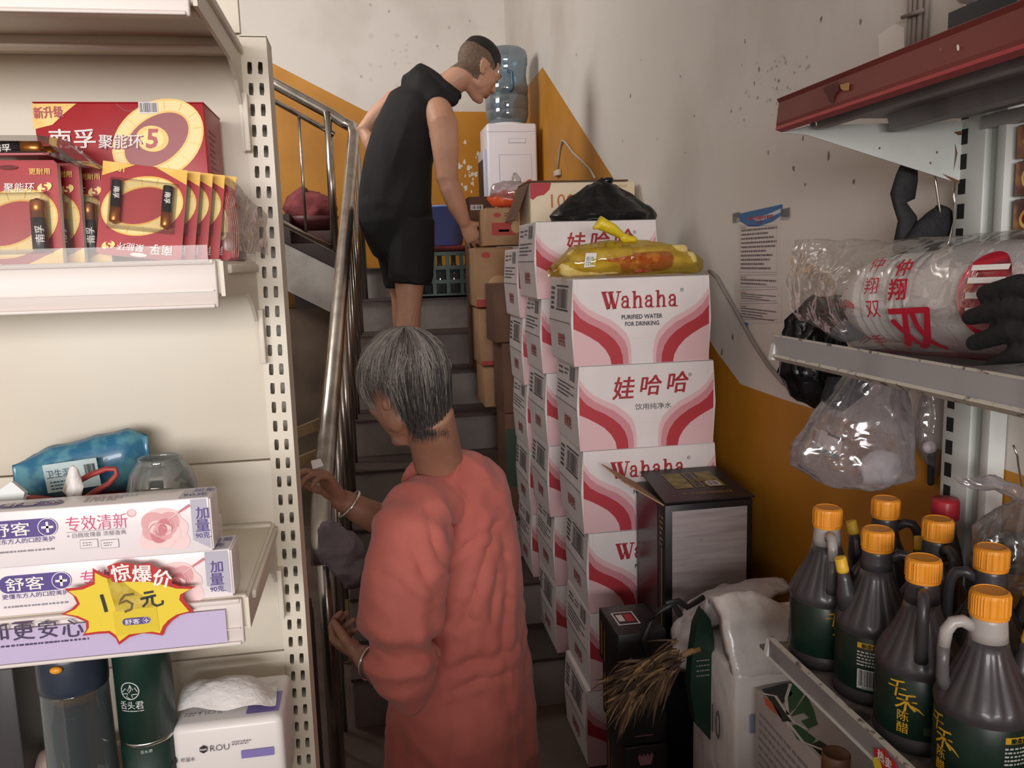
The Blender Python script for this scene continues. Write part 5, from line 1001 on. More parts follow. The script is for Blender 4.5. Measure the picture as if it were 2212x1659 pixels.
m.add(vs, [(i * n2 + j, i * n2 + (j + 1) % n2, (i + 1) * n2 + (j + 1) % n2, (i + 1) * n2 + j) for i in range(n1) for j in range(n2)] + [tuple(range(n2)), tuple(n1 * n2 + j for j in range(n2))], YF, True); crump(m, .006, 26, 3); m.v = [(x, y, max(z, zb + .001)) for x, y, z in m.v]; m.build('film', t)
YK = mat('yellow_knot', 'e3c92c', .3, bump=.3, bs=40); m = MB(); k0, k1, k2 = atY(1352, 516, 2.33), atY(1296, 482, 2.33), atY(1345, 500, 2.33)
m.chain([k0 + V((.006, 0, -.004)), k0, k0 + V((-.012, 0, .006))], [.010, .014, .011], YK, 12); m.chain([k0, (k0 + k1) / 2 + V((0, 0, .004)), k1, k1 + V((-.014, 0, -.012))], [(.007, .008), (.016, .022), (.020, .024), (.006, .014)], YK, 12); m.chain([k0, k0 + V((.024, 0, -.002))], [(.009, .014), (.010, .010)], YK, 10); crump(m, .004, 45, 2); m.build('knot', t)
for k, (u0, u1, z_, r, mt, nm) in enumerate(((.08, .42, .024, .021, YN, 'noodle_pack'), (.14, .50, .060, .020, YN, 'noodle_pack'), (.32, .50, .034, .028, RP, 'foil_packet'), (.54, .74, .036, .028, RP, 'foil_packet'), (.70, .90, .036, .026, YN, 'noodle_pack'), (.55, .86, .066, .016, YN, 'noodle_pack'))):
    m = MB(); m.chain([(L0 + (L1 - L0) * u0, 2.335 + .012 * (k % 3), zb + z_), (L0 + (L1 - L0) * u1, 2.34, zb + z_ + .004)], [r, r], mt, 14); crump(m, .004, 40, k); m.build(nm, t)
m = MB(); q = PX(1275, 562, 2.295); f = FRONT(2.297); m.prism([(q[0] - .018, q[1] - .020), (q[0] + .016, q[1] - .018), (q[0] + .020, q[1] + .020), (q[0] - .012, q[1] + .020)], f, 0, -.001, CW); m.text('面条', f, q[0] + .001, q[1] + .004, .013, mat('green_ink', '4a7a5c', .5), .0, w=.024); m.fine(f, q[0] - .012, q[1] - .016, .024, .012, 2, mat('green_ink', '4a7a5c', .5)); m.build('label_sheet', t)
# orange bag on the red-panel carton
zb = atY(1090, 447, 3.5).z + .002; c = atY(1105, 430, 3.58); t = thing('orange_bag', 'orange and clear plastic bag bundle on the red-panel carton', 'bag', (c.x, 3.60, zb)); OR_ = mat('orange_film', 'd9542f', .3, vs=14, hx2='e8956c', lo=.5, hi=.7)
m = MB(); m.ball((c.x + .0, 3.60, zb + .035), (.10, .07, .04), OR_, 20); m.ball((c.x + .075, 3.61, zb + .06), (.035, .05, .055), OR_, 14); crump(m, .014, 24, 3); m.v = [(x, y, max(z, zb)) for x, y, z in m.v]; m.build('orange_wrap', t)
m = MB(); m.ball((c.x - .01, 3.585, zb + .065), (.085, .06, .05), BAGF, 20); m.ball((c.x + .02, 3.585, zb + .115), (.025, .02, .03), BAGF, 12); crump(m, .014, 22, 6); m.v = [(x, y, max(z, zb + .03)) for x, y, z in m.v]; m.build('clear_film', t)
# ------------------------------------------------------------------ water dispenser on the landing
DW = mat('dispenser_white', 'e6e3ea', .35); DG = mat('dispenser_grey', 'b9b7c2', .4); ZD = ZL + .013
yd = 5.0; a, b = atY(1051, 266, yd), atY(1159, 266, yd); zt = a.z; t = thing('water_dispenser', 'white water dispenser on the landing with an upturned blue bottle', 'water dispenser', ((a.x + b.x) / 2, yd + .15, ZD))
m = MB(); m.box((a.x, yd, ZD), (b.x, yd + .30, zt), DW, .014, seg=3); f = FRONT(yd); q = PX(1117, 304, yd); m.rect(f, q[0] - .052, q[1] - .014, q[0] + .052, q[1] + .014, DG, .001); m.rect(f, q[0] - .048, q[1] - .009, q[0] + .048, q[1] + .011, DW, .0016)
p0, p1 = PX(1078, 334, yd), PX(1150, 440, yd); m.stroke([p0, (p1[0], p0[1]), p1, (p0[0], p1[1]), p0], .003, f, DG, .001); m.rect(f, a.x + .004, zt - .05, b.x - .004, zt - .047, DG, .0008); m.build('body', t)
m = MB(); m.box((a.x - .022, yd + .03, ZD + .02), (a.x + .004, yd + .27, zt - .14), DG, .008); m.box((a.x - .024, yd + .05, ZD + .30), (a.x - .018, yd + .25, zt - .2), INK, .002); m.build('tap_bay', t)
m = MB(); M = Matrix.Translation(V(((a.x + b.x) / 2, yd + .15, zt))); m.lathe([(.125, -.004), (.118, .012), (.085, .018)], DW, 32, M); m.build('collar', t)
BB = glassy('bottle_blue', '86b4cc', .34, .14); cb = V(((a.x + b.x) / 2 + .0, yd + .15, zt)); M = Matrix.Translation(cb)
prof = [(.045, .004), (.10, .012), (.122, .03), (.130, .055), (.133, .085), (.130, .095), (.133, .105), (.134, .165), (.128, .175), (.128, .185), (.134, .195), (.134, .235), (.128, .25), (.124, .30), (.128, .345), (.134, .36), (.134, .41), (.126, .435), (.10, .452), (.02, .455)]
m = MB(); m.lathe([(r * .97, z) for r, z in prof], BB, 40, M); m.build('bottle', t)
m = MB(); m.lathe([(.04, .012), (.095, .02), (.117, .036), (.126, .06), (.127, .10), (.127, .222), (.126, .223)], glassy('bottle_water', '8fb2bf', .14, .10), 36, M); m.build('water', t)
m = MB(); m.tube([cb + V((-.01, -.125, .30)), cb + V((.012, -.139, .29)), cb + V((.014, -.139, .20)), cb + V((.0, -.122, .185))], .010, mat('bottle_handle_blue', '38586c', .3), 10); m.build('bottle_handle', t)
# landing clutter
m = MB(); q = atY(965, 490, 4.62); m.lathe([(.085, 0), (.125, .20), (.132, .202), (.132, .212), (.12, .212)], mat('bucket_blue', '8298ea', .5), 24, Matrix.Translation(V((q.x, 4.66, q.z - .10)))); m.build('blue_bucket', label='blue plastic bucket beside the man, on the green bottle crate', cat='bucket')
t = thing('bottle_crate', 'dark green bottle crate under the blue bucket at the stair top', 'crate', (q.x + .02, 4.66, 8 * RISE + .013)); GC = mat('crate_green', '2f4a40', .4); zc0 = 8 * RISE + .013; zc1 = q.z - .135
m = MB(); x0, x1 = q.x - .17, q.x + .15
for z in [zc0 + (zc1 - zc0 - .02) * k / 3 for k in range(4)]: m.box((x0, 4.54, z), (x1, 4.555, z + .02), GC); m.box((x0, 4.765, z), (x1, 4.78, z + .02), GC)
for k in range(5): x = x0 + (x1 - x0 - .02) * k / 4; m.box((x, 4.542, zc0), (x + .02, 4.554, zc1), GC)
m.box((x0, 4.54, zc0), (x0 + .012, 4.78, zc1), GC); m.box((x1 - .012, 4.54, zc0), (x1, 4.78, zc1), GC); m.box((x0, 4.54, zc0), (x1, 4.78, zc0 + .01), GC); m.build('crate_body', t)
for k in range(4):
    m = MB(); M = Matrix.Translation(V((x0 + .045 + (x1 - x0 - .09) * k / 3, 4.61, zc0 + .012))); m.lathe([(.026, 0), (.03, .01), (.03, .11), (.02, .15), (.013, .17), (.013, max(.18, zc1 - zc0 - .03))], glassy('bottle_green', '4d7a63', .2, .15), 16, M); m.build('glass_bottle', t)
m = MB(); m.box((x0 - .01, 4.535, zc1 + .001), (x1 + .01, 4.785, zc1 + .032), mat('maroon_cloth', '5c1f26', .85, vs=20, hx2='7a2a30'), .012); crump(m, .006, 20, 2); m.v = [(x, y, max(z, zc1 + .001)) for x, y, z in m.v]; m.build('maroon_cloth', label='folded maroon cloth between the blue bucket and the green crate', cat='cloth')
t = thing('maroon_bundle', 'bowl heaped with dark red cloth behind the stair railing', 'basin', V(atY(672, 500, 5.2))); p = atY(672, 478, 5.2); m = MB(); m.lathe([(.10, 0), (.15, .05), (.165, .085), (.160, .085), (.14, .05), (.09, .01)], mat('basin_maroon', '5b2a30', .5), 28, Matrix.Translation(V((p.x, 5.2, p.z - .06)))); m.build('basin', t)
m = MB(); m.ball((p.x, 5.2, p.z + .07), (.15, .13, .115), mat('red_cloth', '6f2f33', .9, vs=16, hx2='8c4547', bump=.4, bs=30), 26); crump(m, .035, 14, 5); m.v = [(x, y, max(z, p.z - .02)) for x, y, z in m.v]; m.build('cloth_heap', t)
m = MB(); m.box((p.x - .16, 5.05, ZL + .17), (p.x + .16, 5.35, p.z - .062), mat('dusky_box', '4f3a38', .8), .004); m.build('dusky_carton', label='dusky brown carton under the bowl of dark red cloth', cat='carton')
# under the second flight
WDN = mat('raw_wood', 'a58a66', .7, vs=10, hx2='8a7050', stretch=(1, 6, 1))
t = thing('wooden_crate', 'raw wooden crate frame in the dark under the second flight', 'crate', (-.35, 3.0, 0)); p = atY(700, 880, 3.1)
for k, z in enumerate((.86, .97)):
    m = MB(); m.box((-.60, 3.08, z - .02), (-.14, 3.10, z + .02), WDN); m.v = [(x, y, zz + (x + .14) * .35) for x, y, zz in m.v]; m.build('slat', t)
for x in (-.58, -.18): m = MB(); m.box((x, 3.10, .001), (x + .04, 3.14, .98 + (x + .14) * .35), WDN); m.build('leg', t)
GCL = mat('grey_cloth', '8a8086', .85, vs=12, hx2='6a6167', bump=.35, bs=28)
p = atY(735, 1205, 2.28); m = MB(); m.chain([p + V((-.02, 0, .09)), p + V((0, -.01, .05)), p + V((.02, -.01, .0)), p + V((.03, 0, -.06))], [(.03, .03), (.05, .045), (.055, .05), (.04, .035)], GCL, 18); m.chain([p + V((-.03, -.02, .02)), p + V((.05, -.02, -.03)), p + V((.09, 0, -.06))], [.03, .04, .025], GCL, 16)
mb = remesh(m, .008, 3); crump(mb, .016, 18, 4); mb.build('grey_cloth', label='crumpled grey cloth over the foot of the stair railing', cat='cloth')
t = thing('low_cabinet', 'dark low cabinet behind the shelving unit at the foot of the railing', 'cabinet', (-.3, 1.9, 0)); m = MB(); m.box((-.62, 1.90, 0), (-.20, 2.25, .62), mat('cabinet_dark', '4a4142', .6), .004); m.build('body', t)
m = MB(); m.box((-.21, 1.92, .03), (-.195, 2.23, .60), mat('cabinet_dark', '4a4142', .6), .003); m.build('door', t)
# ================================================================== clutter at the foot of the cartons
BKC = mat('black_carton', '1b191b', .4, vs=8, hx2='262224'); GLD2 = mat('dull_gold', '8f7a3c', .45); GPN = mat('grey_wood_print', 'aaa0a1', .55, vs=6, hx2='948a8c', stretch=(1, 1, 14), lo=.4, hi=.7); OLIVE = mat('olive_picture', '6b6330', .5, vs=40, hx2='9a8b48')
yc = 2.0; A, B2 = PX(1436, 1092, yc), PX(1626, 1092, yc); zt = A[1]; zb = .50; t = thing('black_carton', 'open black and grey carton with gold print on top, before the front stack', 'carton', ((A[0] + B2[0]) / 2, yc + .11, zb))
m = MB(); m.box((A[0], yc, zb), (B2[0], yc + .235, zt), BKC, .003); f = FRONT(yc); m.rect(f, A[0] + .020, zb + .01, B2[0] - .016, zt - .018, GPN, .001); m.ell(f, A[0] + .10, zt - .10, .004, .004, GREYP, .0014)
fs = Fr((A[0], yc + .235, zb), (0, -1, 0), (0, 0, 1)); m.rect(fs, .02, .05, .18, zt - zb - .01, mat('side_maroon', '3a2226', .25), .001); m.rect(fs, .21, .02, .218, zt - zb - .12, GLD2, .0014); m.fine(fs, .20, zt - zb - .12, .03, .09, 6, GLD2, .0014); m.build('carton', t)
m = MB(); ft = Fr((A[0] + .0, yc - .002, zt + .006), (1, 0, 0), (0, 1, .10)); m.prism([(.0, .0), (B2[0] - A[0] + .004, 0), (B2[0] - A[0] - .002, .235), (.012, .235)], ft, -.003, .002, BKC); 
for u0, u1, mm in ((.25, .46, OLIVE), (.49, .60, GLD2), (.63, .84, OLIVE)): w_ = B2[0] - A[0]; m.rect(ft, u0 * w_, .085, u1 * w_, .20, mm, .0028)
w_ = B2[0] - A[0]; m.rect(ft, .505 * w_, .09, .585 * w_, .195, BKC, .0032); m.text('八骏', ft, .545 * w_, .14, .03, GLD2, .02, off=.0036); m.rect(ft, .66 * w_, .09, .80 * w_, .125, CW, .0032); m.barcode(ft, .67 * w_, .093, .11 * w_, .028, INK, None, .0038, 14); m.text('新一代 无烟碳 烧烤/取暖/火锅', ft, .56 * w_, .045, .018, GLD2, .0, w=.56 * w_, off=.0028); m.build('lid', t)
m = MB(); fl = Fr((A[0], yc + .235, zt), (0, -1, 0), (-.75, 0, .48)); m.prism([(0.004, 0), (.232, 0), (.215, .115), (.03, .13)], fl, 0, .003, BRN); m.build('side_flap', t, label='raised kraft side flap')
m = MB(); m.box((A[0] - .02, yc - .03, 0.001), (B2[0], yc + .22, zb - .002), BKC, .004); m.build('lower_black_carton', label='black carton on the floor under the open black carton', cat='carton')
# small stack of dark boxes
y1 = 1.84; A, B2 = PX(1345, 1400, y1), PX(1440, 1400, y1); q = atY(1300, 1330, 2.04); zt = atY(1340, 1372, y1).z
for k, (z0, z1, lab) in enumerate(((zt - .135, zt, 'small black box with a red and white label on top, in front of the cartons'), (zt - .29, zt - .138, 'black box with orange marks, second of the small black stack'), (.001, zt - .293, 'lowest black box of the small stack, a pink emblem on its front'))):
    m = MB(); x0 = A[0] - .012 + .008 * k; m.box((x0, y1 - .004 * k, z0), (B2[0], y1 + .17, z1), BKC, .003); f = FRONT(y1 - .004 * k)
    fs = Fr((x0, y1 + .17, z0), (0, -1, 0), (0, 0, 1)); m.rect(fs, .02, .02, .035, (z1 - z0) * .8, mat('orange_mark', '8a5a2a', .5), .001); m.rect(fs, .05, .01, .058, (z1 - z0) * .7, GLD2, .001)
    if k == 0: ft = Fr((x0, y1, z1), (1, 0, 0), (0, 1, 0)); m.rect(ft, .018, .05, .075, .125, CW, .001); m.rect(ft, .022, .055, .071, .12, BKC, .0014); m.rect(ft, .045, .065, .066, .11, RED, .0018); m.rect(ft, .026, .07, .042, .108, CW, .0018)
    if k == 1: m.fine(f, x0 + .03, z0 + .02, .05, .006, 1, mat('pink_dim', '9a6a72', .5), .001)
    if k == 2: q_ = PX(1395, 1640, y1 - .01); m.poly([(q_[0] - .02 + .04 * i / 8, q_[1] + (.016 if i % 2 else .006)) for i in range(9)] + [(q_[0] + .014, q_[1] - .016), (q_[0] - .014, q_[1] - .016)], f, mat('pink_dim', '9a6a72', .5), .001)
    m.build('black_box', label=lab, cat='box')
# black handbag with straps
t = thing('black_handbag', 'black bag with long straps between the small boxes and the white plastic bag', 'bag', (.74, 1.88, .5)); p = atY(1478, 1400, 1.90); m = MB(); m.ball(p + V((.02, .0, -.03)), (.06, .05, .085), mat('bag_black', '171618', .5), 18); crump(m, .012, 16, 3); m.build('body', t)
for pts in (((1400, 1415), (1392, 1380), (1402, 1345), (1425, 1318), (1455, 1305), (1470, 1330)), ((1440, 1305), (1465, 1298), (1485, 1312), (1505, 1300), (1520, 1290))):
    m = MB(); m.chain([atY(*q_, 1.825) for q_ in pts], [(.008, .003)] * len(pts), mat('strap_black', '201e20', .5), 10, up=(1, 0, 1)); m.build('strap', t)
# feather duster
FEA = mat('feather_brown', '644b36', .85, vs=14, hx2='2e211a', lo=.35, hi=.65); FEAL = mat('feather_tan', '947852', .85, vs=14, hx2='5a4430', lo=.4, hi=.7)
t = thing('feather_duster', 'brown feather duster lying with its tufts towards the stairs', 'duster', V(atY(1420, 1480, 1.72))); rr = random.Random(3); m = MB(); root = atY(1470, 1420, 1.655)
def feather(m, p, d, L, wd, mt, droop):
    side = d.cross(V((0, -1, .2))).normalized(); n = 7; vs = []
    for i in range(n + 1):
        u = i / n; q_ = p + d * (L * u) + V((0, 0, -droop * u * u)) ; k = wd * (math.sin(math.pi * min(1, .12 + .88 * u)) ** .7) * (1 - .25 * u)
        vs += [q_ + side * k, q_ + V((0, -.002 * math.sin(3 * u), .001)), q_ - side * k]
    m.add(vs, [(3 * i + a, 3 * i + 3 + a, 3 * i + 4 + a, 3 * i + 1 + a) for i in range(n) for a in (0, 1)], mt, True)
for k in range(420):
    u = rr.random(); p = root + V((-.115 * u, rr.gauss(0, .018), -.045 * u + rr.gauss(0, .014))); an = rr.uniform(-.45, 1.0) + .15
    d = V((-math.cos(an), rr.uniform(-.45, .25), -math.sin(an))).normalized(); feather(m, p, d, rr.uniform(.04, .095), rr.uniform(.0022, .0044), FEA if rr.random() < .72 else FEAL, rr.uniform(.01, .055))
m.build('feathers', t)
m = MB(); m.tube([root + V((-.05, 0, -.02)), root + V((.02, .0, .01)), root + V((.045, .0, .016))], .007, mat('rattan_stick', '8a6a42', .6), 8); m.build('handle', t)
# white plastic bag, dark green bag, tissue pack, green carton
WPB = mat('white_plastic', 'c9c5c8', .35, vs=7, hx2='b4b0b4', bump=.25, bs=25); m = MB(); G_ = []
rows = [[(1446, 1452, 1.80), (1440, 1440, 1.76), (1480, 1440, 1.74), (1500, 1450, 1.74)], [(1448, 1405, 1.81), (1465, 1385, 1.78), (1510, 1375, 1.75), (1530, 1400, 1.74)], [(1455, 1345, 1.83), (1500, 1325, 1.81), (1545, 1320, 1.77), (1570, 1350, 1.76)], [(1490, 1300, 1.90), (1545, 1285, 1.84), (1590, 1290, 1.80), (1620, 1320, 1.78)], [(1560, 1262, 1.93), (1605, 1258, 1.88), (1650, 1258, 1.83), (1680, 1285, 1.80)], [(1620, 1255, 1.96), (1660, 1246, 1.9), (1690, 1246, 1.86), (1712, 1270, 1.82)]]
gp = [[atY(*q_) for q_ in r] for r in rows]
def bil(g, u, v):
    i = min(int(u), len(g) - 2); j = min(int(v), len(g[0]) - 2); a, b = u - i, v - j; return g[i][j] * (1 - a) * (1 - b) + g[i + 1][j] * a * (1 - b) + g[i][j + 1] * (1 - a) * b + g[i + 1][j + 1] * a * b
def sheet(m, gp, mt, k=5, th=.004):
    nu, nv = (len(gp) - 1) * k, (len(gp[0]) - 1) * k; vs = [bil(gp, i / k, j / k) for i in range(nu + 1) for j in range(nv + 1)]
    N_ = nv + 1; fs = [(i * N_ + j, (i + 1) * N_ + j, (i + 1) * N_ + j + 1, i * N_ + j + 1) for i in range(nu) for j in range(nv)]; o = len(vs)
    bk = [v + V((0, .02, -.02)) for v in vs]; ed = [(i * N_, (i + 1) * N_) for i in range(nu)] + [((i + 1) * N_ + nv, i * N_ + nv) for i in range(nu)] + [(j + 1, j) for j in range(nv)] + [(nu * N_ + j, nu * N_ + j + 1) for j in range(nv)]
    m.add(vs + bk, fs + [tuple(o + q_ for q_ in reversed(f_)) for f_ in fs] + [(b, a, a + o, b + o) for a, b in ed], mt, True)
sheet(m, gp, WPB); crump(m, .010, 20, 4); m.build('white_plastic_bag', label='large white plastic bag draped from the grey carton down to the feather duster', cat='bag')
DGN = mat('bag_dark_green', '123024', .35, vs=8, hx2='0c2019'); t = thing('green_gusset_bag', 'narrow dark green bag standing with its pointed top beside the tissue pack', 'bag', V(atY(1515, 1590, 1.66))); m = MB(); f = FRONT(1.66)
P5 = [PX(*q_, 1.66) for q_ in ((1517, 1316), (1532, 1335), (1540, 1380), (1540, 1480), (1534, 1598), (1500, 1560), (1488, 1480), (1492, 1420), (1502, 1350))]; m.prism(P5, f, .008, -.022, DGN); q_ = PX(1516, 1425, 1.66); 
for k in range(4): m.fine(f, q_[0] - .016, q_[1] - .012 * k - .006 * 0, .03, .006, 1, GREYP, .0095, k)
m.build('pouch', t)
WT = mat('tissue_film_white', 'd8d3d0', .28, vs=6, hx2='c6c0bd', bump=.3, bs=20, coat=.3); GI = mat('grey_ink', '6a6668', .5); t = thing('tissue_pack', 'big white film-wrapped tissue pack with a numeral 10, under the rack shelf end', 'tissue pack', (.78, 1.62, .1))
yp = 1.53; A, B2 = PX(1588, 1462, yp), PX(1735, 1440, yp); zt = A[1]; m = MB(); m.box((A[0], yp, .12), (A[0] + .26, yp + .23, zt), WT, .012, seg=3)
gp = [[V((A[0] + .002 + .085 * j, yp + .004 + .05 * i, zt - .004 + (.0, .10, .135, .12, .02)[i] * (1, .95, .8, .6)[j] + (.0, .012, -.008, .01)[j] * (i > 0))) for j in range(4)] for i in range(5)]
sheet(m, gp, WT, 6); crump(m, .009, 19, 2); f = FRONT(yp); fs = Fr((A[0], yp + .23, .12), (0, -1, 0), (0, 0, 1))
q_ = atX(1555, 1560, A[0]); m.text('10', fs, (yp + .23) - q_.y, q_.z - .12, .068, GI, .01, w=.046, off=.009)
q_ = PX(1660, 1392, yp - .01); f2 = Fr((0, yp + .02, 0), (1, 0, 0), (0, .5, 1)); m.text('Soft', Fr((A[0] + .075, yp + .020, zt + .058), (1, 0, -.12), (0, .45, 1)), .03, 0, .026, GI, -.02, w=.06, off=.020)
m.rect(f, A[0] + .03, zt - .125, A[0] + .06, zt - .085, mat('pack_blue_mark', '7f8ba6', .5), .0105); m.rect(f, A[0] + .042, zt - .115, A[0] + .05, zt - .055, GI, .0108); m.build('film_pack', t)
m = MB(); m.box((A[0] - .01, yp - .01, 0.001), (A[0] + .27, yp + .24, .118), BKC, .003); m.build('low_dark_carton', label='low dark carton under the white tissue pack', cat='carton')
# green logo carton under the rack
Xc = .742; p = atX(1629, 1488, Xc); zt = p.z; yb = p.y; t = thing('green_logo_carton', 'white carton with a green leaf-shaped emblem, under the lowest rack shelf', 'carton', (.86, 1.25, zt - .28)); GW = mat('carton_offwhite', 'b9b3b0', .6, vs=5, hx2='a8a19e'); GG = mat('emblem_green', '1f5a33', .5); GO = mat('emblem_orange', 'c25a35', .5); GD = mat('emblem_black', '17231c', .5)
m = MB(); m.box((Xc, .95, zt - .28), (W - .04, min(yb, 1.505), zt), GW, .003); ft = Fr((Xc, min(yb, 1.505), zt), (0, -1, 0), (1, 0, 0)); Yb = min(yb, 1.505)
def TP_(px, py): q_ = atZ(px, py, zt); return (Yb - q_.y, q_.x - Xc)
for pts, mm in (([(1645, 1490), (1700, 1476), (1712, 1500), (1690, 1520), (1700, 1545), (1712, 1560), (1690, 1560), (1668, 1520)], GD), ([(1706, 1474), (1745, 1466), (1735, 1500), (1718, 1530), (1700, 1545), (1698, 1515)], GG), ([(1742, 1500), (1758, 1535), (1766, 1565), (1745, 1575), (1730, 1558), (1748, 1552), (1735, 1540), (1708, 1548)], GG), ([(1704, 1568), (1722, 1566), (1762, 1596), (1750, 1612), (1722, 1598)], GG), ([(1648, 1505), (1662, 1512), (1680, 1535), (1690, 1552), (1672, 1540), (1655, 1525)], GO), ([(1750, 1610), (1770, 1600), (1830, 1640), (1790, 1650)], GD), ([(1768, 1625), (1800, 1618), (1812, 1635), (1780, 1640)], GO)):
    pq = [TP_(*q_) for q_ in pts]; m.poly(pq if True else pq, Fr(ft.o, ft.u, ft.v), mm, .001 if ft.n.z > 0 else -.001)
for pts in ([(1648, 1500), (1675, 1505), (1695, 1535), (1715, 1562), (1745, 1578)], [(1708, 1478), (1698, 1510), (1702, 1545)], [(1700, 1560), (1735, 1605), (1800, 1630)]): m.stroke([TP_(*q_) for q_ in pts], .006, ft, mat('emblem_outline', 'd8d3d0', .5), .0016 if ft.n.z > 0 else -.0016)
fs = Fr((Xc, Yb, zt - .28), (0, -1, 0), (0, 0, 1)); m.fine(fs, .02, .05, .46, .20, 11, GREYP, .001, 7, .35); m.build('carton', t)
m = MB(); p = atZ(1806, 1632, zt + .03); m.lathe([(.022, .0), (.024, .002), (.024, .034), (.022, .036), (.021, .033), (.001, .033)], mat('jar_lid_brown', '6b4a38', .45), 28, Matrix.Translation(V((p.x, p.y, zt)))); m.build('brown_jar', label='small brown round jar on the green emblem carton', cat='jar')
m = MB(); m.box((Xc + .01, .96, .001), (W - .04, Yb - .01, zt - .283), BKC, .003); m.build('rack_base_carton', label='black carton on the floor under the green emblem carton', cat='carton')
# ================================================================== people
J = atY
def skinmat(name, hx, hx2):
    m = mat(name, hx, .5, vs=9, hx2=hx2, lo=.35, hi=.75, detail=5, bump=.06, bs=120); b = m.node_tree.nodes['Principled BSDF']
    b.inputs['Subsurface Weight'].default_value = .12; b.inputs['Subsurface Radius'].default_value = (.012, .005, .003); return m
class HeadFrame:
    def __init__(s, c, fwd, up, k=1.0):
        s.c = V(c); s.f = V(fwd).normalized(); u = V(up); s.u = (u - s.f * u.dot(s.f)).normalized(); s.r = s.f.cross(s.u); s.k = k
    def __call__(s, x, y, z): return s.c + (s.r * x + s.f * y + s.u * z) * s.k
    def loc(s, p): d = (V(p) - s.c) / s.k; return (d.dot(s.r), d.dot(s.f), d.dot(s.u))
def ellipsoid(m, h, c, r, mt, n=20):
    t = MB(); t.ball((0, 0, 0), 1, mt, n); m.add([h(c[0] + v[0] * r[0], c[1] + v[1] * r[1], c[2] + v[2] * r[2]) for v in t.v], t.f, mt, True)
def head(m, h, mt, jaw=1.0):
    E = lambda c, r: ellipsoid(m, h, c, r, mt); k = h.k
    E((0, -.012, .034), (.075, .096, .088)); E((0, .030, -.018), (.064, .066, .088)); E((0, .040, -.055), (.050 * jaw, .050, .050))
    m.chain([h(0, .0, -.055), h(0, .055, -.088)], [.044 * k * jaw, .030 * k], mt, 14); E((0, .074, -.098), (.020, .018, .016))
    m.chain([h(0, .086, .018), h(0, .100, -.006), h(0, .110, -.027)], [.009 * k, .0105 * k, .0125 * k], mt, 12)
    for s in (-1, 1):
        E((s * .012, .098, -.031), (.009, .011, .008)); E((s * .040, .056, -.018), (.022, .026, .024)); E((s * .031, .081, .006), (.015, .011, .010)); E((s * .040, .020, -.056), (.020 * jaw, .034, .030))
        m.chain([h(s * .010, .090, .024), h(s * .032, .087, .027), h(s * .052, .070, .020)], [.010 * k, .010 * k, .009 * k], mt, 10)
        # ear: rim, lobe and hollow
        rim = [h(s * (.073 + .006 * max(0, -math.cos(t))), -.012 + .0155 * math.cos(t) - .004 * math.sin(t), -.010 + .028 * math.sin(t)) for t in [.5 + 4.6 * q / 11 for q in range(12)]]
        m.chain(rim, [.0042 * k] * 12, mt, 8); m.chain([h(s * .070, .004, -.030), h(s * .074, -.004, -.020)], [.007 * k, .007 * k], mt, 8); E((s * .071, -.012, -.008), (.0055, .014, .024))
    m.chain([h(-.023, .083, -.056), h(-.010, .096, -.0545), h(0, .0985, -.0555), h(.010, .096, -.0545), h(.023, .083, -.056)], [.0050 * k, .0062 * k, .006 * k, .0062 * k, .0050 * k], mt, 8)
    m.chain([h(-.020, .083, -.066), h(0, .096, -.0685), h(.020, .083, -.066)], [.0052 * k, .0078 * k, .0052 * k], mt, 8)
def hand(m, w, d, n, t, mt, s=1.0, curl=(.5, .6, .6, .5), thumb=.5, spread=.08):
    """w wrist, d towards the knuckles, n the way the palm faces, t towards the thumb"""
    w = V(w); d = V(d).normalized(); n = V(n); n = (n - d * n.dot(d)).normalized(); t0 = V(t); t = (t0 - d * t0.dot(d) - n * t0.dot(n)).normalized()
    m.chain([w - d * .01 * s, w + d * .03 * s, w + d * .07 * s, w + d * .088 * s], [(.019 * s, .025 * s), (.0165 * s, .033 * s), (.0145 * s, .040 * s), (.011 * s, .038 * s)], mt, 16, up=n)
    m.ball(w + d * .03 * s + t * .02 * s + n * .008 * s, (.017 * s,) * 3, mt, 12)
    for k, (off, ln) in enumerate(((.0300, .073), (.0105, .081), (-.0095, .075), (-.0285, .060))):
        p = w + d * (.083 - .004 * abs(k - 1)) * s + t * off * s; a = .15; pts = [p - d * .012 * s, p]; side = t * (1.5 - k) * spread
        for fr_, seg in enumerate((.46, .30, .24)):
            a += curl[k] * (.75, 1.0, .7)[fr_]; p = p + (d * math.cos(a) + n * math.sin(a) + side * math.cos(a)).normalized() * ln * seg * s; pts.append(p)
        r = (.0088, .0090, .0086, .0078)[k] * s; m.chain(pts, [r * 1.05, r, r * .95, r * .9, r * .78], mt, 12)
    p = w + d * .022 * s + t * .026 * s; v1 = (t * .72 + d * .62 + n * (.25 + .3 * thumb)).normalized(); v2 = (t * (.35 - .5 * thumb) + d * .85 + n * .45 * thumb).normalized()
    m.chain([p - t * .012 * s, p + v1 * .028 * s, p + v1 * .046 * s + v2 * .006 * s, p + v1 * .046 * s + v2 * .034 * s], [.0135 * s, .0115 * s, .0105 * s, .0082 * s], mt, 12)
def patch(mb, test, push, mt):
    """the part of a surface where test(centre) holds, lifted off it"""
    keep = [f for f in mb.f if test(sum((V(mb.v[i]) for i in f), V()) / len(f))]; ids = {}; nr = {}
    for f in keep:
        n = (V(mb.v[f[1]]) - V(mb.v[f[0]])).cross(V(mb.v[f[2]]) - V(mb.v[f[0]])).normalized()
        for i in f: nr[i] = nr.get(i, V()) + n
    vs = []
    for i in nr: ids[i] = len(vs); p = V(mb.v[i]); vs.append(p + nr[i].normalized() * push(p))
    o = MB(); o.add(vs, [tuple(ids[i] for i in f) for f in keep], mt, True); return o
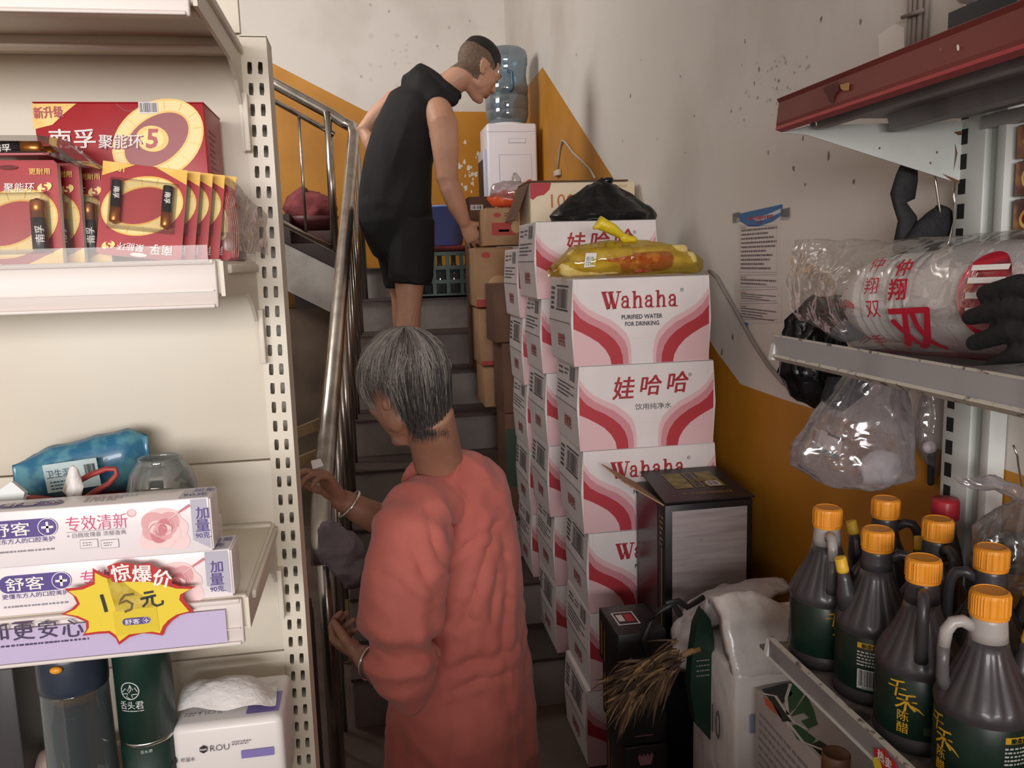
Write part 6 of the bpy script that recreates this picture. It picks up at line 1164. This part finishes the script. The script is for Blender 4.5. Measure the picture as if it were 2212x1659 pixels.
def recolour(mb, fn):
    for k, f in enumerate(mb.f):
        c = sum((V(mb.v[i]) for i in f), V()) / len(f); r = fn(c)
        if r is not None: mb.m[k] = mb.mi(r)
# ------------------------------------------------------------------ the man on the stairs
SKM = skinmat('skin_man', 'ca9a80', 'bd8a70'); LIPM = mat('lip_man', 'a8685c', .45)
TANK = mat('black_jersey', '1b191b', .85, vs=6, hx2='131214', bump=.10, bs=16); SHORT = mat('black_shorts', '121114', .8, bump=.12, bs=14); HAIRB = mat('hair_black', '17130f', .65, bump=.5, bs=220); STUB = mat('hair_stubble', '7d6554', .7, vs=160, hx2='5b483c', lo=.35, hi=.65)
man = thing('person', 'man in a black sleeveless hooded top and black shorts bending over on the stairs', 'person', V((.15, 3.85, RISE * 5 + .013)))
FB = V((.62, .78, 0)); LB = V((-.78, .62, 0))
hM = HeadFrame(J(1031, 150, 3.92), (.76, .36, -.56), (.52, .2, .83), 1.08)
m = MB(); head(m, hM, SKM, 1.05)
NB_ = J(952, 196, 3.93); m.chain([NB_ - V((.05, 0, .06)), NB_, hM(0, -.035, -.05), hM(0, -.02, .0)], [(.075, .085), (.062, .066), (.058, .060), (.06, .06)], SKM, 18)
pel, wai, che, upc = J(862, 470, 3.86), J(860, 405, 3.86), J(876, 305, 3.89), J(908, 240, 3.92)
m.chain([pel - V((0, 0, .05)), pel, wai, che, upc, NB_ - V((.01, 0, .02))], [(.09, .13), (.10, .145), (.09, .125), (.105, .145), (.10, .15), (.06, .07)], SKM, 20, up=FB)
aR = [J(*q) for q in ((947, 240, 3.81), (957, 268, 3.755), (962, 320, 3.74), (966, 385, 3.73), (972, 405, 3.73), (988, 446, 3.74), (1002, 478, 3.75))]
m.chain(aR, [.062, .066, .060, .050, .047, .043, .030], SKM, 18)
dR = (J(1022, 515, 3.76) - aR[-1]).normalized(); hand(m, aR[-1], dR, (.2, .75, -.1), (.8, .1, .35), SKM, 1.02, (.22, .3, .34, .3), .2, .12)
aL = [J(*q) for q in ((872, 212, 4.04), (850, 222, 4.06), (812, 255, 4.06), (788, 284, 4.05), (800, 304, 4.02), (826, 345, 3.97), (842, 372, 3.94))]
m.chain(aL, [.055, .055, .047, .042, .042, .036, .027], SKM, 16); hand(m, aL[-1], (.35, -.1, -.9), (1, 0, .3), (0, -1, 0), SKM, 1.0, (.5, .6, .6, .6), .5)
hR, kR = J(888, 500, 3.82), J(884, 636, 3.80); ftz = RISE * 5 + .014; aRk = V((kR.x - .02, 3.80, ftz + .085))
m.chain([hR, (hR + kR) / 2, kR, (kR * .62 + aRk * .38) + V((-.005, -.012, 0)), aRk + V((0, 0, .05)), aRk], [.092, .078, .061, .058, .038, .034], SKM, 18)
m.chain([aRk + V((-.025, -.03, -.045)), aRk + V((.03, .05, -.05)), aRk + V((.09, .135, -.062))], [(.038, .034), (.030, .042), (.016, .034)], SKM, 14)
hL, kL = J(846, 500, 3.96), J(872, 640, 4.02); aLk = V((kL.x - .01, 4.09, ftz + RISE + .085))
m.chain([hL, (hL + kL) / 2, kL, (kL * .6 + aLk * .4), aLk], [.09, .076, .060, .054, .034], SKM, 16); m.chain([aLk + V((-.02, -.03, -.045)), aLk + V((.04, .05, -.05)), aLk + V((.09, .12, -.062))], [(.038, .034), (.030, .042), (.016, .034)], SKM, 14)
body = remesh(m, .0055, 3, .5); P6M = body
def lipfn(h, mt):
    def fn(c):
        x, y, z = h.loc(c)
        if y > .078 and abs(x) < .024 and -.075 < z < -.0495: return mt
    return fn
recolour(body, lipfn(hM, LIPM)); bo = body.build('body', man)
def hairtest(c):
    x, y, z = hM.loc(c)
    if (c - hM.c).length > .17: return False
    if abs(x) > .066 and -.035 < y < .012 and z < .022: return False
    if y > .045: return z > .066 + .0 * abs(x) and y < .085
    if y > .0: return z > .030 + (.03 if abs(x) < .06 else -.02) * min(1, y / .045) or (y < .02 and z > .012)
    return z > -.042 - .25 * y * 0 - .02
def topness(p): x, y, z = hM.loc(p); return max(0, min(1, (z - .062) / .03))
hp = patch(body, hairtest, lambda p: .0015 + .009 * topness(p), STUB); recolour(hp, lambda c: HAIRB if hM.loc(c)[2] > .058 - .028 * max(0, min(1, (hM.loc(c)[1] + .02) / .06)) else None); hp.build('hair', man)
m = MB()
for s in (-1, 1):
    m.chain([hM(s * .014, .0985, .026), hM(s * .032, .095, .033), hM(s * .053, .078, .027)], [.0028, .0036, .0018], HAIRB, 8); m.chain([hM(s * .017, .0925, .003), hM(s * .031, .0945, .005), hM(s * .045, .086, .002)], [.0010, .0017, .0010], HAIRB, 6)
m.build('eyebrows', man)
# hooded sleeveless top
m = MB(); m.chain([J(852, 452, 3.86), J(855, 405, 3.87), J(862, 345, 3.88), J(876, 290, 3.90), J(902, 238, 3.92), J(925, 212, 3.93)], [(.145, .175), (.145, .168), (.135, .155), (.130, .150), (.125, .150), (.09, .11)], TANK, 26, up=FB)
m.chain([J(880, 232, 4.02), J(912, 218, 3.94), J(938, 222, 3.85)], [.085, .095, .062], TANK, 18)
for pts, r in ((((880, 208, 4.0), (886, 176, 3.97), (908, 158, 3.95), (938, 178, 3.90), (968, 200, 3.86), (986, 206, 3.88)), (.035, .042, .045, .04, .034, .022)), (((905, 170, 3.93), (918, 196, 3.88), (945, 214, 3.84), (975, 214, 3.84)), (.05, .06, .05, .03))): m.chain([J(*q) for q in pts], list(r), TANK, 14)
tk = remesh(m, .009, 4, .5)
def folds(mb, amp, ax_, sc, seed=0):
    o = V((seed, seed * 2, seed * 3)); nm = {}
    for f in mb.f:
        n = (V(mb.v[f[1]]) - V(mb.v[f[0]])).cross(V(mb.v[f[2]]) - V(mb.v[f[0]]))
        for i in f: nm[i] = nm.get(i, V()) + n
    out = []
    for i, v in enumerate(mb.v):
        p = V(v); q = p + noise.noise_vector(p * 3 + o) * .05; a = V(ax_).normalized(); q = (q - a * q.dot(a)) * sc + a * q.dot(a) * sc * .22
        k = noise.noise(q + o); k = (1 - abs(k) * 2.2); out.append(tuple(p + nm.get(i, V((0, 0, 1))).normalized() * amp * k))
    mb.v = out; return mb
folds(tk, .006, (.2, .1, 1), 9, 2)
tk.build('hooded_top', man)
m = MB(); m.chain([J(853, 440, 3.87), J(855, 475, 3.87), J(862, 510, 3.87)], [(.150, .168), (.150, .170), (.13, .155)], SHORT, 24, up=FB)
m.chain([hR + V((0, 0, .05)), J(888, 545, 3.81), J(888, 598, 3.80), J(887, 612, 3.80)], [(.11, .105), (.105, .10), (.10, .098), (.098, .096)], SHORT, 20, round_ends=False); m.chain([hL + V((0, 0, .05)), J(862, 550, 3.97), J(874, 610, 4.0)], [(.105, .10), (.10, .098), (.098, .092)], SHORT, 20, round_ends=False)
sh = remesh(m, .009, 3, .5); folds(sh, .005, (.1, 0, 1), 10, 5); sh.build('shorts', man)
m = MB(); SLP = mat('sandal_dark', '2a2625', .6)
for a in (aRk, aLk): m.chain([a + V((-.04, -.045, -.078)), a + V((.03, .05, -.078)), a + V((.10, .15, -.078))], [(.007, .036), (.007, .046), (.007, .036)], SLP, 14); m.chain([a + V((.0, .085, -.066)), a + V((.04, .075, -.028)), a + V((.085, .045, -.066))], [(.004, .018)] * 3, SLP, 10)
m.v = [(x, y, z) for x, y, z in m.v]; m.build('sandals', man)
# ------------------------------------------------------------------ the woman in the coral tunic
SKW = skinmat('skin_woman', 'aa7e68', '946753'); LIPW = mat('lip_woman', '8a5048', .5)
CORAL = mat('coral_linen', 'ca7065', .85, vs=5, hx2='bd6258', lo=.4, hi=.75, bump=.22, bs=16, sheen=.15)
wom = thing('person', 'grey-haired woman in a coral tunic seen from behind, reaching towards the shelving unit', 'person', V((.16, 1.85, 0)))
BF = V((-.80, .60, 0))
hW = HeadFrame(J(876, 838, 1.75), (-.61, .71, -.37), (-.26, .22, .94), .97)
NBW = J(948, 1000, 1.79); m = MB(); head(m, hW, SKW, .98)
m.chain([NBW + V((.02, .0, -.05)), NBW, hW(0, -.040, -.075), hW(0, -.028, -.02)], [(.048, .056), (.052, .056), (.050, .053), (.05, .05)], SKW, 18)
tors = [J(985, 1090, 1.82), J(995, 1230, 1.84), J(1000, 1380, 1.85), J(1000, 1520, 1.86)]
m.chain([NBW - V((0, 0, .02))] + tors, [(.045, .055), (.068, .10), (.08, .115), (.10, .125), (.11, .14)], SKW, 20, up=BF)
aN = [J(*q) for q in ((922, 1120, 1.70), (888, 1185, 1.64), (878, 1330, 1.62), (884, 1455, 1.63), (862, 1470, 1.65), (825, 1448, 1.69), (788, 1420, 1.735))]
m.chain(aN, [.046, .048, .048, .043, .041, .036, .0265], SKW, 16)
hand(m, aN[-1], J(728, 1388, 1.80) - aN[-1], (.2, .5, .55), (-.3, .3, .8), SKW, .98, (.75, .8, .85, .85), .7, .04)
aF = [J(*q) for q in ((1005, 1075, 1.99), (960, 1110, 2.02), (905, 1135, 2.01), (862, 1140, 1.98), (820, 1122, 1.97), (778, 1102, 1.96), (738, 1080, 1.95))]
m.chain(aF, [.058, .052, .046, .042, .039, .034, .0265], SKW, 16)
hand(m, aF[-1], J(694, 1022, 1.93) - aF[-1], (-.55, -.35, .0), (-.6, .2, .75), SKW, .98, (.55, .62, .7, .75), .75, .05)
for s, (kx, ky) in ((1, (.12, 1.86)), (-1, (.24, 1.97))): m.chain([tors[-1] + V((kx - .17, ky - 1.86, -.02)), V((kx - .03, ky, .32)), V((kx, ky + .02, .09))], [.085, .06, .04], SKW, 14); m.chain([V((kx + .02, ky - .02, .045)), V((kx - .05, ky + .04, .04)), V((kx - .13, ky + .10, .028))], [(.036, .034), (.03, .042), (.016, .034)], SKW, 12)
bw = remesh(m, .0042, 3, .5); recolour(bw, lipfn(hW, LIPW)); bw.build('body', wom)
# tunic
m = MB()
P0 = J(934, 1016, 1.785)
m.chain([P0, (P0 + J(985, 1078, 1.83)) / 2, J(985, 1078, 1.83), J(992, 1150, 1.84), J(1000, 1260, 1.85), J(1000, 1390, 1.86), J(1000, 1500, 1.87), J(1000, 1600, 1.88), J(996, 1700, 1.88)], [(.068, .072), (.090, .108), (.106, .140), (.116, .145), (.128, .148), (.140, .160), (.160, .182), (.172, .194), (.176, .196)], CORAL, 30, up=BF, round_ends=False)
m.chain([J(945, 1090, 1.76), J(906, 1104, 1.70), J(890, 1150, 1.655), J(874, 1250, 1.635), J(866, 1350, 1.625), J(866, 1420, 1.63), J(873, 1468, 1.632), J(884, 1512, 1.632)], [.062, .070, .076, .080, .081, .076, .060, .028], CORAL, 22)
m.chain([J(872, 1395, 1.63), J(850, 1428, 1.645), J(828, 1442, 1.665)], [(.072, .066), (.056, .052), (.045, .043)], CORAL, 18, round_ends=False)
m.chain([J(985, 1040, 1.88), J(995, 1070, 1.96), J(945, 1110, 2.0), J(880, 1135, 1.99)], [.08, .078, .07, .06], CORAL, 20, round_ends=False)
# clear the neck: the collar sits lower at the front than at the nape
tu = remesh(m, .007, 11, .5); 
def creases(mb, items, ymax):
    nm = {}
    for f in mb.f:
        n = (V(mb.v[f[1]]) - V(mb.v[f[0]])).cross(V(mb.v[f[2]]) - V(mb.v[f[0]]))
        for i in f: nm[i] = nm.get(i, V()) + n
    out = list(mb.v); rd = V((.163, .975, -.147))
    for i, v in enumerate(mb.v):
        p = V(v); n = nm[i].normalized()
        if n.dot(rd) > -.05: continue
        t = 0
        for pts, amp, sg in items:
            for a, b in zip(pts, pts[1:]):
                ab = b - a; ap = p - a; ab = ab - rd * ab.dot(rd); ap = ap - rd * ap.dot(rd); u = max(0, min(1, ap.dot(ab) / ab.length_squared)); d = (ap - ab * u).length
                if d < 4 * sg: t = t + (-amp * math.exp(-(d / sg) ** 2) + amp * .55 * math.exp(-((d - 1.7 * sg) / sg) ** 2)) / (1 if u in (0, 1) else .8) * .8
        out[i] = tuple(p + n * max(-.009, min(.007, t)))
    mb.v = out
CRS = [(((1062, 1128), (1050, 1180), (1030, 1260), (1000, 1340)), .008, .007), (((1068, 1130), (1085, 1200), (1092, 1300), (1080, 1400)), .008, .007), (((1058, 1150), (1070, 1240), (1060, 1330)), .006, .006), (((960, 1210), (1010, 1170), (1055, 1140)), .006, .005), (((955, 1230), (950, 1330), (955, 1420)), .009, .009), (((965, 1440), (1010, 1420), (1080, 1415), (1130, 1395)), .008, .010), (((975, 1475), (1030, 1455), (1090, 1450)), .006, .008), (((900, 1130), (925, 1190), (950, 1250)), .006, .007), (((935, 1090), (945, 1140), (960, 1190)), .005, .006), (((970, 1070), (975, 1120), (985, 1165)), .004, .005), (((850, 1200), (890, 1215), (935, 1260)), .004, .007), (((845, 1465), (880, 1500), (930, 1480)), .003, .005), (((990, 1290), (1020, 1330), (1010, 1390)), .006, .007), (((1090, 1500), (1110, 1560), (1115, 1640)), .007, .012), (((870, 1545), (865, 1600), (868, 1659)), .006, .010), (((980, 1500), (985, 1580), (975, 1650)), .005, .012)]
creases(tu, [([J(*q, 1.74) for q in a], b * .62, c * 1.5) for a, b, c in CRS], 2.0)
folds(tu, .008, (.15, 0, 1), 9, 3); folds(tu, .005, (1, -.6, -.7), 16, 8); tu.build('tunic', wom)
m = MB(); cr = P0; cu = (P0 - J(985, 1078, 1.83)).normalized(); e1 = BF - cu * BF.dot(cu); e1.normalize(); e2 = cu.cross(e1)
m.tube([cr + (e1 * math.cos(t) * .066 + e2 * math.sin(t) * .070) - cu * .003 for t in [6.283 * k / 30 for k in range(30)]], .0055, CORAL, 8, closed=True); m.build('collar', wom)
m = MB(); 
for s, (kx, ky) in ((1, (.12, 1.86)), (-1, (.24, 1.97))): m.chain([tors[-1] + V((kx - .17, ky - 1.86, -.04)), V((kx - .03, ky, .32)), V((kx, ky + .02, .13))], [.085, .075, .07], mat('trousers_dark', '3a3034', .85), 16)
m.build('trousers', wom)
m = MB()
for s, (kx, ky) in ((1, (.12, 1.86)), (-1, (.24, 1.97))): m.chain([V((kx + .03, ky - .03, .030)), V((kx - .05, ky + .04, .030)), V((kx - .14, ky + .11, .022))], [(.030, .040), (.030, .048), (.018, .038)], SLP, 14)
m.build('shoes', wom)
BRC = mat('silver_bracelet', 'e4dfda', .2, metal=.9)
for a, b, r in ((aN[-1], aN[-2], .036), (aF[-1], aF[-2], .036)):
    d = (b - a).normalized(); c = a + d * .022; u = d.orthogonal().normalized(); v = d.cross(u); m = MB(); m.tube([c + (u * math.cos(t) + v * math.sin(t)) * r + d * .006 * math.cos(t) for t in [6.283 * k / 28 for k in range(28)]], .0034, BRC, 8, closed=True); m.build('bracelet', wom)
# hair: a cap and combed strands from the crown
HG = [mat('hair_silver', 'a79f98', .45), mat('hair_grey', '7f7873', .45), mat('hair_dark_grey', '4b4542', .5), mat('hair_near_black', '2a2624', .5)]
rr = random.Random(21); ca = V((.02, -.45, .89)).normalized(); cb_ = ca.cross(V((1, 0, 0))).normalized(); cc_ = ca.cross(cb_)     # local: right, forward, up
cen = V((0, -.008, .026)); RX = V((.093, .112, .101))
def hshape(d):
    if d.z >= -.2: return V((d.x * RX.x, d.y * RX.y, d.z * RX.z))
    h_ = math.hypot(d.x, d.y); t = min(1, (-.2 - d.z) / .8); k = (.98 - .56 * t) / max(.05, h_)
    return V((d.x * RX.x * k, d.y * RX.y * k, -.2 * RX.z - .165 * t))
def hpos(th, ph, lift):
    d = ca * math.cos(th) + (cb_ * math.cos(ph) + cc_ * math.sin(ph)) * math.sin(th)
    d = d.normalized(); q = cen + hshape(d) * (1 + lift)
    return hW(q.x, q.y, q.z), d
def thmax(d):          # how far down the hair reaches in this direction (local)
    f = d.y / max(.2, math.hypot(d.x, d.y))
    return 1.50 + .0 * f if f > .55 else (2.02 if f > .05 else 2.30)
def endz(ph):
    _, d = hpos(1.5, ph, 0); f = d.y / max(.05, math.hypot(d.x, d.y)); return d, f
m = MB(); n1, n2 = 16, 40; vs = []
def lim(ph):
    th = .2
    while th < 2.75:
        d = ca * math.cos(th) + (cb_ * math.cos(ph) + cc_ * math.sin(ph)) * math.sin(th); q = cen + hshape(d); f = d.y / max(.02, math.hypot(d.x, d.y))
        zmin = .02 if f > .8 else (-.018 if f > .30 else (.014 if f > -.22 else -.125))
        if q.z < zmin: return th
        th += .03
    return th
LM = [lim(6.283 * j / n2) for j in range(n2)]; LM = [(LM[j - 1] + 2 * LM[j] + LM[(j + 1) % n2]) / 4 for j in range(n2)]
def limi(ph): x = (ph % 6.283185) / 6.283185 * n2; j = int(x) % n2; return LM[j] * (1 - (x - int(x))) + LM[(j + 1) % n2] * (x - int(x))
for i in range(n1 + 1):
    for j in range(n2):
        ph = 6.283 * j / n2; p, d = hpos(.02 + (LM[j] - .06) * i / n1, ph, -.035); vs.append(p)
m.add(vs, [(i * n2 + j, i * n2 + (j + 1) % n2, (i + 1) * n2 + (j + 1) % n2, (i + 1) * n2 + j) for i in range(n1) for j in range(n2)], HG[2], True)
for k in range(4200):
    ph = rr.uniform(0, 6.283); L_ = limi(ph); t0 = rr.random() ** 1.4 * L_ * .85; t1 = min(L_ + rr.uniform(-.18, .10), t0 + rr.uniform(.6, 1.5)); lift = rr.uniform(-.02, .05); n = 8; pts = []; dph = rr.gauss(0, .10); wob = rr.uniform(0, 6)
    if t1 < t0 + .15: continue
    for i in range(n):
        u = i / (n - 1); th = t0 + (t1 - t0) * u; p, d = hpos(th, ph + dph * u + .03 * math.sin(wob + 5 * u), lift - .03 * (1 - u) * (t0 > .3) + (.02 * u * u if rr.random() < .12 else 0) - .05 * (u ** 3)); pts.append(p)
    x, y, z = hW.loc(pts[n // 2]); _, dm = hpos((t0 + t1) / 2, ph, 0); low = z < -.035 and y < .02; shade = noise.noise(V((ph * 3, t0 * 2, 1))) + rr.uniform(-.5, .5)
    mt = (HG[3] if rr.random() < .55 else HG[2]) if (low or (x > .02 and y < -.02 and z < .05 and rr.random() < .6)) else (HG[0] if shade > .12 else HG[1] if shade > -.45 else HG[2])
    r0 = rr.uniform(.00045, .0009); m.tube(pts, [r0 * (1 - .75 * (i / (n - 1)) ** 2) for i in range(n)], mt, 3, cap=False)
for k in range(26):     # fly-away hairs at the crown
    ph = rr.uniform(0, 6.283); t0 = rr.uniform(.05, .5); pts = [hpos(t0 + .13 * i, ph + .1 * i * rr.uniform(-1, 1), .02 + .018 * i - .002 * i * i)[0] for i in range(6)]; m.tube(pts, [.0004, .0004, .0004, .0003, .0002, .0001], HG[0], 3, cap=False)
m.build('hair', wom)
m = MB()
for s in (-1, 1): m.chain([hW(s * .014, .0975, .026), hW(s * .032, .094, .031), hW(s * .052, .078, .026)], [.002, .0026, .0014], HG[2], 8); m.chain([hW(s * .017, .0925, .003), hW(s * .031, .0945, .004), hW(s * .045, .086, .002)], [.0009, .0014, .0009], HG[3], 6)
m.build('eyebrows', wom)
m = MB(); p = J(684, 1003, 1.93); m.prism([(-.012, -.008), (.014, -.008), (.012, .010), (-.010, .012)], Fr(p, (.9, .2, .2), (-.2, .2, 1)), -.003, .003, PAPER); m.build('white_slip', label='small white slip held in the woman\'s raised hand', cat='slip')
